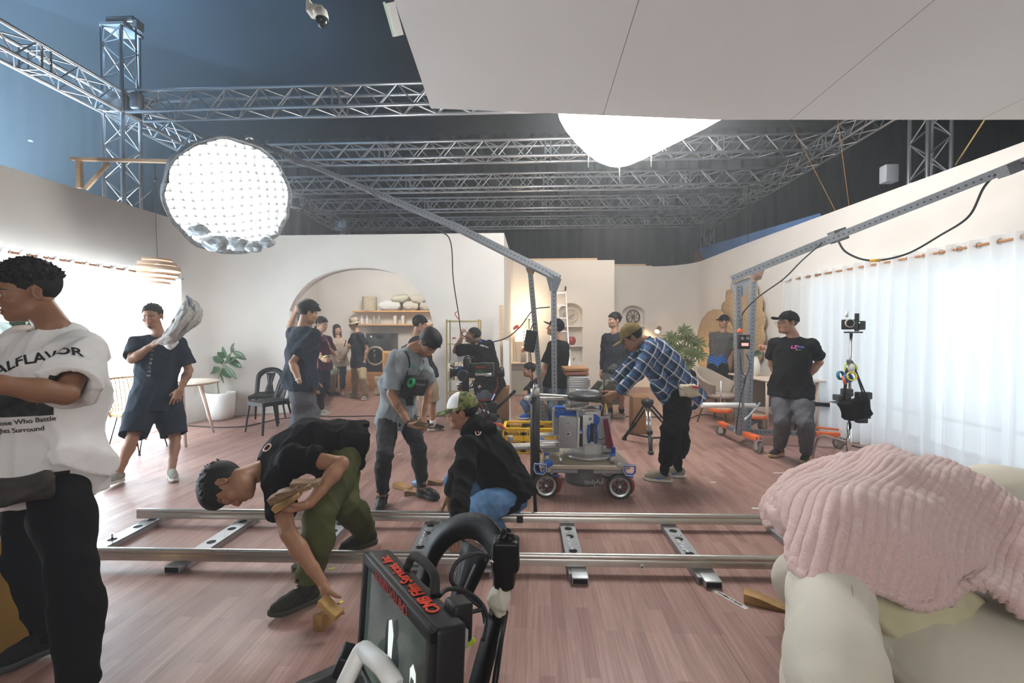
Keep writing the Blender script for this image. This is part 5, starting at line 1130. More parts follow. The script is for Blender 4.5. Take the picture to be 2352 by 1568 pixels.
A10 = person('person in black t-shirt and olive trousers bending low over the track', 2.68, 1.72,
 dict(pel=(790, 1020, .10), mid=(712, 1015, .02), neck=(606, 1078, -.18), head=(530, 1112, -.34), yaw=-78, pyaw=-70, shL=(672, 1052, -.28), shR=(636, 1112, -.34), hfwd=(.20, -.30, -.93), hup=(-.97, -.05, -.18),
         elL=(784, 1064, -1), wrL=(712, 1156, -1), elR=(662, 1224, -1), wrR=(742, 1340, -1),
         knR=(790, 1160, -1), anR=(842, 1222, 0, .09), knL=(735, 1180, -1), anL=(703, 1350, 0, .10), toeR=-75, toeL=-68,
         handL=dict(d=(-.75, -.1, -.25), n=(-.2, .2, 1), t=(.1, -.55, .8), curl=(.55, .6, .65, .7), thumb=(.35, .5)), handR=dict(d=(.30, -.15, -.95), n=(.75, .55, .25), t=(.8, -.5, .2), curl=(.35, .38, .42, .45), thumb=(.75, .3))),
 dict(skin=(.43, .235, .14), hs=1.07, hair=dict(t=.015, top=.034, tufts=420, tl=.024, stand=.5, flow=(0, .5, .2), vol=1.08, vy=.03),
         top=dict(m=BLACKC, loose=.030, hem=.13, sleeve=.62, fold=.012, w=1.28), legs=dict(m=OLIVE, loose=.028, len=1.95, taper=.9, fold=.014), socks=CHARC, shoes=sneak(('hiking', (.045, .042, .035)), mat('sole_olive', (.05, .05, .03), .7), BLACKM, collar=.13)), res=.0065, fres=.003)
m, nt, N, L, b = nodes('camouflage'); b.inputs['Roughness'].default_value = .9; tc = N.new('ShaderNodeTexCoord'); nz = N.new('ShaderNodeTexNoise'); nz.inputs['Scale'].default_value = 22; nz.inputs['Detail'].default_value = 2; L.new(tc.outputs['Object'], nz.inputs['Vector'])
rp = N.new('ShaderNodeValToRGB'); rp.color_ramp.interpolation = 'CONSTANT'; e = rp.color_ramp.elements; e[0].color = (.05, .07, .02, 1); e[1].position = .56; e[1].color = (.30, .28, .12, 1); q = e.new(.44); q.color = (.16, .19, .05, 1); q = e.new(.62); q.color = (.12, .07, .03, 1); L.new(nz.outputs['Fac'], rp.inputs[0]); L.new(rp.outputs[0], b.inputs['Base Color']); CAMO = m
A11 = person('person crouching in black hooded sweatshirt, blue jeans and a camouflage cap by the track', 3.12, 1.70,
 dict(pel=(1172, 1128, -.02), mid=(1135, 1060), neck=(1080, 990), head=(1062, 946), yaw=-106, hyaw=-92, hpitch=6, pyaw=-88, elL=(1062, 1115, -1), wrL=(1050, 1195, -1), elR=(1050, 1085, 1), wrR=(1030, 1136, 1),
         knL=(1062, 1180, -1), anL=(1152, 1216, 0, .10), knR=(1045, 1105, 1), anR=(1110, 1190, 0, .09), toeL=-85, toeR=-85, handR=dict(d=(-.5, 0, -.8), n=(.2, .3, -.9), t=(-.3, -.9, 0), curl=(.25, .3, .3, .3), spread=.16)),
 dict(skin=(.40, .215, .125), hair=dict(t=.007, top=.006, tufts=0), cap=dict(m=CAMO, tilt=-.10, dep=-.005, brim=.07),
         top=dict(name='hooded_sweatshirt', m=BLACKC, loose=.046, hem=.085, sleeve=1.92, fold=.014, neckr=.05, w=1.2), legs=dict(name='jeans', m=DENIM, loose=.022, len=1.88, fold=.013, ff=60), shoes=sneak(('black_trainer', (.02, .02, .022)), mat('sole_cream', (.72, .68, .56), .6), mat('lace_lime', (.6, .75, .02), .6), sole_h=.036)), res=.007, fres=.0035)
A12 = person('person in black polo shirt with a bright blue collar lifting a cable', 6.5, 1.72,
 dict(pel=(1125, 882), mid=(1115, 838), neck=(1098, 786), head=(1086, 770), yaw=-138, hyaw=-100, hpitch=-14, elL=(1046, 806, 1), wrL=(1060, 776, -1), elR=(1130, 850, 1), wrR=(1135, 885, 1),
         knL=(1110, 940, -1), anL=(1140, 975, 0, .09), knR=(1128, 940, 1), anR=(1150, 968, 0, .09), toeL=-100, toeR=-100, handL=dict(d=(-.05, 0, 1), curl=(.8, .9, .9, .9), n=(.7, .3, 0))),
 dict(skin=(.48, .28, .18), shaved=True, hair=dict(t=.001, top=.002, tufts=0), top=dict(name='polo_shirt', m=BLACKC, loose=.04, hem=.1, sleeve=.72), legs=dict(m=cloth('slate', (.06, .07, .085), .15), loose=.03, len=1.9), shoes=SH_BLK), res=.010, fres=.0045, build=1.12)
A13 = person('person in black t-shirt squatting with one arm reaching down, beside the console table', 7.6, 1.66,
 dict(pel=(1262, 925), neck=(1228, 872), head=(1215, 850), yaw=-68, hyaw=-80, elR=(1205, 905, -1), wrR=(1222, 940, -1), elL=(1250, 915, -1), wrL=(1240, 940, -1),
         knL=(1215, 915, -1), anL=(1240, 955, 0, .09), knR=(1205, 925, 1), anR=(1215, 950, 0, .09), toeL=-70, toeR=-70),
 dict(skin=(.46, .26, .17), hair=H_SHORT, top=dict(m=NAVYK, loose=.03, hem=.1, sleeve=.75), legs=dict(name='jeans', m=DENIM, loose=.02), shoes=sneak(('blue', (.02, .10, .40)))), res=.011, fres=.005)
A14 = person('person in black cap, black t-shirt and blue jeans behind the dolly, looking up', 6.15, 1.66,
 dict(pel=(1276, 862), neck=(1284, 783), head=(1275, 753), yaw=-118, hyaw=-88, hpitch=-16, elL=(1252, 842, 1), wrL=(1240, 885, -1), elR=(1290, 840, 1), wrR=(1280, 880, 1),
         knL=(1272, 935, -1), anL=(1262, 985, 0, .09), knR=(1288, 930, 1), anR=(1290, 978, 0, .09), toeL=-100, toeR=-100, handL=dict(curl=(.2, .3, .3, .4), d=(-.12, -.1, -1))),
 dict(skin=(.44, .255, .165), hair=dict(t=.009, top=.006, tufts=0), cap=dict(m=BLACKC, tilt=.05, brim=.07), top=dict(m=BLACKC, loose=.042, hem=.15, sleeve=.86, fold=.011), legs=dict(name='jeans', m=cloth('worn_denim', (.09, .13, .19), .2), loose=.03, len=1.9), shoes=SH_BLK), res=.010, fres=.0045)
A15 = person('person in black long-sleeved top, charcoal shorts, black socks and beige clogs', 7.4, 1.75,
 dict(pel=(1414, 846), neck=(1412, 765), head=(1411, 736), yaw=-30, hyaw=-58, hpitch=-3, elR=(1386, 812, 1), wrR=(1382, 850, -1), elL=(1444, 812, 1), wrL=(1432, 852, -1),
         knR=(1396, 902, -1), anR=(1402, 945, 0, .09), knL=(1424, 900, -1), anL=(1428, 946, 0, .09), toeR=-20, toeL=-50, handL=dict(d=(-.4, -.5, -.7), curl=(.5,)*4)),
 dict(skin=(.44, .26, .17), stubble=True, hair=dict(H_SHORT, top=.016), top=dict(name='long_sleeved_top', m=NAVYK, loose=.020, hem=.06, sleeve=1.95, fold=.008), legs=dict(name='shorts', m=cloth('charcoal', (.06, .06, .06)), loose=.035, len=.97), socks=BLACKC, sock_h=.17,
         shoes=dict(upper=mat('clog_beige', (.50, .40, .28), .6), sole=mat('clog_beige', (.50, .40, .28), .6), sole_h=.03, collar=.075, holes=True)), res=.010, fres=.0045)
A16 = person('person in blue plaid shirt, black joggers and olive cap leaning over the camera dolly', 4.3, 1.72,
 dict(pel=(1562, 888), mid=(1530, 838), neck=(1480, 786), head=(1452, 776), yaw=-82, hyaw=-84, hpitch=34, elL=(1466, 858, -1), wrL=(1414, 905, -1), elR=(1446, 838, 1), wrR=(1404, 880, 1),
         knL=(1542, 990, -1), anL=(1525, 1084, 0, .09), knR=(1560, 985, 1), anR=(1556, 1074, 0, .09), toeL=-88, toeR=-78, handL=dict(d=(-.75, -.1, -.4), curl=(.6, .7, .7, .7)), handR=dict(curl=(.6,)*4)),
 dict(skin=(.34, .185, .115), stubble=True, hair=dict(t=.009, top=.008, tufts=0), cap=dict(m=cloth('cap_olive', (.17, .12, .045), .12), tilt=.0, brim=.075),
         top=dict(name='plaid_shirt', m=PLAID, loose=.040, hem=.19, sleeve=1.9, fold=.015, neckr=.055), legs=dict(name='joggers', m=BLACKC, loose=.034, len=1.72, taper=.9, fold=.02, ff=44), socks=BLACKC, sock_h=.2,
         shoes=sneak(('taupe', (.30, .27, .20)), mat('sole_offwhite', (.6, .58, .5), .6), mat('lace_pale', (.5, .5, .45), .8), s=1.06, stripe=BLUEA)), res=.0075, fres=.0038)
A17 = person('person in black cap and a patterned sports jersey with green sleeve behind the armchair', 8.7, 1.70,
 dict(pel=(1648, 838), neck=(1660, 763), head=(1662, 739), yaw=-18, hyaw=-35, hpitch=2, elR=(1638, 803, 1), wrR=(1632, 828, -1), elL=(1683, 803, 1), wrL=(1672, 828, -1),
         knR=(1635, 862, -1), anR=(1628, 905, 0, .09), knL=(1664, 865, -1), anL=(1662, 908, 0, .09), toeR=-60, toeL=-10),
 dict(skin=(.44, .26, .17), hair=dict(t=.007, top=.008, tufts=0), cap=dict(m=BLACKC, tilt=.1, brim=.06), top=dict(name='jersey', m=mat('cloth_jersey', (.1, .1, .1), .8, vcol=True), loose=.032, hem=.1, sleeve=.75), legs=dict(m=BLACKC, loose=.02), shoes=SH_BLK), res=.010, fres=.0045)
# ================================================================ DOLLY TRACK
RAILM = mat('track_rail', (.60, .58, .54), .28, .85, .05, 14); SLEEP = mat('sleeper_plate', (.42, .44, .46), .4, .7, .08, 20); HOLE = mat('hole_dark', (.01, .008, .008), .9)
LETW = mat('lettering_white', (.72, .74, .75), .6)
tr = thing('dolly_track', 'straight silver camera dolly track lying across the wooden floor', 'dolly track', (0, F(1200, 1290).y, 0))
rb0, rb1 = F(318, 1172, .10), F(1850, 1187, .10); rf0, rf1 = F(150, 1262, .10), F(1850, 1283, .10)
ang = atan2(rf1.y-rf0.y, rf1.x-rf0.x); yb = (rb0.y+rb1.y)/2; yf = (rf0.y+rf1.y)/2
def rail(a, b_):
 d = (b_-a).normalized(); n = Vector((-d.y, d.x, 0)); mb = MB(); R1 = .019
 prof = [(-.018, -.052), (.018, -.052), (.018, -.012)]+[(R1*cos(t), .0+R1*sin(t)) for t in [(-.55+(pi+1.1)*i/12) for i in range(13)]]+[(-.018, -.012)]
 rows = [[p+n*u+Vector((0, 0, v)) for u, v in prof] for p in (a, b_)]; mb.grid(rows, True); mb.add(rows[0], [tuple(range(len(prof)))], False); mb.add(rows[1], [tuple(range(len(prof)))[::-1]], False)
 o = mb.build('rail', RAILM, tr); md = o.modifiers.new('e', 'EDGE_SPLIT'); md.split_angle = R(50); return o
rail(rb0, rb1+Vector((.25, 0, 0))); rail(rf0, rf1+Vector((.25, 0, 0)))
def sleeper(pxb, pxf, txt=True, knob=False):
 b_ = F(pxb, 1195, .035); f = F(pxf, 1262, .035); b_ = Vector((b_.x, yb+.05, .034)); f = Vector((f.x, yf-.06, .034)); d = (f-b_); L_ = d.length; d.normalize(); n = Vector((-d.y, d.x, 0)); M = Matrix((n, -d, (0, 0, 1))).transposed(); hw = .052; t_ = .010
 mb = MB(); c = (b_+f)/2; mb.box(c, (hw*2, L_, .008), M)
 for s_ in (-1, 1): mb.box(c+n*s_*(hw-.004)-Vector((0, 0, .015)), (.008, L_, .034), M)
 o = mb.build('sleeper', SLEEP, tr); h = MB()
 for k in (.17, .34, .62): q = b_+d*L_*k+Vector((0, 0, .0052)); h.add([q+(n*cos(a)+d*sin(a))*.027 for a in [2*pi*i/20 for i in range(20)]], [tuple(range(20))], False)
 for k in (.27, .5, .75): q = b_+d*L_*k+n*.028+Vector((0, 0, .0053)); h.add([q+(n*cos(a)+d*sin(a))*.004 for a in [2*pi*i/8 for i in range(8)]], [tuple(range(8))], False)
 h.build('lightening_holes', HOLE, o)
 if txt:
  text('lettering', 'MovieTech', .042, b_+d*L_*.47-n*.012+Vector((0, 0, .0062)), -d, n*-1 if False else n, LETW, o, bold=True); q = b_+d*L_*.255+Vector((0, 0, .0062))
  ring = MB(); ring.tube([q+(n*cos(a)+d*sin(a))*.024 for a in [2*pi*i/20 for i in range(20)]], .0025, 6, True); ring.tube([q-n*.01+d*.01, q-n*.006-d*.01, q, q+n*.006-d*.01, q+n*.01+d*.01], .003, 6); ring.build('round_emblem', LETW, o)
 if knob: q = b_+d*L_*(.42 if knob == 1 else .62)+Vector((0, 0, .004)); kb = MB(); kb.cyl(q, q+Vector((0, 0, .045)), .006); kb.cyl(q+Vector((0, 0, .03)), q+Vector((0, 0, .034)), .013); kb.build('locating_pin', CHROME, o)
 return o
sl = []
for (pb, pf, k) in ((345, 215, 2), (563, 460, 0), (790, 728, 0), (995, 965, 1), (1145, 1118, 0), (1301, 1318, 0), (1528, 1579, 0), (1760, 1845, 0)): sl.append(sleeper(pb, pf, pb > 900, k))
for px in (421, 1074, 1325, 1603): q = F(px, 1292, .02); o = MB(); o.box((q.x, yf-.03, .022), (.095, .16, .040), bev=.004); p = o.build('foot_channel', SLEEP, tr); MB().box((q.x, yf-.112, .022), (.080, .004, .026)).build('channel_mouth', HOLE, p)
for px in (295, 560, 838, 1183, 1463, 1750):
 q = F(px, 1275, .07); o = MB(); o.box((q.x, yf-.0195, .068), (.020, .003, .026)); o = o.build('rail_latch', mat('latch_pale', (.60, .58, .50), .5), tr); MB().cyl((q.x, yf-.020, .066), (q.x, yf-.0225, .066), .005).build('latch_pin', HOLE, o)
MB().box((F(948, 1272, .07).x, yf-.0195, .070), (.098, .003, .022), bev=.001).build('rail_label', mat('label_gold', (.50, .44, .30), .5), tr)
# ================================================================ WOOD WEDGES AND BLOCKS
WEDW = mat('wedge_wood', (.25, .155, .085), .7, 0, .35, 14, .15, 60, stretch=(1, 1, 6)); WEDO = mat('wedge_wood_worn', (.36, .215, .075), .65, 0, .4, 9, .15, 60)
def wedge(label, c, L_, W_, h0, h1, rz, rx=0.0, ry=0.0, m_=WEDW, group=None, notch=True):
 n_ = 7; top = [(-L_/2+L_*i/n_, h0+(h1-h0)*i/n_+.004*sin(i)) for i in range(n_+1)]; poly = [(-L_/2, 0)]+top+[(L_/2, 0)]; poly = [(p[0], p[1]) for p in poly]
 mb = MB(); mb.prism(poly, (0, W_/2, 0), (1, 0, 0), (0, 0, 1), W_); M = Matrix.LocRotScale(Vector(c), Euler((rx, ry, rz)), None); mb.v = [tuple(M @ Vector(v)) for v in mb.v]
 o = mb.build('wooden_wedge', m_, bev=.003); return tag(o, label, 'wedge', group)
q = F(1738, 1392); wedge('brown wooden wedge lying on the floor by the white sofa', F(1775, 1392), .27, .075, .048, .006, R(-24), m_=WEDO)
wedge('short wooden wedge standing on the floor under the hand of the bending person', (F(735, 1447).x, F(735, 1447).y+.03, 0), .085, .05, .075, .055, R(80), m_=WEDO)
hR = A10['wrR']; wedge('golden wooden block gripped in the low hand of the bending person', Vector(hR)+Vector((.065, -.07, -.085)), .12, .05, .035, .035, R(-20), .2, R(25), m_=mat('block_gold', (.44, .27, .09), .6, 0, .25, 10))
hL = Vector(A10['wrL'])
for i, (dx, dz, dy, a, L_, m_) in enumerate(((-.06, .060, -.02, -18, .17, WEDW), (-.105, .045, -.03, -28, .15, WEDW), (-.075, .020, -.055, -34, .14, WEDO), (-.02, .085, .01, -8, .14, WEDW))):
 wedge(['long dark wooden wedge in the crook of the bending person\'s hand, uppermost front', 'wooden wedge at the left end of the bundle held to the bending person\'s chest', 'thin pale wooden wedge lowest in the bending person\'s hand', 'wooden wedge nearest the chest in the bending person\'s bundle'][i], hL+Vector((dx, dy, dz)), L_, .05, .034, .020, R(8), R(10), R(a), m_=m_, group='wedges held by the bending person')
g9 = (Vector(A9['wrR'])+Vector(A9['wrL']))/2
wedge('brown leather-like wooden pad held in both hands by the person in grey', P(985, 983, 3.72), .24, .09, .022, .014, R(-8), R(-14), R(8), m_=mat('pad_brown', (.13, .09, .055), .75, 0, .3, 12)); wedge('second brown pad stacked on top of the one held by the person in grey', P(968, 973, 3.75), .20, .085, .022, .018, R(10), R(-10), R(12), m_=MATS['pad_brown'])
fw_ = [(925, 1122, .20, -30, 'long pale wooden wedge on the floor beside the black clog, leftmost of the pile'), (945, 1136, .13, 20, 'dark wooden wedge leaning in the middle of the floor pile'), (968, 1138, .09, 70, 'short square wooden block at the right end of the floor pile'), (1001, 1112, .14, -4, 'dark wooden block on the floor behind the black clogs')]
for px, py, L_, a, lb in fw_: q = F(px, py); wedge(lb, q, L_, .06, .045, .03, R(a), m_=WEDO if a in (-30, 70) else WEDW, group='wooden blocks on the floor by the clogs')
tag(crumple('plastic_bag', F(962, 1118)+Vector((0, 0, .035)), .05, mat('bag_blue', (.20, .42, .70), .25), None, 3, (1.3, 1, .6)) if False else MB().ell(F(962, 1116)+Vector((0, 0, .03)), (.06, .04, .03)).build('plastic_bag', mat('bag_blue', (.20, .42, .70), .25)), 'small crumpled blue plastic bag between the wooden blocks', 'plastic bag')
bmo = bpy.data.objects['plastic_bag']
for v in bmo.data.vertices: v.co += Vector((noise.noise(v.co*40), noise.noise(v.co*40+Vector((5, 0, 0))), noise.noise(v.co*50)))*.012
def tape(label, px, py, L_, W_, rz, col, txt=None):
 q = F(px, py, .0012); t = MB().box((q.x, q.y, .0012), (L_, W_, .0012), (0, 0, rz)).build('floor_tape', mat('tape_'+label[:6], col, .6)); tag(t, label, 'tape')
 if txt: text('lettering', txt, W_*.62, (q.x, q.y, .0024), (cos(rz), sin(rz), 0), (-sin(rz), cos(rz), 0), BLACKM, t, bold=True)
 return t
tape('white tape strip with black handwriting on the floor, left of the wedge', 1676, 1375, .20, .030, R(-58), (.62, .62, .60), 'CAMERA 2 MARK')
tape('long thin white tape strip on the floor near the grey boots', 1797, 1086, .17, .02, R(-3), (.7, .7, .7)); tape('short white tape mark on the floor beyond the track', 1738, 1167, .07, .03, R(0), (.68, .68, .68), 'T')
tape('tiny white tape mark on the floor between the plaid person and the curtain', 1638, 1107, .05, .025, R(5), (.66, .66, .66)); tape('yellow tape scrap on the floor by the front rail', 762, 1305, .035, .014, R(25), (.75, .72, .02)); tape('green tape scrap on the floor by the plastic chairs', 603, 958, .05, .02, R(15), (.15, .5, .15)); tape('slim white tape mark on the floor behind the person in grey', 918, 1043, .06, .02, R(60), (.7, .7, .7))
tape('yellow-orange tape patch on the floor at the left end of the rig cable', 782, 1383, .03, .012, R(60), (.7, .45, .05))
# ================================================================ SOFA, BLANKET, CUSHIONS (front right)
CREAM = mat('sofa_cream_fabric', (.63, .60, .50), .9, 0, .04, 5, .12, 200, sheen=.2)
PINKF = mat('blanket_pink_plush', (.68, .48, .45), .95, 0, .10, 120, .45, 260, sheen=.5)
sofa = thing('sofa', 'rounded cream sofa at the lower right with a pink blanket over it', 'sofa', (1.6, 1.75, 0))
def soft(name, pts, rs, m_, parent, side=None, f=1.0, ff=9, fa=.006, k=.05, extra=None, res=.012, seed=1, cut=None):
 B = Fld(); B.limb(pts, rs, k, side, f)
 if extra:
  for e in extra: B.limb(e[0], e[1], e[2] if len(e) > 2 else .05)
 if cut: B.plane(*cut)
 B.fn(folds(seed, fa, ff)); return to_obj(name, [B.mesh(res)], m_, parent)
aT = F(1890, 1235, .62); aN = F(1905, 1500, .62)
ax0 = Vector((F(1860, 1230, .60).x+.09, 1.92, .0)); 
soft('arm', [(1.28, 2.08, .46), (1.05, 1.66, .48), (.875, 1.36, .46), (.835, 1.27, .42)], [.13, .13, .125, .11], CREAM, sofa, V(1, 0, 0), .95, extra=[([(1.28, 2.08, .16), (1.05, 1.66, .16), (.855, 1.32, .15)], [.14, .14, .135]), ([(.86, 1.32, .15), (.86, 1.32, .4)], [.13, .12])], seed=4)
soft('backrest', [(1.33, 2.26, .50), (1.75, 2.40, .545), (2.3, 2.36, .57), (2.8, 2.02, .57)], [.14, .17, .18, .18], CREAM, sofa, extra=[([(1.33, 2.26, .2), (2.2, 2.36, .22), (2.8, 2.0, .2)], [.16, .2, .2])], fa=.006, ff=12, seed=6)
soft('seat', [(1.42, 1.72, .24), (1.9, 1.66, .24), (2.5, 1.50, .24)], [.17, .18, .18], CREAM, sofa, V(0, 1, 0), 2.1, fa=.003, seed=8)
sm_ = MB(); sm_.tube(bez([(.905, 1.28, .50), (.945, 1.38, .562), (1.09, 1.62, .595), (1.2, 1.82, .59)], 20), .0035, 6); sm_.build('arm_seam', mat('seam_cream', (.45, .42, .33), .9), sofa)
def cushion(name, label, c, w_, h_, th, rot, m_, cat='cushion', group=None, seed=0, amp=.01, parent=None, corner=1.0):
 n = 22; rows = []; rr = random.Random(seed); mb = MB(); M = Matrix.LocRotScale(Vector(c), Euler(rot), None)
 for s_ in (1, -1):
  rows = []
  for i in range(n+1):
   row = []
   for j in range(n+1):
    u, v = -1+2*i/n, -1+2*j/n; e = (1-abs(u)**2.6)*(1-abs(v)**2.6); pin = 1-.10*corner*(1-abs(u)**2)*(abs(v)**3); pin2 = 1-.10*corner*(1-abs(v)**2)*(abs(u)**3)
    z = s_*(th/2)*max(0, e)**.42; nz_ = noise.noise(Vector((u*2.2+seed, v*2.2, s_*3)))*amp*2.5+abs(noise.noise(Vector((u*5, v*5+seed, s_*2))))*amp
    row.append(M @ Vector((u*w_/2*pin2, v*h_/2*pin, z+(nz_ if e > .02 else 0))))
   rows.append(row)
  mb.grid(rows)
 o = mb.build(name, m_); return tag(o, label, cat, group)
cushion('cushion', 'cream cushion standing on its corner inside the sofa beneath the pink blanket', (1.37, 1.74, .455), .38, .38, .16, (R(66), R(44), R(-22)), mat('cushion_cream', (.58, .53, .36), .9, 0, .05, 6), seed=2)
rc = cushion('cushion', 'red floral cushion lying at the right end of the sofa back', (2.62, 2.12, .74), .36, .30, .13, (R(58), R(8), R(12)), mat('cushion_red', (.48, .05, .02), .8, 0, .1, 10), seed=5)
fl = MB(); rr = random.Random(4)
fb = wbvh(rc)
for i in range(16):
 c = Vector((2.45+.3*rr.random(), 1.86, .66+.18*rr.random())); h = fb.ray_cast(c, Vector((0, 1, 0)), 1)
 if h[0] is None: continue
 q = h[0]; n_ = h[1] if h[1].y < 0 else -h[1]; x, y, z = basis(n_)
 for k in range(5): a = 2*pi*k/5; cc = q+n_*.003+(x*cos(a)+y*sin(a))*.013; fl.add([cc+(x*cos(b_)+y*sin(b_))*.008 for b_ in [2*pi*j/8 for j in range(8)]], [tuple(range(8))], False)
fl.build('flower_pattern', mat('flower_print', (.55, .50, .20), .8), rc)
tag(MB().lathe([(.001, 0), (.14, 0), (.14, .02), (.001, .02)], (1.02, .93, .36), n=40).build('round_stool_top', CREAM), 'cream round edge of a stool in front of the sofa', 'stool')
ctrl = [
 [(1775, 1215, 2.02), (1768, 1160, 2.10), (1800, 1120, 2.22), (1870, 1075, 2.34), (1930, 1052, 2.42)],
 [(1825, 1215, 1.86), (1800, 1165, 1.98), (1850, 1115, 2.10), (1930, 1070, 2.24), (1975, 1050, 2.38)],
 [(1840, 1320, 1.66), (1860, 1210, 1.74), (1900, 1130, 1.90), (1985, 1075, 2.10), (2040, 1048, 2.30)],
 [(1930, 1338, 1.60), (1945, 1220, 1.66), (1970, 1135, 1.84), (2050, 1085, 2.02), (2095, 1054, 2.24)],
 [(2010, 1355, 1.62), (2030, 1240, 1.68), (2060, 1150, 1.86), (2110, 1098, 2.02), (2150, 1068, 2.22)],
 [(2090, 1392, 1.64), (2110, 1270, 1.74), (2140, 1180, 1.90), (2175, 1120, 2.02), (2200, 1086, 2.20)],
 [(2170, 1388, 1.66), (2190, 1290, 1.78), (2205, 1210, 1.92), (2235, 1150, 2.03), (2255, 1112, 2.16)],
 [(2245, 1370, 1.66), (2265, 1310, 1.78), (2280, 1245, 1.90), (2300, 1190, 2.00), (2315, 1150, 2.12)],
 [(2330, 1410, 1.60), (2350, 1350, 1.72), (2365, 1290, 1.82), (2380, 1240, 1.92), (2395, 1200, 2.02)],
 [(2420, 1450, 1.56), (2440, 1390, 1.64), (2450, 1340, 1.74), (2460, 1300, 1.82), (2470, 1270, 1.92)]]
def cr1(a, b_, c, d, t): return .5*((2*b_)+(c-a)*t+(2*a-5*b_+4*c-d)*t*t+(3*b_-a-3*c+d)*t**3)
def patch(ctrl, nu, nv):
 G = [[P(*q) for q in r_] for r_ in ctrl]
 def line(pts, t):
  n = len(pts)-1; x = t*n; i = min(int(x), n-1); f = x-i; g = lambda k: pts[k] if 0 <= k <= n else (pts[0]*2-pts[1] if k < 0 else pts[n]*2-pts[n-1]); return cr1(g(i-1), g(i), g(i+1), g(i+2), f)
 out = []
 for a in range(nu+1):
  cols = [line([G[i][j] for i in range(len(G))], a/nu) for j in range(len(G[0]))]; out.append([line(cols, b_/nv) for b_ in range(nv+1)])
 return out
nu, nv = 340, 150
S_ = patch(ctrl, nu, nv); rows = []
for a in range(nu+1):
 row = []
 for b_ in range(nv+1):
  p = S_[a][b_]; du = S_[min(a+1, nu)][b_]-S_[max(a-1, 0)][b_]; dv = S_[a][min(b_+1, nv)]-S_[a][max(b_-1, 0)]; n_ = du.cross(dv); n_ = n_.normalized() if n_.length > 1e-9 else Vector((0, 0, 1))
  if n_.y > .2 and n_.z < .3: n_ = -n_
  if n_.z < 0 and n_.y > -.5: n_ = -n_
  u, v = a/nu, b_/nv; wob = .25*sin(v*5+u*9)+.12*sin(v*13+u*4); r_ = abs(sin(pi*(u*34+wob))); rib = r_**.55*.019
  big = .030*noise.noise(Vector((u*7, v*4, 1)))+.016*noise.noise(Vector((u*16, v*7, 5))); lump = .004*abs(sin(v*40+u*20))*r_
  row.append(p+n_*(rib+big+lump+.012))
 rows.append(row)
bl = MB(); bl.grid(rows); bo = bl.build('blanket', PINKF, solid=.022); tag(bo, 'pink ribbed plush blanket draped over the arm and back of the cream sofa', 'blanket')
tf = MB()
for i, (p0, p1, p2, r_) in enumerate((((1772, 1160, 2.05), (1790, 1180, 1.92), (1822, 1205, 1.84), .032), ((1785, 1190, 1.98), (1800, 1210, 1.90), (1825, 1225, 1.86), .026), ((1800, 1140, 2.0), (1825, 1165, 1.9), (1850, 1180, 1.8), .034), ((1830, 1290, 1.72), (1838, 1310, 1.66), (1850, 1335, 1.62), .030))):
 pts = bez([P(*p0), P(*p1), P(*p2)], 12); tf.tube(pts, [r_*(.6+.4*sin(pi*k/(len(pts)-1))) for k in range(len(pts))], 12)
B = Fld()
for (p0, p1, p2, r_) in (((1768, 1165, 2.05), (1788, 1190, 1.95), (1825, 1215, 1.86), .034), ((1782, 1200, 1.98), (1800, 1215, 1.92), (1835, 1228, 1.86), .026), ((1795, 1140, 2.02), (1825, 1165, 1.9), (1860, 1180, 1.8), .036), ((1828, 1270, 1.74), (1834, 1300, 1.68), (1850, 1335, 1.64), .034), ((1850, 1335, 1.64), (1880, 1345, 1.62), (1925, 1345, 1.61), .022)):
 B.limb([np.array(P(*p0)), np.array(P(*p1)), np.array(P(*p2))], [r_*.8, r_, r_*.8], .012)
B.fn(folds(3, .008, 60)); to_obj('blanket_fold', [B.mesh(.006)], PINKF, bo)
hm_ = MB(); hem = [r_[0] for r_ in rows[60:]]
hm_.tube([Vector(p) + Vector((0, 0, .006*abs(sin(i*.55)))) for i, p in enumerate(hem[::2])], [.014+.006*abs(sin(i*.9)) for i in range(len(hem[::2]))], 8); hm_.build('hem', PINKF, bo)
# ================================================================ MONITOR, CHAIR, CLAMP (front centre)
MONF = mat('monitor_shell', (.009, .009, .010), .55, 0, .1, 30); REDL = mat('lettering_red', (.75, .06, .02), .6)
mon = thing('field_monitor', 'black field monitor with red lettering along its top edge, clamped to the chair', 'monitor', P(930, 1400, 1.0))
TLf, TRf, BLf = P(843, 1266, 1.14), P(982, 1424, .80), P(832, 1480, 1.10)
ux_ = (TRf-TLf); W1 = ux_.length; ux_.normalize(); dn_ = (BLf-TLf); dn_ = (dn_-ux_*dn_.dot(ux_)).normalized(); nn = ux_.cross(dn_).normalized(); nn = nn if nn.y < 0 else -nn; bk = -nn; W1 = .46; H1 = .29; T1 = .06
O1 = TLf; PM = lambda u, v, w_: O1+ux_*u+dn_*v+bk*w_
MM = Matrix((ux_, dn_, bk)).transposed()
MB().box(PM(W1/2, H1/2, T1/2), (W1, H1, T1), MM, bev=.010).build('housing', MONF, mon)
mb = MB()
for (u, v, a_, b_) in ((W1/2, .012, W1, .024), (W1/2, H1-.016, W1, .032), (.011, H1/2, .022, H1), (W1-.011, H1/2, .022, H1)): mb.box(PM(u, v, -.004), (a_, b_, .012), MM, bev=.003)
mb.build('bezel', MONF, mon)
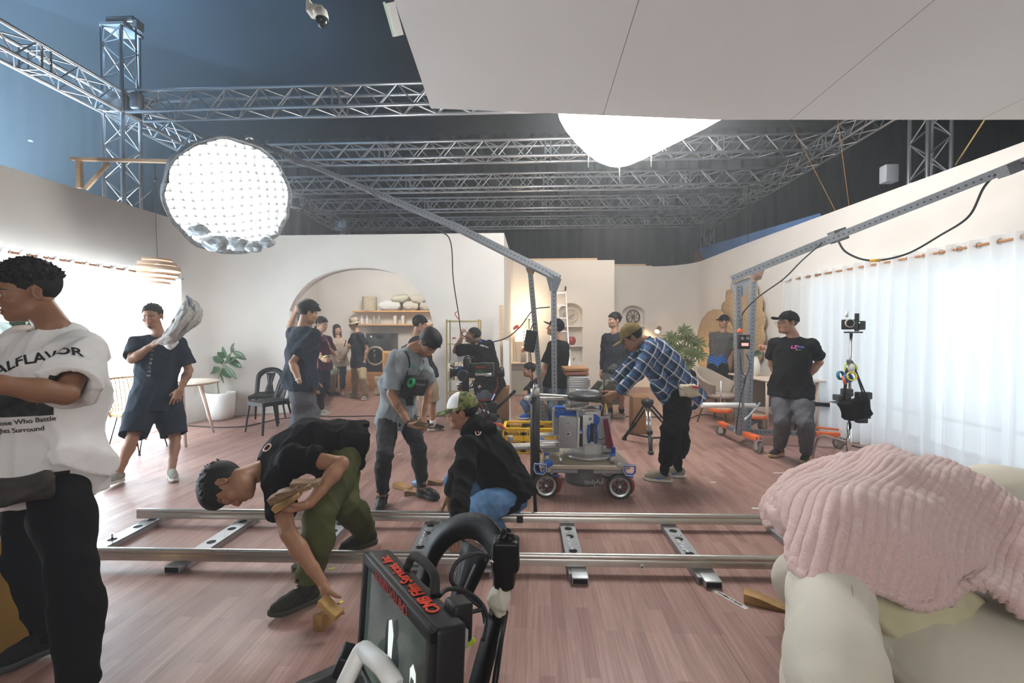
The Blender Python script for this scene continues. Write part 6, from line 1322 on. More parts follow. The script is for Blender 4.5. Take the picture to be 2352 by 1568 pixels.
m, nt, N, L, b = nodes('monitor_picture'); b.inputs['Roughness'].default_value = .12; b.inputs['Base Color'].default_value = (.01, .012, .012, 1); tc = N.new('ShaderNodeTexCoord'); nz = N.new('ShaderNodeTexNoise'); nz.inputs['Scale'].default_value = 5; nz.inputs['Detail'].default_value = 1.5; L.new(tc.outputs['Object'], nz.inputs['Vector']); rp = N.new('ShaderNodeValToRGB'); rp.color_ramp.elements[0].position = .38; rp.color_ramp.elements[0].color = (.004, .006, .006, 1); rp.color_ramp.elements[1].position = .75; rp.color_ramp.elements[1].color = (.05, .065, .055, 1); L.new(nz.outputs['Fac'], rp.inputs[0]); L.new(rp.outputs[0], b.inputs['Emission Color']); b.inputs['Emission Strength'].default_value = .55; SCR = m
sc_ = MB().box(PM(W1/2, H1/2-.004, .001), (W1-.04, H1-.05, .002), MM).build('screen', SCR, mon)
def screen_shape(name, poly, m_): MB().prism([(u, v) for u, v in poly], PM(0, 0, -.0008), ux_, dn_, .0004).build(name, m_, sc_)
SG = emat('screen_figure_dark', (.005, .006, .006), 1.0); SP = emat('screen_pale', (.45, .52, .50), .35)
SG.node_tree.nodes['Principled BSDF'].inputs['Base Color'].default_value = (.004, .005, .005, 1)
screen_shape('screen_highlight', [(.205, .085), (.225, .075), (.24, .10), (.232, .18), (.215, .21), (.21, .15)], SP)
screen_shape('screen_figure', [(.238, .13), (.246, .10), (.243, .075), (.255, .062), (.268, .072), (.268, .09), (.262, .10), (.280, .13), (.282, .19), (.270, .25), (.242, .25), (.240, .18)], SG); screen_shape('screen_figure', [(.188, .11), (.196, .085), (.206, .085), (.208, .12), (.212, .20), (.205, .23), (.190, .22)], SG)
screen_shape('screen_highlight', [(.345, .115), (.36, .10), (.375, .11), (.380, .14), (.372, .16), (.368, .125), (.352, .125), (.347, .14)], SP)
text('lettering', 'CMB Film Services, Inc.', .040, PM(W1*.50, -.0022, T1*.42), -ux_, bk*-1 if False else bk*1, REDL, mon, bold=True) if False else None
MB_t = PM(W1*.50, -.0025, T1*.40)
text('lettering', 'CMB Film Services, Inc.', .036, MB_t, -ux_, (-nn).cross(-ux_) * 0 + bk*-1, REDL, mon, bold=True, extr=.0006)
text('lettering', 'CMB FILM SERVICES', .026, PM(W1*.50, .013, -.0112), ux_ if False else -ux_, dn_, mat('lettering_dark_red', (.30, .03, .02), .6), mon, bold=True, extr=.0004)
mb = MB(); mb.tube(bez([PM(.16, -.002, T1*.85), PM(.19, -.035, T1*.95), PM(.30, -.035, T1*.95), PM(.33, -.002, T1*.85)], 16), .010, 8); mb.build('handle', RUBBER, mon)
mb = MB(); mb.box(PM(W1/2, H1*.5, T1+.03), (.16, .14, .06), MM, bev=.006); mb.box(PM(W1-.06, .02, T1+.01), (.05, .07, .04), MM, bev=.006); mb.build('rear_mount', MONF, mon)
MB().box(PM(W1-.015, .03, T1*.8), (.02, .03, .035), MM, bev=.003).build('corner_strip', mat('tape_grey', (.25, .26, .27), .6), mon)
mb = MB(); mb.tube(bez([P(790, 1575, .92), P(826, 1500, .96), P(838, 1492, .96)], 8), .018, 10); mb.tube([P(838, 1492, .96), P(880, 1530, .90), P(915, 1580, .86)], .019, 10); t = tag(mb.build('monitor_stand', WHITEP), 'white padded bars holding the lower left corner of the monitor', 'stand')
MB().box(P(800, 1520, 1.0), (.05, .06, .05), (0, .4, .2), bev=.006).build('stand_foot', MONF, t)
def plastic_chair(label, loc, rz, m_=None, group='black plastic chairs', splat=True, sc=1.0):
 m_ = m_ or BLACK; t = thing('plastic_chair', label, 'chair', loc, rz, group); Z = lambda x, y, z: (x*sc, y*sc, z*sc)
 B = MB(); rows = []
 for i in range(13):
  v = -1+2*i/12; rows.append([Vector(Z(u*.205*(1-.10*(v > 0)*v), v*.20, .44-.018*(1-u*u)*(1-v*v)+.012*abs(v)**4-.02*max(0, -v-.7)/.3)) for u in [-1+2*j/12 for j in range(13)]])
 B.grid(rows); s_ = B.build('seat', m_, t, world=False, solid=.008*sc)
 ap = MB()
 for x in (-1, 1): ap.box(Z(x*.203, 0, .415), (.012*sc, .38*sc, .05*sc))
 for y in (-1, 1): ap.box(Z(0, y*.196, .415), (.40*sc, .012*sc, .05*sc))
 ap.build('seat_apron', m_, t, world=False)
 for x in (-1, 1):
  for y in (-1, 1):
   l = MB(); a = Vector(Z(x*.195, y*.185, .43)); b_ = Vector(Z(x*.235, y*(.225 if y < 0 else .265), .0)); x_, y_, d_ = basis(b_-a); pr_ = []
   for k in range(5):
    c = a.lerp(b_, k/4); w_ = (.034-.012*k/4)*sc; pr_.append([c+Vector((x*-w_, 0, 0)), c, c+Vector((0, -y*w_, 0)), c+Vector((0, -y*w_, 0))-Vector((x*.006, 0, 0)), c-Vector((x*.006, y*.006, 0)), c+Vector((-x*w_, -y*.006, 0))])
   l.grid(pr_, True); l.build('leg', m_, t, world=False)
 path = []; 
 for k in range(33):
  a = pi*(-.0+k/32); xx = -cos(a); zz = sin(a); path.append((xx, zz))
 def band(w_in, w_out, z0, z1, th=.012):
  outer = []; inner = []
  for k in range(41):
   q = k/40; 
   if q < .3: u, z = -1, q/.3*.62
   elif q > .7: u, z = 1, (1-q)/.3*.62
   else: a = pi*(q-.3)/.4; u, z = -cos(a), .62+.38*sin(a)
   outer.append((u*w_out, z0+(z1-z0)*z)); 
   wI = w_out-w_in; zI = (z1-z0)-w_in*1.15; inner.append((u*wI, z0+zI*z))
  return outer, inner
 o_, i_ = band(.064, .212, .44, .84); lean = lambda z: .185+.16*((z-.44)/.42)**1.1; bm_ = MB()
 bend = lambda x, z: .03*(1-(x/.205)**2)*min(1, (z-.44)/.25)
 rows = [[Vector(Z(x, lean(z)+bend(x, z), z)) for x, z in o_], [Vector(Z(x*.5+x2*.5, lean((z+z2)/2)+bend(x, z)+.004, (z+z2)/2)) for (x, z), (x2, z2) in zip(o_, i_)], [Vector(Z(x, lean(z)+bend(x, z), z)) for x, z in i_]]
 bm_.grid(rows); bm_.build('back_frame', m_, t, world=False, solid=.012*sc)
 if splat:
  q = MB(); n = 12; rows = []
  for k in range(n+1):
   z = .44+.31*k/n; w_ = .035+.035*abs(k/n-.5)*2; rows.append([Vector(Z(u*w_, lean(z)+bend(0, z)-.002, z)) for u in (-1, -.4, .4, 1)])
  q.grid(rows); sp = q.build('back_splat', m_, t, world=False, solid=.008*sc); g_ = MB()
  for x in (-1, 1): g_.tube([Vector(Z(x*(.012+.012*abs(k-4)/4*2), lean(.52+.2*k/8)+bend(0, .6)-.010, .52+.2*k/8)) for k in range(9)], .003*sc, 6)
  g_.build('splat_slots', mat('slot_pale', (.25, .26, .27), .5), sp, world=False)
 return t
fc = plastic_chair('black plastic chair in the foreground holding the monitor and clamp', (-.42, 1.17, 0), R(-46), splat=True, group=None, sc=1.0)
# ================================================================ CAMERA DOLLY
DMET = mat('dolly_alloy', (.46, .45, .43), .42, .6, .1, 25); DPAN = mat('dolly_panel_grey', (.34, .345, .35), .45, .2, .08, 20); DPAL = mat('dolly_panel_pale', (.66, .66, .64), .4, .2)
BLUED = mat('dolly_blue', (.015, .10, .46), .4); DARKT = mat('dark_tube', (.045, .045, .048), .45, .5)
DY = 4.12; dc = Vector((P(1344, 1050, DY).x, DY, 0)); d = thing('camera_dolly', 'wheeled grey camera dolly with blue levers, round black seat and side post', 'camera dolly', dc)
X_ = lambda px, Y=DY: P(px, 900, Y).x
Z_ = lambda py, Y=DY: P(1344, py, Y).z
def wheel(px, py_, Y, r, name='wheel', yaw=0.0):
 c = Vector((X_(px, Y), Y, r)); ax = Vector((sin(yaw), -cos(yaw), 0)); w = MB()
 w.lathe([(r*.80, -.020), (r*.97, -.021), (r, -.014), (r, .014), (r*.97, .021), (r*.80, .020)], c, ax, 36, caps=False); o = w.build('wheel', RUBBER, d)
 w = MB(); w.lathe([(r*.62, .012), (r*.66, .020), (r*.88, .016), (r*.90, .022), (r*.90, -.022), (r*.62, -.018)], c, ax, 36, caps=False); w.build('rim', GALV, o)
 w = MB(); w.lathe([(.001, .014), (r*.22, .014), (r*.24, .004), (r*.24, -.01)], c, ax, 20); x, y, z = basis(ax)
 for k in range(7): a = 2*pi*k/7; dd = x*cos(a)+y*sin(a); tt = z.cross(dd); w.box(c+dd*r*.43+ax*.004, (r*.46, r*.16, .012), Matrix((dd, tt, ax)).transposed())
 w.build('spokes', mat('wheel_spokes', (.10, .10, .10), .5, .3), o); h = MB(); h.cyl(c+ax*.012, c+ax*.024, .012); h.build('hub_cap', CHROME, o); return o
for px, Y in ((1254, 3.9), (1424, 3.9), (1259, 4.45), (1397, 4.45)):
 wheel(px, 0, Y, .108, yaw=.12 if px < 1300 else -.06); c = Vector((X_(px, Y), Y, .108))
 t_ = MB(); t_.lathe([(.02, -.012), (.082, -.014), (.088, 0), (.082, .012), (.02, .012)], c+Vector((.06 if px > 1300 else .055, .07, -.022)), (sin(.1), -cos(.1), 0), 28); t_.build('track_wheel', mat('red_urethane', (.30, .04, .02), .4), d)
 t_ = MB(); t_.box(c+Vector((.02, .05, .10)), (.07, .09, .12), bev=.012); t_.cyl(c+Vector((.04, .02, .03)), c+Vector((.05, .0, .11)), .011); t_.cyl(c, c+Vector((0, .10, 0)), .014); t_.build('wheel_fork', DMET, d)
 t_ = MB(); t_.box(c+Vector((.085, -.01, .085)), (.06, .03, .008), (0, .15, 0), bev=.003); t_.build('brake_lever', BLUED, d)
zt = Z_(1049); x0, x1 = X_(1238, 3.87), X_(1450, 3.87); pl = [(x0+.03, 3.85), (x1-.03, 3.85), (x1, 3.89), (x1-.04, 4.5), (x0+.06, 4.5), (x0, 3.89)]
mb = MB(); mb.prism([(p[0]-dc.x, p[1]-dc.y) for p in pl], (dc.x, dc.y, zt-.034), (1, 0, 0), (0, 1, 0), .034); mb.build('deck', mat('deck_champagne', (.50, .44, .36), .4, .7, .08, 30), d, bev=.004)
mb = MB()
for i in range(9): mb.box((dc.x-.01, 3.92+.03*i, zt+.002), (.42, .008, .006))
mb.build('deck_grip', mat('grip_brass', (.32, .29, .20), .6, .3), d)
mb = MB(); mb.box((dc.x, 4.15, zt-.06), (.62, .5, .05), bev=.01); mb.build('chassis', DPAN, d)
MB().lathe([(.16, .10), (.165, .13), (.165, .27), (.18, .285)], (dc.x-.02, 4.05, 0), n=40).build('drum', mat('drum_grey', (.15, .155, .17), .35, .3, .1, 9), d)
text('lettering', 'tedyful', .06, (dc.x+.05, 3.882, .145), (1, 0, 0), (0, 0, 1), mat('chalk_mark', (.42, .42, .42), .8), d)
for px in (1306, 1366): MB().box((X_(px, 3.88), 3.885, Z_(1072, 3.88)), (.06, .02, .012)).build('drum_clip', BLUED, d)
for sx, px in ((-1, 1241), (1, 1447)):
 c = Vector((X_(px, 3.84), 3.84, Z_(1076, 3.84))); fr_ = MB(); fr_.tube([c+Vector(v) for v in ((-.045, 0, .035), (.045, 0, .030), (.048, 0, -.02), (.025, 0, -.045), (-.03, 0, -.042), (-.048, 0, -.01))], .011, 8, True); fr_.build('grab_handle', BLUED, d); MB().tube([c+Vector(v)+Vector((0, -.012, 0)) for v in ((-.05, 0, .04), (.05, 0, .035), (.052, 0, -.022), (.027, 0, -.05), (-.033, 0, -.047), (-.052, 0, -.012))], .004, 6, True).build('handle_edge', DPAL, d)
 MB().box(c+Vector((-sx*.07, .03, .03)), (.07, .06, .05), (0, sx*.5, 0), bev=.01).build('corner_bracket', BLUED if sx < 0 else DMET, d)
for px, Y in ((1256, 3.93), (1407, 3.93), (1245, 4.5), (1288, 3.9)):
 c = Vector((X_(px, Y), Y, zt)); r = .022 if px != 1288 else .012; b_ = MB().cyl(c, c+Vector((0, 0, .07 if px != 1288 else .055)), r, n=20).build('socket_post', CHROME if px == 1288 else DMET, d)
 if px != 1288: MB().lathe([(r+.001, 0), (r+.003, .004), (r+.003, .010), (r-.004, .012)], c+Vector((0, 0, .068))).build('blue_cap', BLUED, b_)
zb, zc = zt, Z_(938); mb = MB(); mb.lathe([(.215, 0), (.225, .012), (.225, .030), (.19, .035)], (dc.x+.03, 4.18, zt), n=40); mb.build('turntable', DMET, d)
mb = MB(); mb.lathe([(.150, .03), (.150, zc-zb-.02), (.13, zc-zb)], (dc.x+.05, 4.22, zb), n=8, ph=.39); mb.build('column', DPAL, d, bev=.004)
mb = MB(); c1 = Vector((X_(1307, 3.98), 4.06, (Z_(957, 3.98)+Z_(1030, 3.98))/2)); mb.box(c1, (.155, .17, Z_(957, 3.98)-Z_(1030, 3.98)), (0, 0, -.10), bev=.008); mb.build('battery_panel', DPAN, d)
p2 = MB(); p2.box(c1+Vector((.090, .0, 0)), (.020, .172, .27), (0, .03, -.10), bev=.005); p2.build('white_edge_panel', DPAL, d)
lt = MB().box(c1+Vector((0, .03, .145)), (.15, .12, .02), (.25, 0, -.1), bev=.006).build('blue_pad', BLUED, d)
fy = c1.y-.087; ov = MB(); ov.ell((c1.x-.005, fy, c1.z+.085), (.035, .003, .013)); ov.build('nameplate', mat('nameplate', (.45, .45, .44), .4), d)
def emblem(c, r, parent, m_=None): e = MB(); e.lathe([(.001, .001), (r, .001), (r, 0)], c, (0, -1, 0), 20); o = e.build('emblem', m_ or mat('emblem_pale', (.55, .55, .55), .5), parent); text('lettering', 'M', r*1.5, Vector(c)+Vector((0, -.002, 0)), (1, 0, 0), (0, 0, 1), BLACKM, o, bold=True)
emblem((c1.x-.005, fy-.001, c1.z-.01), .021, d)
text('lettering', 'MT', .014, (c1.x-.005, fy-.003, c1.z+.085), (1, 0, 0), (0, 0, 1), BLACKM, d, bold=True)
MB().box((X_(1334, 4.02), 4.03, c1.z), (.030, .03, .26), bev=.004).build('slide_rail', BLACKM, d); k = MB(); k.lathe([(.020, 0), (.020, .02)], (X_(1334, 4.0), 4.01, Z_(991, 4)), (0, -1, 0)); k.build('blue_knob', BLUED, d); MB().cyl((X_(1334, 4.0), 3.985, Z_(991, 4)), (X_(1334, 4.0), 3.97, Z_(991, 4)), .009).build('knob_end', DPAL, d)
pn = Vector((X_(1351, 4.05), 4.06, c1.z+.01)); MB().box(pn, (.10, .02, .27), (0, 0, .06), bev=.006).build('white_front_panel', DPAL, d); emblem(pn+Vector((.02, -.016, .10)), .014, d)
for sx in (-1, 1): q = MB(); q.tube([pn+Vector((.035+sx*.028, -.03, .05)), pn+Vector((.035+sx*.036, -.04, -.02)), pn+Vector((.035+sx*.028, -.035, -.11))], .012, 8); q.build('blue_lever', BLUED, d)
MB().box(pn+Vector((.035, -.02, -.02)), (.030, .03, .16), bev=.006).build('lever_block', BLACKM, d)
rp_ = Vector((X_(1380, 4.15), 4.16, c1.z)); MB().box(rp_, (.14, .15, .25), (0, 0, .2), bev=.01).build('side_box', DPAN, d); MB().lathe([(.045, 0), (.045, .025)], rp_+Vector((-.065, -.08, .10)), (0, -1, 0)).build('blue_wheel', BLUED, d); MB().lathe([(.038, 0), (.038, .025)], Vector((X_(1283, 4.1), 4.1, Z_(948))), (0, -1, 0)).build('blue_wheel', BLUED, d)
MB().box((X_(1281, 4.3), 4.32, c1.z+.03), (.09, .10, .26), bev=.008).build('rear_box', DPAN, d); MB().box((X_(1286, 4.3), 4.3, c1.z+.17), (.10, .1, .014)).build('blue_pad', BLUED, d)
cl = MB(); cl.prism([(0, 0), (.035, .01), (.085, -.22), (.07, -.26), (.03, -.25)], Vector((X_(1388, 4.0), 4.05, Z_(965, 4))), (1, 0, 0), (0, 0, 1), .012); tag(cl.build('red_cloth', mat('maroon_cloth', (.17, .02, .04), .9)), 'maroon cloth hanging from the right side of the camera dolly', 'cloth')
tz = Z_(905); mb = MB(); mb.box((X_(1330, 4.15), 4.15, (tz+zc)/2+.02), (.17, .14, .10), bev=.01); mb.box((X_(1332, 4.1), 4.1, zc+.01), (.28, .18, .02), (0, .05, .1), bev=.004); mb.build('turret_head', DMET, d); emblem((X_(1327, 4.07), 4.072, (tz+zc)/2+.02), .012, d)
for k_ in ((1320, 937), (1345, 941), (1338, 934)): MB().box((X_(k_[0], 4.02), 4.02, Z_(k_[1], 4.02)), (.07, .05, .014), (0, -.1, .2), bev=.004).build('clamp_lever', CHROME, d)
sc_ = Vector((X_(1344, 4.1), 4.1, Z_(916, 4.1))); MB().lathe([(.05, -.02), (.150, .0), (.160, .012), (.160, .035), (.145, .050), (.06, .047), (.001, .045)], sc_, n=44).build('seat', mat('seat_black', (.035, .036, .038), .42), d)
ax_ = Vector((X_(1229, 3.95), 3.95, 0)); MB().cyl(ax_+Vector((0, 0, .14)), ax_+Vector((0, 0, Z_(912, 3.95))), .042, n=28).build('side_post', DARKT, d); MB().cyl(ax_+Vector((0, 0, Z_(914, 3.95))), ax_+Vector((0, 0, Z_(893, 3.95))), .040, n=28).build('post_cap', DMET, d)
def bar(name, pA, pB, w_, h_, m_): a, b_ = Vector(pA), Vector(pB); q = b_-a; L_ = q.length; q.normalize(); s = Vector((-q.y, q.x, 0)).normalized(); return MB().box((a+b_)/2, (L_, w_, h_), Matrix((q, s, q.cross(s))).transposed(), bev=.008).build(name, m_, d)
bar('upper_arm', (X_(1208, 3.95), 3.95, Z_(916, 3.95)), (X_(1318, 4.15), 4.15, Z_(914, 4.15)), .10, .034, DMET); bar('upper_tray', (X_(1240, 4.0), 4.05, Z_(909, 3.95)), (X_(1305, 4.1), 4.1, Z_(909, 4.1)), .07, .006, WHITEP); bar('lower_arm', (X_(1168, 4.0), 4.0, Z_(1028, 4.0)), (X_(1275, 4.08), 4.08, Z_(1028, 4.0)), .12, .034, DMET)
mb = MB(); mb.box((X_(1263, 4.15), 4.15, zt+.09), (.16, .12, .09), (0, 0, .15), bev=.01); mb.box((X_(1262, 4.3), 4.3, zt+.16), (.2, .1, .02), (0, 0, .2), bev=.004); mb.build('arm_mount', DMET, d)
MB().box((X_(1172, 3.95), 3.96, Z_(1010, 3.95)), (.05, .05, .05), bev=.006).build('arm_end_clamp', DMET, d)
mb = MB(); mb.box((X_(1395, 4.2), 4.2, zt+.07), (.11, .12, .08), (0, 0, -.1), bev=.01); mb.tube([(X_(1402, 4.1), 4.1, zt+.10), (X_(1412, 4.1), 4.1, zt+.09), (X_(1412, 4.1), 4.1, zt+.02), (X_(1404, 4.1), 4.1, zt)], .010, 8); mb.build('steering_mount', BLUED, d)
MB().box((X_(1392, 4.18), 4.14, zt+.075), (.08, .05, .07), bev=.01).build('mount_plate', DMET, d)
MB().tube(bez([(X_(1375, 4), 4.03, Z_(965)), (X_(1366, 4), 3.98, Z_(985)), (X_(1376, 4), 3.98, Z_(1000)), (X_(1390, 4), 4.0, Z_(998))], 16), .004, 6).build('hose', CABLE, d)
pb = (P(1322, 897, 4.28), P(1440, 904, 4.28)); MB().cyl(pb[0], pb[1], .020, n=18).build('push_bar', GALV, d); MB().cyl(P(1437, 904, 4.28), P(1443, 904, 4.28), .027, n=18).build('push_bar_cap', GALV, d); MB().cyl(P(1393, 905, 4.25), P(1393, 1005, 4.25), .014, n=14).build('push_bar_post', GALV, d)
IRON = mat('cast_iron_worn', (.16, .155, .12), .7, .3, .4, 22, .2, 60)
def sinker(lb, px, py, Y, w_, h_, rz): c = P(px, py, Y); o = MB(); pr = [(-w_, -h_), (w_, -h_), (w_*1.02, h_*.25), (w_*.35, h_*.85), (w_*.30, h_), (-w_*.30, h_), (-w_*.35, h_*.85), (-w_*1.02, h_*.25)]; u = Vector((cos(rz), sin(rz), 0)); o.prism(pr, c-Vector((-sin(rz), cos(rz), 0))*-.06, u, (0, 0, 1), .12); o = o.build('iron_weight', IRON, bev=.012); return tag(o, lb, 'weight')
sinker('worn cast-iron weight behind the dolly seat, left of the pair', 1378, 898, 4.33, .085, .105, -.25); sinker('worn cast-iron weight on the push bar, right of the pair', 1399, 900, 4.22, .080, .110, .1)
MB().tube([P(1388, 872, 4.12), P(1388, 900, 4.12), P(1386, 935, 4.12), P(1380, 965, 4.1)], .006, 6).build('strap', BLACKM, d)
for px, py, h_, m_ in ((1385, 948, .11, mat('tool_red', (.6, .03, .02), .4)), (1391, 935, .09, mat('tool_yellow', (.75, .60, .02), .4)), (1379, 940, .1, BLUED)): o = MB().cyl(P(px, py-10, 4.12), P(px, py+12, 4.12), .009).build('hanging_marker', m_); tag(o, {1385: 'red', 1391: 'yellow', 1379: 'dark blue'}[px]+' marker pen hanging under the iron weights', 'marker')
tag(MB().cyl(P(1228, 893, 3.95)+Vector((0, 0, .0)), P(1232, 881, 3.95), .022).build('chain_bundle', CHROME), 'small bright metal coil on top of the dolly side post', 'coil')
tag(MB().prism([(0, 0), (.02, 0), (.035, -.24), (.028, -.27), (.005, -.24)], P(1224, 1110, 3.3), (1, 0, 0), (0, 0, 1), .003).build('hanging_strap', BLACKM), 'black webbing strap hanging behind the crouching person', 'strap')
tag(MB().box(P(1194, 1193, 3.25), (.045, .01, .045)).build('pouch_tag', BLACKM), 'small black square tag under the crouching person', 'tag')
# ================================================================ YELLOW CRATE
CRY = mat('crate_yellow', (.85, .56, .01), .45); cr_ = thing('plastic_crate', 'yellow plastic crate with grid sides on the floor behind the dolly post', 'crate', F(1215, 1040)); cx0, cx1 = F(1157, 1042).x, F(1276, 1042).x; cy = F(1215, 1042).y; ch_ = .30; cw = cx1-cx0; cdp = .42
fr_ = MB(); fr_.box((cx0+cw/2, cy+cdp/2, .02), (cw, cdp, .02))
def side(a, b_, n_):
 a, b_ = Vector(a), Vector(b_); q = b_-a; L_ = q.length; q.normalize(); s = Vector((-q.y, q.x, 0)); M = Matrix((q, s, (0, 0, 1))).transposed()
 for z, h_ in ((.03, .05), (.135, .02), (.235, .035), (.29, .02)): fr_.box(a+q*L_/2+Vector((0, 0, z)), (L_, .012, h_), M)
 k = int(L_/.024)
 for i in range(k+1):
  big = i % 9 in (0, 1); fr_.box(a+q*L_*i/k+Vector((0, 0, .15)), (.030 if big else .011, .012, .26), M)
 for z in (.07, .095, .12, .16, .185, .21): fr_.box(a+q*L_/2+Vector((0, 0, z)), (L_, .009, .012), M)
 fr_.box(a+q*L_/2+Vector((0, 0, .298)), (L_+.02, .035, .008), M)
side((cx0, cy, 0), (cx1, cy, 0), 1); side((cx0, cy+cdp, 0), (cx1, cy+cdp, 0), 1); side((cx0, cy, 0), (cx0, cy+cdp, 0), 1); side((cx1, cy, 0), (cx1, cy+cdp, 0), 1); fr_.build('body', CRY, cr_)
MB().box((cx0+cw*.45, cy+cdp-.012, .255), (.13, .02, .03)).build('hand_slot', BLACKM, cr_)
tag(MB().box((cx0+cw*.6, cy+.02, .20), (.09, .05, .03)).build('paper_block', WHITEP), 'white paper block in the front of the yellow crate', 'paper')
# ================================================================ GIMBAL CAMERA
gy = 5.15; g = thing('cinema_camera', 'black cinema camera on a motorised gimbal behind the crouching person', 'camera', Vector((P(1095, 900, gy).x, gy, 0)))
G = lambda px, py, o=0.: P(px, py, gy+o); CB = mat('camera_black', (.012, .012, .013), .4)
lens = MB(); a = G(1030, 853); lens.lathe([(.085, 0), (.088, .008), (.075, .035), (.062, .05), (.058, .06), (.060, .12), (.052, .125), (.052, .19)], a, (1, .10, .02), 28, caps=False); lens.build('lens', mat('lens_barrel', (.015, .015, .016), .3), g)
MB().lathe([(.088, -.001), (.093, .006), (.093, .018), (.088, .022)], a, (1, .10, .02), 28, caps=False).build('lens_hood_ring', mat('hood_cream', (.55, .50, .36), .5), g); MB().lathe([(.001, .012), (.07, .02)], a, (1, .1, .02), 24, caps=False).build('front_glass', mat('lens_glass', (.02, .02, .03), .05), g); MB().lathe([(.063, .13), (.063, .155)], a, (1, .10, .02), 28, caps=False).build('blue_ring', BLUED, g)
bd = MB(); bd.box(G(1100, 850), (.26, .16, .16), bev=.010); bd.box(G(1073, 845), (.07, .17, .22), bev=.006); bd.box(G(1117, 848, -.02), (.17, .14, .15), bev=.006); bd.box(G(1070, 824), (.03, .05, .05)); bd.tube([G(1067, 830), G(1072, 818), G(1085, 820), G(1092, 826)], .008, 8); bd.build('body', CB, g)
MB().box(G(1103, 847, -.092), (.118, .004, .085)).build('side_label', mat('label_dark', (.02, .02, .02), .5), g)
text('lettering', 'CMB FILMS', .022, G(1103, 843, -.097), (1, 0, 0), (0, 0, 1), REDL, g, bold=True); text('lettering', 'Unit B', .018, G(1103, 849, -.097), (1, 0, 0), (0, 0, 1), REDL, g, bold=True)
MB().box(G(1103, 853.5, -.097), (.118, .003, .012)).build('green_tape', mat('tape_green', (.01, .22, .05), .5), g)
MB().box(G(1092, 862, -.11), (.22, .04, .06), bev=.012).build('gimbal_arm', CB, g); ar = MB(); ar.lathe([(.060, 0), (.066, .01), (.066, .05), (.058, .06)], G(1065, 862, -.10), (0, -1, 0), 28); ar.build('tilt_motor', CB, g); ar = MB(); ar.lathe([(.055, -.03), (.060, -.02), (.060, .035), (.050, .05)], G(1148, 855, -.05), (1, 0, .1), 28); ar.build('roll_motor', CB, g); MB().box(G(1122, 860, -.112), (.075, .03, .04), (0, -.08, 0), bev=.008).build('silver_arm_section', GALV, g)
text('lettering', 'RONIN', .033, G(1103, 860, -.135), (1, 0, 0), (0, 0, 1), mat('lettering_bright', (.85, .85, .85), .5), g, bold=True)
MB().box(G(1145, 855, -.10), (.014, .01, .05)).build('motor_label', mat('motor_red', (.45, .03, .03), .4), g)
yk = MB(); yk.tube(bez([G(1148, 862, -.03), G(1149, 878, -.03), G(1150, 889, -.02), G(1139, 905, -.0), G(1132, 916, .0), G(1118, 920, 0), G(1100, 920, 0)], 26), .022, 10); yk.build('yoke', CB, g); yk = MB(); yk.tube(bez([G(1142, 866, -.05), G(1143, 886, -.05), G(1136, 900, -.03), G(1129, 915, -.02), G(1118, 918.5, -.025), G(1100, 918.5, -.025)], 26), .006, 6); yk.build('red_trim', mat('motor_red', (.45, .03, .03), .4), g)
lo = MB(); lo.box(G(1130, 935), (.12, .10, .12), bev=.01); fr2 = MB(); fr2.box(G(1066, 880), (.04, .05, .20), bev=.004); fr2.box(G(1074, 880, .03), (.03, .04, .22)); fr2.build('front_rail', CB, g); lo.cyl(G(1138, 940), G(1182, 898, .1), .017); lo.box(G(1172, 908, .08), (.17, .045, .035), (0, -R(44), 0), bev=.012); lo.cyl(G(1138, 946), G(1146, 958), .015); lo.cyl(G(1118, 950), G(1110, 975), .03); lo.build('lower_rig', CB, g)
MB().cyl(G(1096, 922), G(1114, 938), .035).build('battery_grip', mat('grip_brown', (.10, .06, .05), .3), g); MB().cyl(G(1093, 932, -.03), G(1105, 945, -.03), .02).build('battery_foot', mat('grip_grey', (.3, .3, .3), .4), g)
wr_ = MB(); rr = random.Random(2)
for i in range(7): a = G(1078+rr.uniform(-4, 30), 872+rr.uniform(0, 8), -.06); b_ = G(1085+rr.uniform(-10, 25), 895+rr.uniform(-4, 6), -.10); c_ = G(1100+rr.uniform(-14, 14), 876+rr.uniform(0, 10), -.06); wr_.tube(bez([a, b_, c_], 14), .005, 6)
for i in range(9): a = G(1105+rr.uniform(0, 18), 938+rr.uniform(0, 6), -.08); b_ = G(1100+rr.uniform(0, 26), 952+rr.uniform(0, 8), -.12); c_ = G(1108+rr.uniform(0, 20), 966+rr.uniform(-4, 6), -.08); wr_.tube(bez([a, b_, c_], 10), .006, 6)
wr_.build('wires', CB, g); cn = MB()
for px, py in ((1098, 886), (1110, 940), (1120, 944), (1109, 960), (1101, 884)): cn.cyl(G(px, py, -.13), G(px+3, py+5, -.13), .006)
cn.build('connector_tips', mat('tip_cream', (.75, .72, .60), .4), g)
MB().ell(G(1056, 890, -.02), (.036, .036, .036)).build('hand_ball', mat('ball_brown', (.13, .06, .05), .2), g); MB().cyl(G(1055, 879), G(1056, 884), .03).build('ball_collar', CHROME, g)
MB().box(G(1133, 912, -.03), (.006, .01, .08), (0, .5, 0)).build('blue_glow_strip', emat('led_blue', (.1, .3, 1), .8), g)
st = MB(); zb_ = G(1100, 975).z; base = G(1118, 980); st.cyl(base, Vector((base.x, gy+.1, .30)), .03)
for k in range(3): a = 2*pi*k/3+.5; st.cyl(Vector((base.x, gy+.1, .34)), Vector((base.x+.34*cos(a), gy+.1+.34*sin(a), .01)), .018)
st.build('support_stand', CB, g); MB().tube([G(1132, 973), G(1150, 975), G(1158, 985)], .02, 8).build('red_clamp', mat('clamp_red', (.5, .08, .04), .4), g)
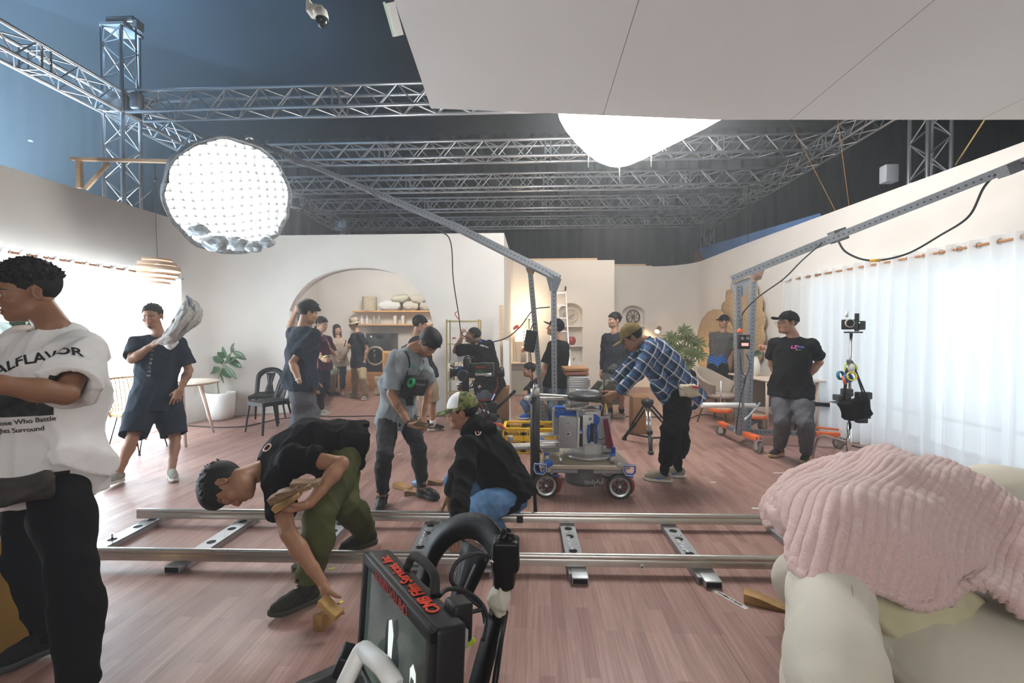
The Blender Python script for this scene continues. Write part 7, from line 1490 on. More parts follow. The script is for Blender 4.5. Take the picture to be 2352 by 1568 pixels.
# ================================================================ BOXES, TRIPODS, CASES
BOXB = mat('apple_box_brown', (.23, .12, .05), .7, 0, .1, 6); def_ = None
def wbox(name, lb, cat, px0, px1, py0, py1, Y, dep, m_, bev=.012, rz=0.): a, b_ = P(px0, py1, Y), P(px1, py0, Y); a.z = max(a.z, 0) if py1 < 2000 else 0; o = MB().box(((a.x+b_.x)/2, Y+dep/2, (a.z+b_.z)/2), (b_.x-a.x, dep, b_.z-a.z), (0, 0, rz), bev=bev).build(name, m_); return tag(o, lb, cat)
def fbox(name, lb, cat, px0, px1, py0, pyf, dep, m_, bev=.012, rz=0.): Y = F((px0+px1)/2, pyf).y; return wbox(name, lb, cat, px0, px1, py0, pyf, Y, dep, m_, bev, rz)
fbox('upholstered_box', 'brown upright box standing behind the gimbal camera', 'box', 1133, 1167, 890, 992, .35, BOXB); fbox('upholstered_box', 'brown upright box behind the black tripod by the plaid shirt', 'box', 1453, 1492, 911, 997, .25, BOXB)
tp = thing('tripod', 'black tripod with silver inner tubes standing behind the person in plaid', 'tripod', F(1494, 1010)); TB = mat('tripod_black', (.022, .023, .025), .5)
hub = P(1490, 925, 5.0); feet = [F(1434, 1010), F(1495, 1043), F(1568, 1020)]; hub = P(1487, 925, (feet[0].y+feet[1].y)/2)
for i, f in enumerate(feet):
 s_ = (Vector((f.x, f.y, .03))-hub); s_.normalize(); side_ = s_.cross(Vector((0, 1, 0))).normalized(); m2 = hub.lerp(f, .62); l = MB()
 for k in (-1, 1): l.cyl(hub+side_*.022*k, m2+side_*.018*k+Vector((0, 0, .01)), .013)
 l.build('upper_leg_tubes', CHROME if i == 1 else TB, tp); l = MB(); l.box((m2+Vector((0, 0, .02))), (.07, .05, .05), bev=.01); l.cyl(m2, Vector((f.x, f.y, .03)), .022); l.ell((f.x, f.y, .022), (.035, .04, .022)); l.build('leg', TB, tp)
mb = MB(); cc = (feet[0]+feet[1]+feet[2])/3; cc.z = .10
for f in feet: mb.cyl(cc, Vector((f.x, f.y, .10)).lerp(cc, .15), .012)
mb.build('spreader', TB, tp); MB().lathe([(.05, -.05), (.075, 0), (.075, .04), (.03, .05)], hub).build('tripod_bowl', TB, tp)
ALU = mat('case_aluminium', (.50, .50, .49), .4, .7, .08, 12)
cs = thing('flight_case', 'silver ribbed flight case stacked behind the dolly seat', 'case', (P(1328, 900, 5.6).x, 5.75, 0)); a, b_ = P(1306, 905, 5.55), P(1353, 861, 5.55); MB().box(((a.x+b_.x)/2, 5.72, .45), (b_.x-a.x, .34, .86), bev=.01).build('shell', ALU, cs); mb = MB()
for k in range(5): mb.box(((a.x+b_.x)/2, 5.545, .87-.03*k), (b_.x-a.x-.02, .012, .012))
for x in (a.x, b_.x): mb.box((x, 5.56, .80), (.025, .04, .09))
mb.build('edge_ribs', mat('case_rib', (.33, .33, .33), .4, .7), cs)
for i, (p0, p1, h0, lb, cl_) in enumerate(((1299, 1350, .915, 'brown board lying on the silver flight case, lower of the two', (.28, .11, .06)), (1296, 1348, .965, 'wide orange-brown board on top of the stack behind the dolly', (.34, .16, .06)))): a, b_ = P(p0, 860, 5.6), P(p1, 860, 5.6); tag(MB().box(((a.x+b_.x)/2, 5.75, h0), (b_.x-a.x+.02, .38, .040), (0, 0, .05*i), bev=.006).build('wooden_board', mat('board_%d' % i, cl_, .5, 0, .2, 10, stretch=(1, 8, 1))), lb, 'board')
weight_disc('round orange-edged counterweight at the foot of the left boom stand, behind the dolly', Vector((P(1265, 950, 6.3).x, 6.3, .05)), .17, .08)
tag(MB().cyl(P(1275, 925, 5.5), P(1275, 975, 5.5), .008).build('steel_pin', GALV), 'thin steel pin standing by the left counterweight', 'pin') if False else None
fbox('wooden_box', 'worn wooden box with angled side behind the dolly column', 'box', 1252, 1288, 930, 985, .3, WEDW, .006, .15)
# ================================================================ C-STAND
cs = thing('light_stand', 'chrome light stand carrying a camera unit, tape rolls and a black bag', 'stand', F(1950, 1060)); cy_ = 4.75; K = lambda px, py, o=0.: P(px, py, cy_+o)
base = F(1950, 1062); base = Vector((K(1950, 1000).x, cy_, 0)); MB().cyl((base.x, cy_, .12), K(1951, 970), .022, n=16).build('base_tube', CHROME, cs); MB().cyl(K(1951, 975), K(1955, 765), .014, n=14).build('riser', CHROME, cs)
for f, zz in ((F(1866, 1052), .30), (F(2062, 1078), .20), (F(1918, 1100), .14)):
 f.z = .012; q = (Vector((f.x, f.y, 0))-Vector((base.x, cy_, 0))); MB().tube(bez([(base.x, cy_, zz), base+q*.35+Vector((0, 0, zz)), base+q*.8+Vector((0, 0, zz*.9)), f], 20), .013, 10).build('leg', CHROME, cs)
mb = MB()
for py in (955, 905, 870): mb.box(K(1952, py, -.02), (.05, .05, .04), bev=.01)
mb.build('joint_knobs', mat('knob_dark', (.10, .10, .10), .5), cs)
dv = thing('wireless_monitor_unit', 'small black camera unit with round lens on top of the chrome light stand', 'camera', K(1950, 745)); MB().box(K(1950, 745), (.10, .09, .10), bev=.01).build('body', CB, dv); MB().lathe([(.038, 0), (.042, .006), (.042, .02)], K(1950, 742, -.05), (-.1, -1, 0), 24).build('lens_ring', mat('ring_pale', (.6, .6, .5), .4), dv); MB().lathe([(.001, .022), (.034, .022)], K(1950, 742, -.05), (-.1, -1, 0), 24, caps=False).build('lens_glass', MATS['lens_glass'], dv)
mb = MB(); mb.box(K(1968, 740), (.03, .03, .18), bev=.004); mb.box(K(1977, 747), (.07, .05, .09), bev=.01); mb.box(K(1960, 763), (.16, .04, .015)); mb.build('side_module', CB, dv); MB().cyl(K(1945, 728), K(1946, 715), .012).build('antenna', DPAL, dv); MB().box(K(1974, 741, -.03), (.008, .004, .008)).build('led', emat('led_green', (.1, 1, .3), 2), dv)
for i, (px, py, cl_, nm_, a_) in enumerate(((1931, 862, (.03, .20, .28), 'teal', .4), (1940, 872, (.75, .16, .05), 'orange', .9), (1948, 868, (.02, .14, .42), 'blue', .2), (1956, 864, (.75, .60, .03), 'yellow', -.3))):
 MBt = MB(); c = K(px, py, -.04-.02*i); MBt.lathe([(.034, -.013), (.046, -.013), (.046, .013), (.034, .013), (.034, -.013)], c, (sin(a_), -cos(a_), .2), 26, caps=False); tag(MBt.build('tape_roll', mat('roll_'+nm_, cl_, .5)), nm_+' tape roll hanging on the chrome light stand', 'tape roll', None)
mb = MB(); mb.tube(bez([K(1951, 830), K(1942, 838, -.03), K(1941, 850, -.04)], 10), .008, 6); mb.tube(bez([K(1955, 830), K(1966, 840, -.03), K(1968, 850, -.04)], 10), .009, 6); tag(mb.build('glove_cuffs', mat('lime_fabric', (.55, .70, .05), .7)), 'lime green straps knotted on the chrome light stand', 'strap')
tag(MB().ell(K(1955, 845, -.02), (.035, .03, .05)).build('cotton_gloves', WHITET), 'white cotton gloves tied to the chrome light stand', 'gloves')
mb = MB(); rr = random.Random(3)
for i in range(6): mb.tube(bez([K(1945+rr.uniform(-3, 3), 838, -.02), K(1952+rr.uniform(-6, 6), 828+rr.uniform(-2, 2), -.03), K(1960+rr.uniform(-3, 3), 838, -.02)], 10), .005, 6)
tag(mb.build('metal_clips', STEEL), 'bunch of grey clips at the joint of the chrome light stand', 'clips')
bag = thing('equipment_bag', 'black padded bag with two straps hanging on the chrome light stand', 'bag', K(1965, 940)); B = Fld(); B.box(np.array(K(1964, 938, -.08)), (.125, .07, .095), np.array([[cos(.25), 0, sin(.25)], [0, 1, 0], [-sin(.25), 0, cos(.25)]]), .03); B.fn(folds(5, .012, 40)); to_obj('bag_body', [B.mesh(.008)], BLACKC, bag)
for px in (1972, 1978): MB().tube([K(1962, 842, -.03), K(px+10, 905, -.08), K(px+14, 915, -.08)], .008, 6).build('strap', BLACKM, bag)
MB().tube([K(1945, 845), K(1942, 880, -.04), K(1938, 925, -.06)], .014, 6).build('strap', BLACKM, bag)
mb = MB(); mb.box(K(1983, 908, -.05), (.14, .06, .07), bev=.01); mb.cyl(K(1990, 905, -.06), K(1992, 960, -.06), .03); mb.box(K(1978, 965, -.05), (.10, .06, .05), bev=.01); tag(mb.build('folded_tripod_head', TB), 'black tripod head strapped behind the hanging bag', 'tripod head')
mb = MB(); mb.box(K(1933, 913, -.0), (.12, .10, .06), bev=.006); mb.box(K(1945, 900), (.09, .07, .07), bev=.01); mb.prism([(-.14, 0), (.04, .012), (.04, -.01), (-.10, -.006)], K(1931, 922, .03), (1, 0, 0), (0, 0, 1), .1); tag(mb.build('clamp_tray', mat('tray_dark', (.06, .06, .065), .5)), 'dark small tray clamped to the chrome light stand', 'tray')
tag(MB().box(F(1903, 1008)+Vector((0, 0, .14)), (.30, .07, .02), (0, .05, -.25), bev=.004).build('orange_rail', ORANGE), 'orange steel rail near the chrome stand legs', 'rail')
# ================================================================ CLAMP GEAR ON THE FRONT CHAIR
gc = thing('articulated_clamp', 'black articulated clamp with white tape wrapped on the chair back', 'clamp', P(1160, 1300, 1.22)); Q = lambda px, py, o=0.: P(px, py, 1.22+o)
B = Fld()
for pts, r in ((((1150, 1262), (1165, 1300), (1160, 1335)), .026), (((1172, 1235), (1174, 1290), (1166, 1330)), .018), (((1140, 1270), (1150, 1300)), .02), (((1157, 1218), (1150, 1250)), .009)): B.limb([np.array(Q(*p)) for p in pts], [r*.8]+[r]*(len(pts)-1), .008)
B.box(np.array(Q(1163, 1270)), (.035, .03, .04), np.eye(3), .008); B.box(np.array(Q(1158, 1318)), (.026, .025, .03), np.eye(3), .006); to_obj('clamp_body', [B.mesh(.004)], BLACK, gc)
T = Fld(); T.limb([np.array(Q(1155, 1345)), np.array(Q(1148, 1370)), np.array(Q(1150, 1400))], [.022, .030, .020], .01); T.fn(folds(2, .006, 90)); to_obj('tape_wrap', [T.mesh(.004)], mat('tape_wrap_white', (.60, .57, .47), .7), gc)
MB().cyl(Q(1147, 1398), Q(1143, 1415), .013).build('clamp_stud', BLACK, gc); MB().ell(Q(1141, 1413), (.016,)*3).build('clamp_ball', BLACK, gc); MB().cyl(Q(1128, 1292, -.03), Q(1133, 1286, -.03), .005).build('clamp_pin', CHROME, gc)
tag(MB().tube([Q(1162, 1405), Q(1150, 1470, -.1), Q(1132, 1600, -.2)], .0075, 8).build('thin_rod', BLACK), 'thin black rod slanting down from the taped clamp', 'rod')
tag(MB().tube(bez([P(1120, 1275, 1.18), P(1090, 1272, 1.16), P(1050, 1290, 1.14), P(1036, 1330, 1.12), P(1065, 1365, 1.12), P(1105, 1395, 1.12), P(1115, 1430, 1.1)], 40), .0055, 8).build('looped_cable', CABLE), 'black cable looping across the opening of the front chair back', 'cable')
tag(MB().tube(bez([P(1008, 1368, 1.0), P(1030, 1352, 1.05), P(1070, 1358, 1.1), P(1105, 1385, 1.12), P(1118, 1420, 1.1), P(1110, 1470, 1.05)], 40), .0055, 8).build('looped_cable', CABLE), 'black cable looping out from behind the monitor', 'cable')
tag(MB().tube(bez([P(1040, 1398, 1.0), P(1075, 1405, 1.04), P(1105, 1400, 1.1)], 20), .005, 8).build('looped_cable', CABLE), 'short black cable crossing behind the monitor edge', 'cable')
tag(MB().box(P(1077, 1477, .92), (.030, .006, .010), (0, -.6, 0), bev=.002).build('cable_flag', mat('flag_lime', (.45, .65, .03), .5)), 'small lime green flag on a cable below the monitor', 'cable flag')
# ================================================================ LEFT SIDE: bracket, pendant, table, chairs, plants
b0 = PZ(185, 430, WX0-.05); b0 = Vector((WX0-.04, P(182, 400, 5.4).y, 0)); by = 5.42; bx = lambda px: P(px, 380, by).x
br_ = thing('wooden_bracket', 'pale timber bracket on the left wall top holding the pendant lamp cord', 'bracket', (bx(178), by, 0)); zt_ = P(178, 369, by).z
MB().box(((bx(166)+bx(432))/2, by, zt_-.01), (bx(432)-bx(166), .05, .035), (0, R(2.5), 0)).build('beam', PINE, br_); MB().box((bx(182), by, zt_-.17), (.06, .045, .34)).build('post', PINE, br_); a, c_ = Vector((bx(190), by+.03, zt_-.34)), Vector((bx(244), by+.03, zt_-.03)); q = (c_-a).normalized(); MB().box((a+c_)/2, ((c_-a).length, .03, .045), Matrix((q, (0, 1, 0), q.cross(Vector((0, 1, 0))))).transposed()).build('brace', PINE, br_)
PY = by; pl = thing('pendant_lamp', 'round pendant lamp of stacked pale wooden rings hanging at the left', 'pendant lamp', P(362, 628, PY)); c = P(362, 628, PY)
cdm = mat('cord_grey', (.16, .16, .15), .7); MB().tube([P(356, 378, PY), P(357, 500, PY), c+Vector((0, 0, .17))], .005, 6).build('cord', cdm, pl); MB().ell(P(357, 413, PY), (.022, .022, .022)).build('cord_knot', cdm, pl)
PW = mat('lamp_ring_wood', (.70, .50, .36), .6, 0, .08, 6); rings = [(.15, .155, .03), (.195, .095, .045), (.235, .032, .055), (.212, -.03, .035), (.175, -.082, .032), (.125, -.13, .03)]
for i, (r, z, h_) in enumerate(rings): MB().lathe([(r-.03, z+h_), (r, z+h_*.9), (r+.004, z), (r-.004, z), (r-.034, z+h_*.92)], c, n=44, caps=False).build('shade_ring', PW, pl)
MB().lathe([(.001, .175), (.14, .172), (.14, .18), (.001, .183)], c).build('top_disc', PW, pl); MB().ell(c, (.085, .085, .12)).build('bulb', emat('bulb_warm', (1.0, .62, .38), 3.2), pl)
tag(MB().tube(bez([P(356, 418, PY), P(345, 440, PY), P(310, 470, 5.6)], 12), .004, 6).build('loose_cord', cdm), 'thin loose cord running from the pendant knot to the wall top', 'cord')
PALEW = mat('table_pale_wood', (.66, .54, .44), .5, 0, .06, 5, stretch=(1, 6, 1))
tb = thing('round_table', 'round pale wooden table behind the walking person', 'table', (P(405, 873, 5.85).x, 5.85, 0)); tc_ = Vector((P(405, 873, 5.85).x, 5.85, 0)); MB().lathe([(.001, .725), (.46, .725), (.50, .742), (.50, .750), (.495, .755), (.001, .755)], tc_, n=56).build('table_top', PALEW, tb)
for i, (px, py) in enumerate(((491, 993), (427, 1027), (335, 1010), (405, 965))):
 f = F(px, py); a = tc_+(Vector((f.x, f.y, 0))-tc_)*.62+Vector((0, 0, .725)); q = MB(); q.cyl(Vector((f.x, f.y, 0)), a, .014, .030, n=14); q.build('leg', PALEW, tb)
tag(MB().lathe([(.001, 0), (.155, 0), (.160, .004), (.001, .006)], tc_+Vector((.02, -.08, .756)), n=30).build('rattan_placemat', mat('placemat', (.60, .35, .22), .8, 0, .35, 60, .5, 120)), 'round woven placemat on the pale wooden table', 'placemat')
RAT = mat('rattan', (.58, .40, .22), .65, 0, .25, 40); rc_ = thing('rattan_chair', 'woven rattan chair with thin black metal legs by the round table', 'chair', (P(298, 950, 5.15).x, 5.2, 0)); o = Vector((P(298, 950, 5.15).x, 5.2, 0))
back = MB(); rows = []
for i in range(9):
 z = .45+.42*i/8; w_ = .20+.05*sin(pi*i/8)+.03*i/8; rows.append([o+Vector((-(.18+.05*i/8)*cos(t), w_*1.25*sin(t), z)) for t in [(-1.25+2.5*j/16) for j in range(17)]])
for r_ in rows[::8]: back.tube(r_, .014, 6)
for j in range(17): back.tube([rows[i][j] for i in range(9)], .0055, 5)
for i in range(8):
 for j in range(16): 
  back.tube([rows[i][j], rows[i+1][j+1]], .0035, 4, caps=False)
back.tube([r_[0] for r_ in rows], .012, 6); back.tube([r_[-1] for r_ in rows], .012, 6); back.build('woven_back', RAT, rc_)
MB().lathe([(.001, .44), (.22, .44), (.24, .455), (.235, .47), (.001, .46)], o+Vector((.04, 0, 0)), n=30).build('seat', RAT, rc_)
for sx in (-1, 1):
 for sy in (-1, 1): f = o+Vector((.05+sx*.20, sy*.20, .0)); q = MB(); q.tube([o+Vector((.05+sx*.10, sy*.16, .44)), f], .006, 6); q.tube([o+Vector((.05+sx*.17, sy*.08, .44)), f], .006, 6); q.ell(f+Vector((0, 0, .006)), (.016, .016, .008), n=8, m=5); q.build('leg', BLACKM, rc_)
LEAF = mat('leaf_rubber_plant', (.060, .105, .055), .35, 0, .2, 8); STEM = mat('plant_stem', (.20, .19, .10), .7)
def leaf(mb, a, d, n_, L_, W_, droop=.25, k=8):
 a, d, n_ = Vector(a), Vector(d).normalized(), Vector(n_).normalized(); s = d.cross(n_).normalized(); n_ = s.cross(d); rows = []
 for i in range(k+1):
  t = i/k; w_ = W_*sin(pi*min(1, t*1.02))**.75*.5; c_ = a+d*L_*t-n_*0+Vector((0, 0, -droop*L_*t*t)); rows.append([c_+s*w_+n_*w_*.25, c_+s*w_*.5+n_*w_*.05, c_, c_-s*w_*.5+n_*w_*.05, c_-s*w_+n_*w_*.25])
 mb.grid(rows)
def pot(lb, c, r, h_, m_=None): t = MB(); t.lathe([(r*.70, 0), (r*.86, .02), (r*.95, h_*.35), (r, h_*.9), (r, h_), (r*.93, h_), (r*.90, h_-.05), (.001, h_-.05)], c, n=40); o_ = t.build('plant_pot', m_ or mat('pot_white', (.76, .76, .75), .6, 0, .04, 8)); return tag(o_, lb, 'plant pot')
f = F(507, 962); f.z = 0; pot('white round planter standing on the floor under the young rubber plant', f, .215, .44)
p = thing('rubber_plant', 'young rubber plant with big oval leaves in the white planter', 'plant', (f.x, f.y, .4)); Y = f.y
MB().tube(bez([(f.x-.02, Y, .38), P(500, 880, Y), P(507, 850, Y), P(522, 825, Y), P(538, 800, Y)], 20), [.013]*21 if False else .009, 8).build('stem', STEM, p)
for i, (ax_, ay, bx_, by_) in enumerate(((530, 810, 538, 787), (534, 806, 565, 824), (522, 825, 554, 842), (520, 822, 512, 795), (518, 822, 500, 808), (514, 832, 489, 818), (512, 838, 508, 822), (514, 834, 545, 820), (508, 848, 478, 852), (516, 838, 543, 868), (506, 848, 514, 878), (508, 845, 530, 865), (528, 812, 524, 830))):
 a_, b_ = P(ax_, ay, Y), P(bx_, by_, Y+random.uniform(-.12, .12)); mb = MB(); L_ = (b_-a_).length*1.05; leaf(mb, a_, b_-a_, Vector((random.uniform(-.4, .4), -1, .55)), L_, .085+.02*(i % 3), .05); mb.build('leaf', LEAF, p, solid=.002)
p = thing('rubber_plant', 'large rubber plant in front of the left window beside the near person', 'plant', (P(10, 900, 3.9).x, 3.9, 0)); Y = 3.9
MB().tube(bez([(P(-20, 900, Y).x, Y, .4), P(0, 845, Y), P(22, 800, Y), P(55, 757, Y), P(70, 735, Y)], 20), .010, 8).build('stem', STEM, p)
LEAF2 = mat('leaf_dark', (.030, .058, .030), .35, 0, .25, 8)
for ax_, ay, bx_, by_ in ((56, 755, 25, 722), (50, 762, 90, 742), (40, 772, -2, 738), (62, 748, 44, 728), (45, 768, 80, 775), (25, 796, 60, 780), (20, 800, -14, 762), (10, 820, 42, 828), (5, 830, -25, 800), (0, 842, 22, 858), (66, 742, 88, 722), (30, 790, 5, 815), (48, 765, 75, 752), (15, 806, 62, 806)):
 a_, b_ = P(ax_, ay, Y), P(bx_, by_, Y+random.uniform(-.15, .15)); mb = MB(); leaf(mb, a_, b_-a_, Vector((random.uniform(-.5, .5), -1, .5)), (b_-a_).length*1.08, .10, .05); mb.build('leaf', LEAF2, p, solid=.002)
pot('white planter of the large rubber plant, hidden behind the near person', Vector((P(-20, 900, Y).x, Y, 0)), .2, .42)
f = F(612, 968); plastic_chair('black plastic chair against the back wall, rear of the two by the arch', (f.x, f.y, 0), R(18)); f = F(618, 990); plastic_chair('black plastic chair turned sideways in front of the other by the arch', (f.x, f.y, 0), R(-30)); f = F(1880, 990); plastic_chair('black plastic chair behind the person with hands behind the back', (f.x-.02, f.y, 0), R(55))
# ================================================================ ALCOVE
SHW = mat('shelf_oak', (.72, .42, .17), .55, 0, .12, 5, stretch=(.4, 4, 4)); ay = 11.1
def shelf(lb, p0, p1, pyt, Y, dep=.3, th=.035): a, b_ = P(p0, pyt, Y), P(p1, pyt, Y); o = MB().box(((a.x+b_.x)/2, Y+dep/2, a.z-th/2), (b_.x-a.x, dep, th)).build('wall_shelf', SHW); return tag(o, lb, 'shelf'), a.z
_, z1_ = shelf('upper oak shelf in the alcove carrying a basket and pillows', 807, 990, 713, ay); _, z2_ = shelf('lower oak shelf in the alcove carrying bottles', 807, 990, 744, ay)
WICK = mat('wicker', (.55, .47, .34), .8, 0, .3, 50, .6, 90); q = P(849, 713, ay+.14); t = thing('wicker_basket', 'tall round wicker basket on the upper alcove shelf', 'basket', (q.x, q.y, z1_)); zt_ = P(849, 682, ay+.14).z-z1_; mb = MB(); rw = []
for i in range(19):
 z = zt_*i/18; rw.append([Vector((q.x, q.y, z1_+z))+Vector((cos(a)*1, sin(a)*1, 0))*(.172+.006*((j+i) % 2)) for j, a in enumerate([2*pi*k/40 for k in range(40)])])
mb.grid(rw, True); mb.build('woven_body', WICK, t)
MB().lathe([(.168, zt_-.01), (.18, zt_), (.168, zt_+.008)], (q.x, q.y, z1_), n=36, caps=False).build('rim', WICK, t)
CW = mat('pillow_white', (.70, .70, .68), .85); CL = mat('pillow_linen', (.60, .55, .46), .85); CS = mat('pillow_satin', (.50, .48, .36), .4)
for px, py, w_, th, lb, m_, sd in ((898, 702, .56, .27, 'white frilled pillow on the alcove shelf beside the basket', CW, 1), (921, 686, .44, .22, 'sage satin pillow resting on top of the white one', CS, 2), (944, 703, .40, .24, 'linen pillow in the lower row of the alcove shelf', CL, 3), (960, 687, .36, .24, 'cream pillow at the top right of the shelf pile', CL, 4), (978, 704, .34, .22, 'pale pillow at the right end of the alcove shelf', CL, 5)): cushion('pillow', lb, P(px, py, ay+.12), w_, .34, th, (0, R(-6 if sd == 2 else 0), R(4*sd)), m_, 'pillow', seed=sd)
for i, px in enumerate((831, 843, 859, 870.5)):
 q = P(px, 744, ay+.14); q.z = z2_; m_ = mat('bottle_white', (.75, .74, .76), .3) if i < 2 else mat('bottle_sage', (.45, .47, .42), .3); t = thing('pump_bottle', ('white' if i < 2 else 'pale grey-green')+' pump bottle on the lower alcove shelf, '+['first', 'second', 'third', 'fourth'][i]+' from the bucket hat', 'bottle', q, 0, 'pump bottles on the alcove shelf'); MB().lathe([(.001, 0), (.032, 0), (.034, .01), (.034, .13), (.028, .15), (.012, .16)], q, n=18).build('bottle', m_, t); mb = MB(); mb.cyl(q+Vector((0, 0, .16)), q+Vector((0, 0, .195)), .012); mb.box(q+Vector((-.008, 0, .205)), (.034, .012, .014), bev=.003); mb.build('pump', mat('pump_white', (.8, .8, .8), .4), t)
for i, px in enumerate((907, 925)): q = P(px, 744, ay+.14); q.z = z2_; t = thing('white_carton', 'slim white carton on the lower alcove shelf, '+['left', 'right'][i]+' of the two', 'carton', q, 0, 'cartons on the alcove shelf'); MB().box(q+Vector((0, 0, .10)), (.075, .06, .20), (0, 0, .5), bev=.002).build('carton_body', CW, t); MB().box(q+Vector((.012, 0, .208)), (.05, .05, .018), (0, 0, .5)).build('flap', CW, t)
zp = .46; a, b_ = P(640, 860, 10.75), P(1000, 860, 10.75); tag(MB().box(((a.x+b_.x)/2, 11.08, zp/2), (b_.x-a.x-.1, .62, zp), bev=.01).build('wooden_platform', mat('platform_wood', (.42, .20, .09), .6, 0, .2, 5, stretch=(.5, 4, 4))), 'long orange-brown wooden platform under the washing machine', 'platform')
wm = thing('washing_machine', 'dark front-loading washing machine on the wooden platform', 'washing machine', (P(868, 810, 10.78).x, 11.05, zp)); a, b_ = P(845, 850, 10.8), P(896, 765, 10.8); w_ = .62; cx_ = P(868, 810, 10.78).x; h_ = b_.z-zp
WD = mat('washer_dark', (.055, .058, .065), .35, .3); MB().box((cx_, 11.1, zp+h_/2), (w_, .56, h_), bev=.012).build('cabinet', WD, wm); c = Vector((cx_-.06, 10.80, zp+h_*.42)); MB().lathe([(.20, .0), (.235, .008), (.24, .022), (.225, .03), (.19, .022)], c, (0, -1, 0), 44, caps=False).build('door_ring', mat('ring_brass', (.50, .42, .30), .3, .8), wm); MB().lathe([(.001, .035), (.13, .03), (.195, .015)], c, (0, -1, 0), 36, caps=False).build('door_glass', mat('glass_dark', (.02, .02, .022), .08), wm); MB().box((cx_+.03, 10.812, zp+h_-.08), (.15, .01, .07)).build('control_display', mat('display_black', (.01, .01, .01), .2), wm); MB().lathe([(.022, 0), (.022, .02)], (cx_-.17, 10.82, zp+h_-.08), (0, -1, 0)).build('dial', GALV, wm)
a, b_ = P(878, 850, 10.7), P(905, 806, 10.7); obx = tag(MB().box((P(893, 830, 10.7).x, 10.85, (zp+b_.z)/2), (.34, .22, b_.z-zp), bev=.006).build('wooden_box', SHW), 'square oak box on the platform beside the washing machine', 'box')
MB().box((P(893, 833, 10.7).x, 10.735, (zp+b_.z)/2), (.24, .01, b_.z-zp-.1)).build('front_panel', mat('shelf_oak_dark', (.52, .28, .10), .6), obx)
pb_ = F(874, 908); B = Fld(); B.box(np.array((pb_.x, pb_.y+.1, .21)), (.15, .1, .21), np.eye(3), .02); B.fn(folds(4, .02, 20)); t = to_obj('paper_bag', [B.mesh(.014)], mat('kraft_paper', (.42, .34, .25), .8), None) if False else None
sb = thing('sack', 'beige paper sack standing on the floor before the platform', 'sack', (pb_.x, pb_.y, 0)); to_obj('sack_body', [B.mesh(.014)], mat('kraft_paper', (.42, .34, .25), .8), sb)
# ================================================================ GOLD SHELF against the arch wall
GOLD = mat('gold_tube', (.55, .44, .20), .35, .7); gs = thing('metal_shelf', 'slim gold metal shelf with books and bowls against the arch wall', 'shelf', (P(1060, 850, 7.5).x, 7.5, 0)); xa, xb = P(1026, 850, 7.35).x, P(1099, 850, 7.35).x; zt_ = P(1060, 733, 7.35).z
for x in (xa, xb):
 for y in (7.36, 7.66): MB().box((x, y, zt_/2), (.022, .022, zt_)).build('upright', GOLD, gs)
zs = [.03, .42, P(1060, 790, 7.36).z, zt_-.03]
for z in zs:
 mb = MB()
 for y in (7.36, 7.66): mb.box(((xa+xb)/2, y, z), (xb-xa, .018, .018))
 for x in (xa, xb): mb.box((x, 7.51, z), (.018, .3, .018))
 mb.build('shelf_rail', GOLD, gs)
MB().box(((xa+xb)/2, 7.51, zs[1]), (xb-xa, .29, .008)).build('shelf_board', GOLD, gs); MB().box(((xa+xb)/2, 7.51, zs[2]), (xb-xa, .29, .008)).build('shelf_board', mat('shelf_glass', (.5, .5, .45), .2), gs); MB().box(((xa+xb)/2, 7.51, zs[1]+.22), (xb-xa, .29, .008)).build('shelf_board', GOLD, gs)
zk = zs[1]+.225; x = xa+.05
for i, (w_, h_, cl_, nm_) in enumerate(((.022, .30, (.45, .45, .45), 'grey'), (.020, .29, (.40, .38, .36), 'taupe'), (.020, .27, (.20, .07, .04), 'dark red'), (.03, .28, (.62, .56, .44), 'cream'), (.024, .26, (.60, .50, .30), 'straw'), (.03, .28, (.55, .47, .33), 'tan'), (.026, .25, (.66, .62, .54), 'pale'))): tag(MB().box((x+w_/2, 7.46, zk+h_/2), (w_, .19, h_), bev=.002).build('book', mat('book_%d' % i, cl_, .7)), nm_+' upright book on the gold shelf, number '+['one', 'two', 'three', 'four', 'five', 'six', 'seven'][i]+' from its outer post', 'book', 'books on the gold shelf'); x += w_+.006
for i, px in enumerate((1043, 1064)): q = P(px, 789, 7.42); q.z = zs[2]+.005; t = thing('footed_cup', ['red and white footed cup on the gold shelf, nearer the raised hand', 'red and white footed cup on the gold shelf, nearer the person in the blue collar'][i], 'cup', q); MB().lathe([(.02, 0), (.012, .01), (.012, .025), (.035, .05), (.04, .08)], q, n=18, caps=False).build('cup', mat('cup_white', (.75, .72, .70), .3), t); MB().ell(q+Vector((0, 0, .085)), (.035, .035, .022)).build('red_filling', mat('filling_red', (.40, .03, .03), .6), t)
for i, (p0, p1, lb, m_) in enumerate(((1158, 1169, 'tall white board leaning on the wall end, front one', WHITEP), (1150, 1157, 'tall pale board edge leaning behind the white one', PINE))): a, b_ = P(p0, 945, 7.15+.1*i), P(p1, 945, 7.15+.1*i); zt_ = P(p0, 781 if i == 0 else 700, 7.3).z; o = MB().box(((a.x+b_.x)/2, 7.2+.14*i, zt_/2), (b_.x-a.x+.02, .03, zt_), (R(-4 if i == 0 else -1), R(-1.5), 0)).build('leaning_board', m_); tag(o, lb, 'board')
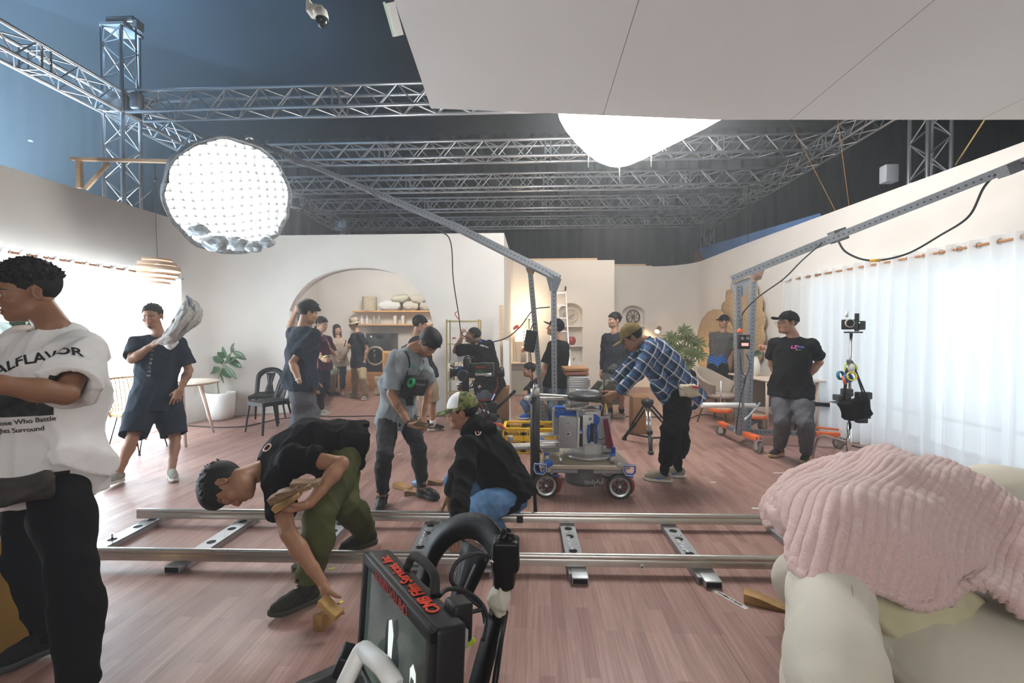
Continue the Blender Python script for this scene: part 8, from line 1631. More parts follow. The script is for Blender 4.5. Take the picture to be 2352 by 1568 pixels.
# ================================================================ BACK LEFT SET: console, lamps, ladder, niches
cy2 = 10.2; xa, xb = P(1172, 850, cy2).x, P(1240, 850, cy2).x; cn_ = thing('console_cabinet', 'low pale wooden console with a drawer behind the squatting person', 'cabinet', ((xa+xb)/2, cy2+.2, 0)); zt_ = P(1200, 833, cy2).z
OAKP = mat('console_wood', (.55, .45, .34), .6, 0, .1, 4); MB().box(((xa+xb)/2, cy2+.2, zt_-.015), (xb-xa, .42, .03)).build('top', OAKP, cn_); MB().box(((xa+xb)/2, cy2+.22, zt_/2-.02), (xb-xa-.04, .36, zt_-.05)).build('body', mat('console_grey', (.36, .34, .28), .7), cn_); MB().box(((xa+xb)/2, cy2+.03, zt_-.10), (xb-xa-.06, .02, .12)).build('drawer', mat('drawer_taupe', (.20, .17, .15), .6), cn_)
q = P(1197, 833, cy2+.2); q.z = zt_; tl = thing('table_lamp', 'lit table lamp with a cream drum shade and grey base on the console', 'lamp', q); MB().lathe([(.06, 0), (.065, .02), (.06, .20), (.03, .22)], q+Vector((.05, 0, 0))).build('base', mat('lamp_grey', (.22, .21, .20), .6), tl); mb = MB()
for dx in (.0, .03, .06): mb.cyl(q+Vector((.02+dx, 0, .2)), q+Vector((.02+dx, 0, .36+.05*dx)), .014)
mb.build('copper_tubes', mat('copper', (.60, .28, .14), .25, .9), tl); zs0, zs1 = P(1200, 784, cy2+.2).z, P(1200, 756, cy2+.2).z; MB().lathe([(.17, 0), (.15, zs1-zs0)], Vector((q.x+.03, q.y, zs0)), n=36, caps=False).build('shade', emat('lamp_shade_lit', (1.0, .72, .45), .45), tl)
l = bpy.data.lights.new('bulb', 'POINT'); l.energy = 6; l.color = (1, .72, .42); l.shadow_soft_size = .05; lo_ = bpy.data.objects.new('bulb_light', l); C.objects.link(lo_); lo_.location = (q.x+.03, q.y, zs1+.06); lo_['kind'] = 'helper'
fl_ = thing('red_flower', 'dark red flower on a thin stem beside the table lamp', 'flower', q+Vector((-.14, 0, 0))); MB().tube(bez([q+Vector((-.1, .02, 0)), q+Vector((-.13, .02, .4)), P(1187, 755, cy2+.2)], 12), .004, 6).build('stem', STEM, fl_); mb = MB()
for i in range(14): d_ = Vector((random.uniform(-1, 1), random.uniform(-1, .2), random.uniform(-.3, 1))); leaf(mb, P(1186, 753, cy2+.2), d_, Vector((0, -1, .3)), .09, .05, .1, 4)
mb.build('petals', mat('petal_red', (.28, .02, .02), .7), fl_)
ky = 10.5; q = Vector((P(1215, 840, ky).x, ky, 0)); fl2 = thing('floor_lamp', 'slim floor lamp with a glowing upturned bowl by the niche wall', 'lamp', q); zt_ = P(1215, 735, ky).z; MB().cyl(q, q+Vector((0, 0, zt_)), .012).build('pole', DARKT, fl2); MB().lathe([(.14, 0), (.14, .02), (.02, .03)], q).build('base', DARKT, fl2); MB().lathe([(.02, 0), (.05, .03)], q+Vector((0, 0, zt_)), caps=False).build('cup', DARKT, fl2); zb2 = P(1215, 718, ky).z; MB().lathe([(.05, .0), (.09, (zb2-zt_)*.4), (.15, zb2-zt_)], q+Vector((0, 0, zt_+.03)), n=32, caps=False).build('bowl_shade', emat('bowl_lit', (1.0, .78, .52), .6), fl2)
l = bpy.data.lights.new('uplight', 'POINT'); l.energy = 4; l.color = (1, .74, .46); l.shadow_soft_size = .06; lo_ = bpy.data.objects.new('uplight', l); C.objects.link(lo_); lo_.location = (q.x, q.y, zb2+.10); lo_['kind'] = 'helper'
ld = thing('ladder', 'aluminium ladder leaning against the niche wall', 'ladder', (P(1287, 850, 9.7).x, 9.7, 0)); LA = mat('ladder_white_alloy', (.78, .78, .78), .35, .4); bt = [Vector((P(1266, 900, 9.75).x, 9.75, 0)), Vector((P(1312, 900, 9.75).x, 9.75, 0))]; tp_ = [P(1265, 664, 10.85), P(1299, 664, 10.85)]
for a, b_ in zip(bt, tp_): d_ = (b_-a).normalized(); s = Vector((1, 0, 0)); M = Matrix((s, d_.cross(s)*-1 if False else d_.cross(s), d_)).transposed(); MB().box((a+b_)/2, (.03, .07, (b_-a).length), M).build('stile', LA, ld); MB().box(b_, (.034, .075, .12), M).build('stile_cap', RUBBER, ld)
for i in range(1, 9): k = (i-.2)/8.1; MB().box((bt[0].lerp(tp_[0], k)+bt[1].lerp(tp_[1], k))/2, ((bt[1].lerp(tp_[1], k)-bt[0].lerp(tp_[0], k)).length, .03, .028)).build('rung', LA, ld)
NB = mat('beige_ceramic', (.55, .47, .36), .6); q = P(1313, 745, 11.08); zsh = N1S[0]+.02; rs = thing('ring_sculpture', 'beige ring sculpture with tangled loops in the left niche', 'sculpture', (q.x, 11.1, zsh)); c = Vector((q.x, 11.1, P(1313, 722, 11.1).z)); MB().tube([c+Vector((cos(a), 0, sin(a)))*.16 for a in [2*pi*i/36 for i in range(36)]], .016, 8, True).build('outer_ring', NB, rs); rr = random.Random(9)
for k in range(3): e = Euler((rr.uniform(0, 3), rr.uniform(0, 3), rr.uniform(0, 3))).to_matrix(); MB().tube([c+e @ Vector((cos(a)*.085, sin(a)*.07, 0)) for a in [2*pi*i/24 for i in range(24)]], .011, 8, True).build('inner_loop', NB, rs)
MB().cyl((q.x, 11.1, zsh+.015), (q.x, 11.1, c.z-.155), .01).build('stem', NB, rs); MB().box((q.x, 11.1, zsh+.008), (.16, .08, .016)).build('foot', NB, rs)
q = P(1312, 790, 11.08); t = MB().lathe([(.06, 0), (.105, .05), (.115, .10), (.105, .16), (.07, .20), (.06, .2)], (q.x, 11.1, N1S[1]+.018), n=12); tag(t.build('faceted_vase', mat('vase_rose', (.36, .06, .08), .35)), 'dark pink faceted vase in the left niche', 'vase')
q = P(1309, 832, 11.08); B = Fld(); zz = N1S[1]-.37+0; zz = NZ(832)+.005; B.limb([(q.x, 11.1, zz), (q.x, 11.1, zz+.16)], [.075, .06], .02); B.limb([(q.x-.01, 11.1, zz+.2), (q.x-.01, 11.1, zz+.30)], [.05, .045], .02); B.limb([(q.x+.04, 11.1, zz+.09), (q.x+.12, 11.1, zz+.13), (q.x+.13, 11.1, zz+.2)], [.03, .028, .03], .02); B.limb([(q.x-.04, 11.1, zz+.14), (q.x-.10, 11.1, zz+.18), (q.x-.10, 11.1, zz+.24)], [.026, .025, .026], .02); t = thing('cactus_sculpture', 'white ceramic cactus sculpture in the lowest left niche', 'sculpture', (q.x, 11.1, zz)); to_obj('cactus_form', [B.mesh(.01)], mat('ceramic_white', (.66, .63, .56), .5), t)
q = P(1454, 733, RY+.12); sp = thing('spoked_disc', 'dark brown disc ornament with curved spokes in the right niche', 'ornament', (q.x, RY+.12, P(1454, 748, RY+.1).z)); c = Vector((q.x, RY+.12, P(1454, 727, RY+.1).z)); DB = mat('disc_brown', (.10, .07, .055), .5); MB().tube([c+Vector((cos(a), 0, sin(a)))*.165 for a in [2*pi*i/40 for i in range(40)]], .020, 8, True).build('rim', DB, sp)
for k in range(8): a = 2*pi*k/8; MB().tube(bez([c+Vector((cos(a), 0, sin(a)))*.03, c+Vector((cos(a+.45), 0, sin(a+.45)))*.09, c+Vector((cos(a+.5), 0, sin(a+.5)))*.16], 8), .011, 6).build('spoke', DB, sp)
MB().cyl(c-Vector((0, .02, 0)), c+Vector((0, .02, 0)), .04).build('hub', DB, sp); MB().box((q.x, RY+.12, P(1454, 748.5, RY+.1).z+.01), (.14, .07, .02)).build('foot', DB, sp)
q = P(1444, 828, RY+.1); tag(MB().lathe([(.05, 0), (.07, .04), (.06, .1), (.03, .14), (.04, .16)], (q.x, RY+.12, NZ(834, RY)+.005)).build('small_vase', MATS['ceramic_white']), 'small white vase low in the right niche', 'vase')
q = P(1512, 757, RY-.35); cl_ = thing('wall_spotlight', 'small brass spotlight on the wall above the potted palm', 'wall lamp', q); BRASS = mat('brass', (.42, .27, .10), .3, .8); dd = Vector((-.45, -.55, -.5)).normalized(); MB().lathe([(.04, -.1), (.055, -.09), (.065, .08)], q, dd, 24, caps=False).build('lamp_head', BRASS, cl_); MB().lathe([(.001, .06), (.058, .065)], q, dd, 20, caps=False).build('lit_disc', emat('spot_lit', (1, .75, .45), 5), cl_); MB().tube([q-dd*.08, q+Vector((.08, .1, -.02)), q+Vector((.10, .34, -.02))], .012, 8).build('arm', BRASS, cl_); MB().box(q+Vector((.10, .33, 0)), (.06, .02, .14)).build('wall_plate', BRASS, cl_)
l = bpy.data.lights.new('spot', 'SPOT'); l.energy = 14; l.color = (1, .72, .40); l.spot_size = R(95); l.shadow_soft_size = .04; lo_ = bpy.data.objects.new('spot_light', l); C.objects.link(lo_); lo_.location = q+dd*.09; lo_.rotation_euler = Vector((-.25, .75, -.6)).to_track_quat('-Z', 'Y').to_euler(); lo_['kind'] = 'helper'
q = P(1545, 792, 10.6); gl = thing('globe_lamp', 'glowing cream table lamp behind the palm leaves', 'lamp', Vector((q.x, 10.6, 0))); MB().lathe([(.16, -.06), (.13, .02), (.07, .08), (.001, .1)], q, n=30, caps=False).build('shade', emat('globe_lit', (1, .80, .50), 1.0), gl); MB().cyl(Vector((q.x, 10.6, .0)), q-Vector((0, 0, .03)), .015).build('pole', BRASS, gl); MB().lathe([(.12, 0), (.12, .02), (.02, .03)], (q.x, 10.6, 0)).build('base', BRASS, gl)
l = bpy.data.lights.new('globe', 'POINT'); l.energy = 6; l.color = (1, .78, .48); l.shadow_soft_size = .05; lo_ = bpy.data.objects.new('globe_light', l); C.objects.link(lo_); lo_.location = q-Vector((0, 0, .12)); lo_['kind'] = 'helper'
pm = thing('palm_plant', 'potted plant with spiky green fronds glowing in the lamp light', 'plant', (P(1572, 900, 9.4).x, 9.4, 0)); pc_ = Vector((P(1572, 900, 9.4).x, 9.4, .0)); LP = mat('palm_leaf', (.10, .14, .035), .5, 0, .25, 8); pot('dark planter of the spiky palm', pc_, .17, .3, mat('pot_dark', (.09, .08, .075), .6)); rr = random.Random(12)
for hx, hy in ((1572, 760), (1600, 788), (1545, 775), (1588, 812), (1560, 800), (1605, 815), (1535, 790), (1574, 835), (1580, 780), (1552, 820)):
 top_ = P(hx, hy, 9.4+rr.uniform(-.25, .25)); s = MB(); s.tube(bez([pc_+Vector((0, 0, .28)), pc_+Vector(((top_.x-pc_.x)*.3, 0, (top_.z)*.6)), top_], 14), .008, 6); s.build('stalk', STEM, pm); mb = MB()
 for k in range(17): a = 2*pi*k/17+rr.uniform(-.1, .1); e = rr.uniform(-.5, .6); leaf(mb, top_, Vector((cos(a)*cos(e), sin(a)*cos(e)*.6-.2, sin(a)*.7+.25)), Vector((0, -1, .4)), rr.uniform(.18, .27), .034, .25, 5)
 mb.build('frond', LP, pm)
RD = mat('woven_straw', (.50, .34, .18), .85, 0, .25, 26, .7, 70); 
def disc(lb, pxc, pyc, X, hw, hh, wav, seed):
 c = PZ(pxc, pyc, X); rr = random.Random(seed); mb = MB(); rows = []; n_ = 72
 for i in range(14):
  k = i/13; row = []
  for j in range(n_):
   a = 2*pi*j/n_; w_ = 1+wav*(abs(sin(a*9))-.5)*k**4; bump = .02*(1-k*k)+(.012*sin(k*60)*0)+.022*wav*8*(noise.noise(Vector((cos(a)*k*6, sin(a)*k*6, seed))))*(wav > .05)
   row.append(c+Vector((-.02-bump, cos(a)*hw*k*w_, sin(a)*hh*k*w_)))
  rows.append(row)
 mb.grid(rows, True); mb.add([c+Vector((0, p_.y-c.y, p_.z-c.z)) for p_ in rows[-1]], [tuple(range(n_))]); mb.grid([rows[-1], [c+Vector((0, p_.y-c.y, p_.z-c.z)) for p_ in rows[-1]]], True); return tag(mb.build('woven_wall_disc', RD), lb, 'wall decoration')
d1 = disc('large plain woven straw disc on the right wall, lower of the two', 1641, 795, 3.9, 1.05, .80, .03, 3); d2 = disc('large knotted woven disc with scalloped edge on the right wall, higher of the two', 1701, 755, 4.0, .95, .98, .10, 5)
FAB = mat('armchair_fabric', (.34, .28, .23), .9, 0, .12, 60, .2, 200); DW = mat('walnut_leg', (.16, .08, .04), .5); f = Vector((P(1652, 900, 7.3).x, 7.3, 0)); ac = thing('armchair', 'beige fabric shell armchair with dark wooden legs', 'chair', f, R(38)); B = Fld(); rows = []
sh = MB()
for i in range(15):
 t_ = i/14; ang_ = -pi*.62+pi*1.24*t_; h_ = .62+.24*cos(ang_*.72)**2; row = []
 for k in range(9):
  v = k/8; r_ = .20+.10*v; row.append(Vector((sin(ang_)*r_*1.05, cos(ang_)*r_*.95+.02+.06*v*cos(ang_), .42+(h_-.42)*v**.9)))
 rows.append(row)
sh.grid(rows); sh.build('shell', FAB, ac, world=False, solid=.035); st_ = MB(); st_.lathe([(.001, .40), (.22, .40), (.25, .43), (.24, .47), (.001, .48)], (0, -.03, 0), n=28); st_.build('seat', FAB, ac, world=False)
for sx in (-1, 1):
 for sy in (-1, 1): MB().cyl((sx*.15, sy*.15-.02, .42), (sx*.24, sy*.24-.02, 0), .02, .012).build('leg', DW, ac, world=False)
cs2 = Fld(); dk = thing('writing_desk', 'pale wooden desk against the right wall with splayed legs', 'desk', (P(1760, 880, 6.9).x, 6.9, 0)); zk = P(1760, 856, 6.9).z; pd = [P(1694, 852, 7.5), P(1745, 848, 7.7), P(1800, 852, 7.3), P(1796, 872, 6.4), P(1740, 866, 6.6)]; mb = MB(); x0 = P(1697, 855, 7.3).x; mb.prism([(0, 0), (.95, -.05), (.95, -1.25), (.3, -1.25), (.0, -.5)], (x0, 7.75, .735), (1, 0, 0), (0, 1, 0), -.03) if False else mb.box((x0+.42, 7.1, .735), (.80, 1.2, .028), (0, 0, .06), bev=.01); mb.build('desk_top', PALEW, dk)
for px, Y in ((x0+.08, 7.62), (x0+.76, 7.62), (x0+.08, 6.58), (x0+.76, 6.58)): MB().cyl((px, Y, .72), (px, Y, 0), .024, .016).build('leg', PALEW, dk)
q = Vector((P(1745, 830, 7.2).x-.04, 7.25, .75)); MB().box((x0+.42, 7.66, .45), (.7, .02, .5)).build('back_panel', mat('desk_panel', (.45, .40, .34), .7), dk)
t = MB().lathe([(.055, 0), (.095, .06), (.10, .16), (.075, .25), (.055, .29), (.06, .30)], (P(1731, 840, 7.2).x, 7.2, .75), n=8, caps=False); tag(t.build('vase', mat('vase_white', (.70, .68, .62), .5)), 'white faceted vase on the pale desk', 'vase')
vq = Vector((P(1731, 840, 7.2).x, 7.2, 1.02)); fw2 = thing('flower_bunch', 'pink and peach paper flowers standing in the white vase', 'flowers', vq)
for px, py, r_, cl_ in ((1750, 799, .07, (.70, .38, .30)), (1724, 793, .045, (.70, .34, .22)), (1716, 812, .03, (.65, .3, .25))):
 c = P(px, py, 7.15); MB().tube(bez([vq, (vq+c)/2+Vector((0, 0, .05)), c], 8), .004, 6).build('stem', LEAF, fw2); mb = MB()
 for k in range(22): d_ = Vector((random.uniform(-1, 1), random.uniform(-1, .5), random.uniform(-1, 1))).normalized(); leaf(mb, c, d_, Vector((d_.z, -1, d_.x)), r_, r_*.8, 0, 4)
 mb.build('blossom', mat('petal_%d' % px, cl_, .8), fw2)
mb = MB()
for k in range(6): leaf(mb, vq+Vector((0, 0, .05)), Vector((random.uniform(-1, 1), -.3, random.uniform(.1, .8))), Vector((0, -1, .3)), .14, .06, .2, 5)
mb.build('leaves', LEAF, fw2)
q = P(1778, 846, 6.75); mb = MB(); fz = .75
for dx in (-.07, .07): mb.cyl((q.x+dx, 6.72, fz), (q.x+dx*.35+.03, 6.80, fz+.24), .008)
mb.cyl((q.x-.06, 6.72, fz+.03), (q.x+.06, 6.72, fz+.03), .006); mb.cyl((q.x+.03, 6.80, fz+.24), (q.x+.06, 6.95, fz), .008); tag(mb.build('small_easel', PINE), 'small pale wooden easel on the desk', 'easel')
fc_ = lambda pts: [F(*p)+Vector((0, 0, .008)) for p in pts]
tag(MB().tube(bez(fc_([(425, 978), (500, 982), (560, 980), (600, 972), (640, 963), (700, 958), (800, 957), (870, 956), (960, 957), (1030, 956)]), 60), .008, 6).build('floor_cable', CABLE), 'black cable running along the floor past the arch', 'cable')
tag(MB().tube(bez(fc_([(1436, 957), (1500, 958), (1580, 961), (1600, 955), (1625, 953), (1660, 962)]), 30), .008, 6).build('floor_cable', CABLE), 'black cable on the floor between the clogs and the counterweight', 'cable')
tag(MB().tube(bez(fc_([(1925, 1018), (1980, 1030), (2040, 1048), (2075, 1060), (2140, 1075)]), 30), .008, 6).build('floor_cable', CABLE), 'black cable along the foot of the right curtain', 'cable')
YB = mat('barrel_mustard', (.30, .17, .03), .6, 0, .1, 5); c = Vector((P(-22, 1400, 1.92).x, 1.95, 0)); br2 = thing('storage_barrel', 'mustard yellow round barrel with a pale rim at the lower left edge', 'barrel', c); MB().lathe([(.15, 0), (.155, .01), (.155, .50), (.150, .51)], c, n=48).build('barrel_body', YB, br2); MB().lathe([(.157, .50), (.163, .505), (.163, .535), (.15, .54), (.14, .54)], c, n=48, caps=False).build('rim', mat('rim_pale', (.5, .48, .42), .5), br2); B = Fld(); B.ell(np.array(c)+V(0, 0, .55), (.13, .13, .07)); B.fn(folds(6, .02, 30)); to_obj('liner_bag', [B.mesh(.01)], mat('liner_dark', (.10, .10, .095), .4), br2)
# ================================================================ THINGS HELD AND PRINTS ON CLOTHES
INK = mat('print_ink_black', (.012, .012, .012), .8)
def cam_axes(p): v = (Vector(p)-cam.location).normalized(); r = v.cross(Vector((0, 0, 1))).normalized(); return r, r.cross(v)
def shirt_text(A, s_, px, py, size, m_, bold=True, rot=0., arch=0., part='top', parent=None, shear=0., spacing=1.):
 bv = wbvh(A[part]); o = cam.location; dr = ray(px, py).normalized(); h = bv.ray_cast(o, dr, 30)
 if h[0] is None: print('no hit', s_); return
 n_ = h[1] if h[1].dot(dr) < 0 else -h[1]; n_ = (n_*.6-dr*.6).normalized(); r = Vector((0, 0, 1)).cross(n_).normalized(); u = n_.cross(r); r2 = r*cos(rot)+u*sin(rot); u2 = u*cos(rot)-r*sin(rot)
 return text('lettering', s_, size, h[0], r2, u2, m_, A[part], bold=bold, target=bv, off=.004, arch=arch, shear=shear, spacing=spacing)
def shirt_patch(A, poly, px, py, m_, part='top', name='print_patch'):
 bv = wbvh(A[part]); o = cam.location; dr = ray(px, py).normalized(); h = bv.ray_cast(o, dr, 30)
 if h[0] is None: return
 n_ = h[1] if h[1].dot(dr) < 0 else -h[1]; r = Vector((0, 0, 1)).cross(n_).normalized(); u = n_.cross(r); mb = MB(); nx, ny = 16, 10; bad = set(); (x0, y0), (x1, y1) = poly; rows = []
 for i in range(nx+1):
  row = []
  for j in range(ny+1):
   p = h[0]+r*(x0+(x1-x0)*i/nx)+u*(y0+(y1-y0)*j/ny); q = bv.ray_cast(p+n_*.2, -n_, .5); bad.update([i*(ny+1)+j] if q[0] is None or q[0].y < 1.0 or (q[0]-p).length > .12 else []); row.append((q[0]+n_*.0035) if q[0] is not None else p+n_*.0035)
  rows.append(row)
 mb.grid(rows); mb.f, mb.m, mb.sm = map(list, zip(*[(f, m2, s2) for f, m2, s2 in zip(mb.f, mb.m, mb.sm) if all(v not in bad for v in f)])); return mb.build(name, m_, A[part])
shirt_text(A1, 'SCALFLAVOR', 62, 826, .056, INK, rot=.18, arch=1.4)
shirt_patch(A1, ((-.16, -.055), (.12, .05)), 30, 925, mat('print_photo', (.03, .03, .03), .8, 0, .9, 26)); shirt_text(A1, 'Those Who Battle', 52, 968, .026, mat('print_ink_grey', (.08, .07, .06), .8), rot=.05); shirt_text(A1, 'Rights Surround', 38, 988, .026, MATS['print_ink_grey'], rot=.05)
shirt_patch(A1, ((-.016, -.012), (.016, .012)), 124, 868, INK, name='sleeve_label'); shirt_patch(A1, ((-.028, -.010), (.028, .010)), 138, 1086, INK, name='hem_label')
for i, ch in enumerate('COONGLOW'): shirt_text(A2, ch, 352-1.5*i, 796+9.5*i, .032, mat('print_pale', (.55, .60, .62), .7))
shirt_text(A18, 'LZ', 1824, 797, .048, mat('print_pink', (.75, .10, .38), .6), shear=.3); shirt_text(A18, 'FILMS', 1840, 797, .026, mat('print_blue', (.12, .22, .6), .6)); shirt_text(A18, 'light & grip', 1834, 803, .012, MATS['print_pale'])
shirt_text(A12, 'O', 1095, 789, .05, mat('print_orange', (.75, .22, .04), .6)); shirt_text(A12, 'CMB Film', 1112, 795, .032, MATS['print_pale'], rot=-.25)
shirt_text(A10, 'h', 683, 1108, .036, MATS['print_orange'], rot=-.2); shirt_text(A10, 'O', 614, 1028, .07, mat('print_peach', (.70, .40, .30), .6), rot=.8)
em = MB(); hx = P(1099, 992, 3.1); bv = wbvh(A11['top']); h = bv.ray_cast(cam.location, ray(1099, 992).normalized(), 9)
if h[0] is not None:
 n_ = h[1] if h[1].dot(ray(1099, 992)) < 0 else -h[1]; r = Vector((0, 0, 1)).cross(n_).normalized(); u = n_.cross(r); c = h[0]+n_*.006
 em.tube([c+(r*cos(a)*.019+u*sin(a)*.026) for a in [pi*.75+2*pi*.80*i/20 for i in range(21)]], .004, 6); o = em.build('round_logo', mat('logo_white', (.8, .8, .8), .6), A11['top']); MB().tube([c-r*.008+u*.012, c+r*.006-u*.008], .006, 6).build('logo_stroke', MATS['print_orange'], o)
shirt_patch(A8, ((-.001, -.001), (.001, .001)), 960, 800, BLACKC) if False else None
def jersey(v):
 q = np.ones((len(v), 3))*V(.055, .058, .062); hexa = (np.sin(v[:, 0]*95)*np.sin(v[:, 2]*95) > .2); q[hexa] = V(.10, .085, .075); z = v[:, 2]; w = z+.03*np.sin(v[:, 0]*40); b_ = (w < .98) & (w > .83); q[b_] = V(.01, .04, .22); b2 = b_ & (np.sin(v[:, 0]*60+v[:, 2]*130) > .3); q[b2] = V(.02, .16, .50); g_ = (v[:, 0] > A17['shL'][0]+.015) & (z > 1.0); q[g_] = V(.08, .45, .05); return q
me = A17['top'].data; co = np.empty(len(me.vertices)*3, np.float32); me.vertices.foreach_get('co', co); co = co.reshape(-1, 3)+np.array(A17['root'].location); ca = me.color_attributes.new('Col', 'FLOAT_COLOR', 'POINT'); cc = np.ones((len(co), 4), np.float32); cc[:, :3] = jersey(co); ca.data.foreach_set('color', cc.ravel())
B = Fld(); n_, u_ = A12['neck'], A12['up']; ctr = n_+u_*.0; x, y = A12['rt'], A12['fw']; B.limb([ctr+(x*cos(a)+y*sin(a))*.078-u_*(.01 if sin(a) < 0 else .035) for a in [2*pi*i/14 for i in range(15)]], [.020]*15, .01); to_obj('collar', [B.mesh(.006)], mat('collar_blue', (.01, .08, .55), .7), A12['root'])
for A, m_ in ((A16, PLAID), (A6, NAVYK)):
 B = Fld(); x, y, u_ = A['rt'], A['fw'], A['up']; ctr = A['neck']+u_*.005; B.limb([ctr+(x*cos(a)+y*sin(a))*.068-u_*(.005+.025*max(0, sin(a))) for a in [2*pi*i/14 for i in range(15)]], [.013]*15, .006); to_obj('collar', [B.mesh(.006)], m_, A['root'])
B = Fld(); n_ = A11['neck']; u_ = A11['up']; y = A11['fw']; x = A11['rt']; B.limb([n_+u_*.02+(x*cos(a)*.085+y*sin(a)*.075) for a in [pi*1.0+pi*i/8*1.0 for i in range(9)]], [.030, .040, .048, .052, .055, .052, .048, .040, .030], .03); B.limb([n_-y*.09-u_*.03+x*.06, n_-y*.12-u_*.08, n_-y*.09-u_*.03-x*.06], [.04, .05, .04], .04); B.fn(folds(7, .010, 40)); to_obj('hood', [B.mesh(.0065)], BLACKC, A11['root'])
B = Fld(); p_ = A11['pel']; B.limb([p_-A11['fw']*.10-V(0, 0, .03)+A11['rt']*.10, p_-A11['fw']*.125-V(0, 0, .05), p_-A11['fw']*.10-V(0, 0, .03)-A11['rt']*.10], [.03, .035, .03], .02); B.fn(folds(8, .008, 50)); to_obj('undershirt_hem', [B.mesh(.006)], WHITET, A11['root'])
BAG = mat('harness_black', (.014, .014, .015), .75); n_, u_, y, x = A9['neck'], A9['up'], A9['fw'], A9['rt']; bv = wbvh(A9['top'])
def on(p, off=.006):
 h = bv.find_nearest(Vector(p)); nn = (Vector(p)-h[0]).normalized() if (Vector(p)-h[0]).length > 1e-6 else h[1]; return h[0]+h[1]*off
hr = bpy.data.objects.new('chest_harness', None); C.objects.link(hr); hr.parent = A9['root']
for sx in (-1, 1):
 pts = [on(n_-u_*k+x*sx*.085+y*(.02+.10*min(1, k/.06))) for k in [.0, .03, .06, .10, .15, .20]]; pts = [on(n_-y*.08+x*sx*.08-u_*.03)]+pts; s = MB(); rows = [[Vector(p)+Vector(x)*.024, Vector(p)-Vector(x)*.024] for p in pts]; s.grid(rows); s.build('shoulder_strap', BAG, hr, solid=.006)
B = Fld(); c = n_-u_*.25+y*.185+x*.02; fr_ = np.array([x, y, u_]); B.box(c, (.13, .045, .085), fr_, .02); B.box(c+y*.03-u_*.02, (.085, .035, .055), fr_, .018); B.box(c+x*.11-u_*.05, (.03, .035, .06), fr_, .012); B.fn(folds(3, .006, 60)); to_obj('chest_bag', [B.mesh(.006)], BAG, hr)
T = MB(); cc_ = Vector(c+y*.085+x*.065+u_*.0); T.lathe([(.026, -.012), (.042, -.012), (.042, .012), (.026, .012), (.026, -.012)], P(944, 879, cc_.y-.05), (-.6, -.7, .3), 28, caps=False); tag(T.build('tape_roll', mat('roll_green', (.01, .30, .10), .5)), 'green tape roll clipped on the black chest bag', 'tape roll')
for i in range(3): ang = i*2.1; ln = MB(); q = Vector(c)-Vector(u_)*.10+Vector(x)*(.03*i-.02); ln.tube(bez([q, q-Vector((0, 0, .04))+Vector(x)*.01, q-Vector((0, 0, .075))], 6), .012, 6); ln.build('hanging_strap', BAG, hr)
shirt_text(A9, 'CALAPOG', 951, 844, .034, mat('print_green', (.05, .30, .16), .7), rot=-.3)
w_ = Vector(A9['wrR']); e_ = Vector(A9['elR']); d_ = (w_-e_).normalized(); MB().cyl(w_-d_*.012, w_+d_*.012, .032, n=20).build('watch_strap', BLACKM, A9['root']); MB().box(w_+(cam.location-w_).normalized()*.030, (.034, .014, .036), (0, .6, 0), bev=.004).build('watch_case', BLACK, A9['root'])
fr_ = A11['hfr'].copy(); ti = -.10; f2 = fr_.copy(); f2[1] = fr_[1]*cos(ti)+fr_[2]*sin(ti); f2[2] = fr_[2]*cos(ti)-fr_[1]*sin(ti); hc_, hs_ = A11['hc'], A11['hs']; B = Fld(); B.ell(hc_+(-.012*f2[1]+.036*f2[2])*hs_, V(.0925, .1115, .1065)*hs_, f2, .01); B.plane(hc_+(.020*f2[1])*hs_, -f2[1]-.25*f2[2]); B.plane(hc_+.045*hs_*f2[2], -f2[2]); to_obj('front_panel', [B.mesh(.004)], WHITET, A11['cap'])
PAP = mat('newspaper', (.42, .41, .39), .9, 0, .25, 45); B = Fld(); Yn = 4.12
B.limb([np.array(P(372, 782, Yn+.02)), np.array(P(400, 745, Yn+.02)), np.array(P(432, 712, Yn+.05))], [.045, .09, .13], .03, un(np.array(P(460, 720, Yn))-np.array(P(425, 690, Yn))), 1.0)
ctrl2 = [[(370, 778, 4.10), (362, 786, 4.06), (372, 792, 4.10)], [(395, 742, 4.12), (398, 762, 4.00), (398, 786, 4.08)], [(418, 700, 4.18), (425, 728, 4.04), (420, 768, 4.14)], [(431, 680, 4.25), (442, 706, 4.16), (457, 742, 4.22)]]
S2 = patch(ctrl2, 40, 30); rows = []
for a_ in range(41):
 row = []
 for b_ in range(31): p = S2[a_][b_]; row.append(p+Vector((0, -1, 0))*(.018*noise.noise(Vector((a_*.22, b_*.35, 2)))+.010*abs(sin(b_*.8+a_*.1))))
 rows.append(row)
np_ = thing('newspaper', 'crumpled newspaper bundle carried over the shoulder of the walking person', 'newspaper', P(410, 740, 4.15)); MB().grid(rows).build('front_sheets', PAP, np_, solid=.006)
rows2 = [[p+Vector((.02, .10*sin(pi*j/30)*min(1, i/12), 0)) for j, p in enumerate(r_)] for i, r_ in enumerate(rows)]; MB().grid(rows2).build('back_sheets', PAP, np_, solid=.006)
B = Fld(); B.limb([np.array(P(375, 785, 4.14)), np.array(P(392, 790, 4.12)), np.array(P(404, 775, 4.14))], [.03, .045, .03], .02); B.fn(folds(9, .012, 50)); to_obj('crumpled_end', [B.mesh(.006)], mat('paper_pale', (.60, .60, .58), .8), np_)
edge = [r_[:] for r_ in rows[-2:]]; MB().tube([p for p in rows[-1]], .010, 6).build('printed_edge', mat('paper_blue_edge', (.16, .19, .26), .8), np_)
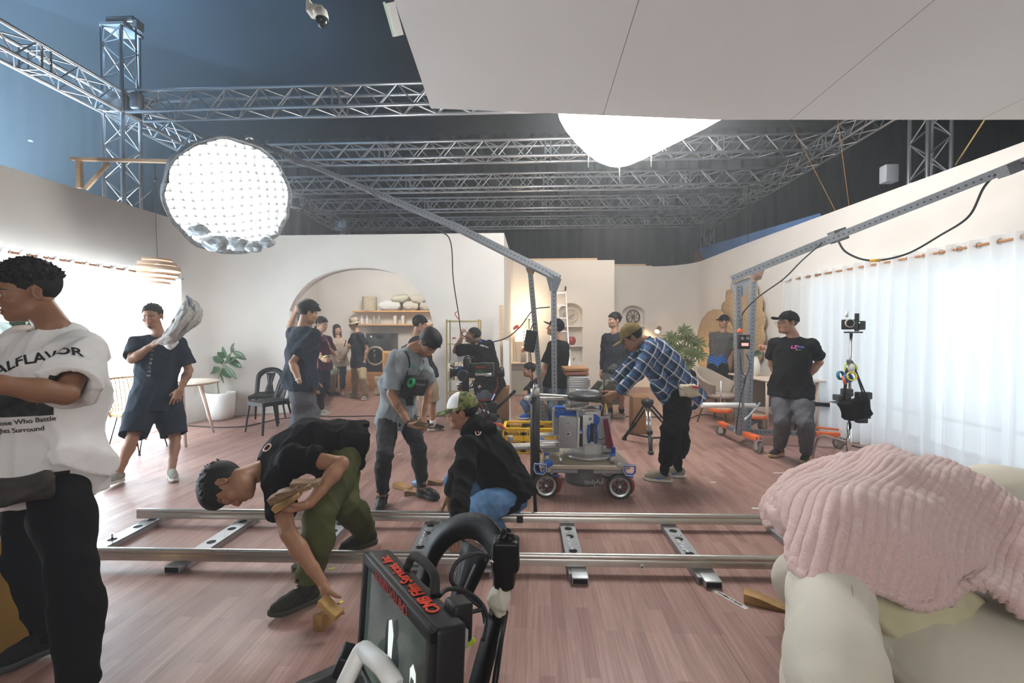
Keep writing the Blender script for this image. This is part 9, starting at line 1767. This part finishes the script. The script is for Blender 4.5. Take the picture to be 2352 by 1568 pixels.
B = Fld(); vx = un(np.cross(np.array(ray(45, 1122)), V(0, 0, 1))); vy = un(np.cross(V(0, 0, 1), vx)); B.box(np.array(P(40, 1124, 1.60)), (.105, .04, .052), np.array([vx, vy, V(0, 0, 1)]), .03); B.fn(folds(2, .010, 40)); wb = thing('waist_bag', 'dark patterned waist bag on the hip of the near person', 'bag', P(60, 1120, 1.6)); to_obj('bag_body', [B.mesh(.006)], mat('bag_camo', (.030, .024, .020), .7, 0, .5, 14), wb)
tag(MB().prism([(0, 0), (.055, .02), (.06, -.2), (.075, -.42), (.035, -.42), (.02, -.2)], P(714, 738, 6.9), (1, 0, 0), (0, 0, 1), .02).build('towel', CREAMC, bev=.006), 'cream towel hanging between the dark tee and the plum shirt', 'towel')
mt = thing('light_meter', 'small black meter with a glowing green band held by the person in plum', 'meter', P(744, 822, 7.2)); MB().box(P(744, 822, 7.2), (.12, .05, .075), (0, R(-18), 0), bev=.01).build('case', BLACK, mt); MB().box(P(743, 819, 7.165), (.10, .01, .018), (0, R(-18), 0)).build('green_band', emat('band_green', (.35, .9, .1), .6), mt)
B = Fld(); q = np.array(P(1583, 897, 4.02)); B.box(q, (.075, .05, .055), np.eye(3), .02); B.fn(folds(5, .010, 40)); tpb = thing('tool_pouch', 'cream canvas tool pouch with red edge on the belt of the plaid person', 'pouch', P(1583, 897, 4.02)); to_obj('pouch_body', [B.mesh(.006)], mat('canvas_cream', (.50, .44, .32), .85), tpb); MB().box(P(1596, 888, 3.98), (.05, .06, .018), (0, .2, 0), bev=.004).build('red_edge', mat('pouch_red', (.5, .05, .04), .6), tpb); MB().tube([P(1592, 905, 3.98), P(1593, 910, 3.98), P(1597, 909, 3.98)], .004, 6).build('metal_ring', CHROME, tpb)
B = Fld(); q = A16['pel']+un(A16['mid']-A16['pel'])*.02; B.limb([q-A16['fw']*.0+A16['rt']*.15-V(0, 0, .03), q-A16['fw']*.14, q-A16['rt']*.15-V(0, 0, .03)], [.035, .045, .035], .03) ; to_obj('waistband', [B.mesh(.007)], BLACKC, A16['root'])
B = Fld(); q = A15['pel']+V(-.02, -.13, .0); B.ell(q, (.13, .05, .08)); B.fn(folds(5, .01, 40)); wb = thing('waist_bag', 'charcoal waist bag worn by the person with beige clogs', 'bag', Vector(q)); to_obj('bag_body', [B.mesh(.008)], mat('bag_charcoal', (.045, .045, .047), .7), wb)
tag(MB().tube([P(690, 868, 4.85), P(684, 871, 4.83), P(679, 873, 4.85)], .006, 6).build('bracelet', mat('beads_white', (.7, .7, .7), .4)), 'pale bead bracelet on the wrist of the person in the dark tee', 'bracelet')
B = Fld(); B.limb([np.array(P(1500, 842, 4.22)), np.array(P(1517, 890, 4.20)), np.array(P(1540, 938, 4.20))], [.085, .075, .050], .05, V(0, 1, 0), 1.9); B.limb([np.array(P(1540, 880, 4.2)), np.array(P(1562, 930, 4.2))], [.06, .035], .05, V(0, 1, 0), 2.0); B.fn(folds(6, .014, 30)); to_obj('shirt_front', [B.mesh(.008)], PLAID, A16['root'])
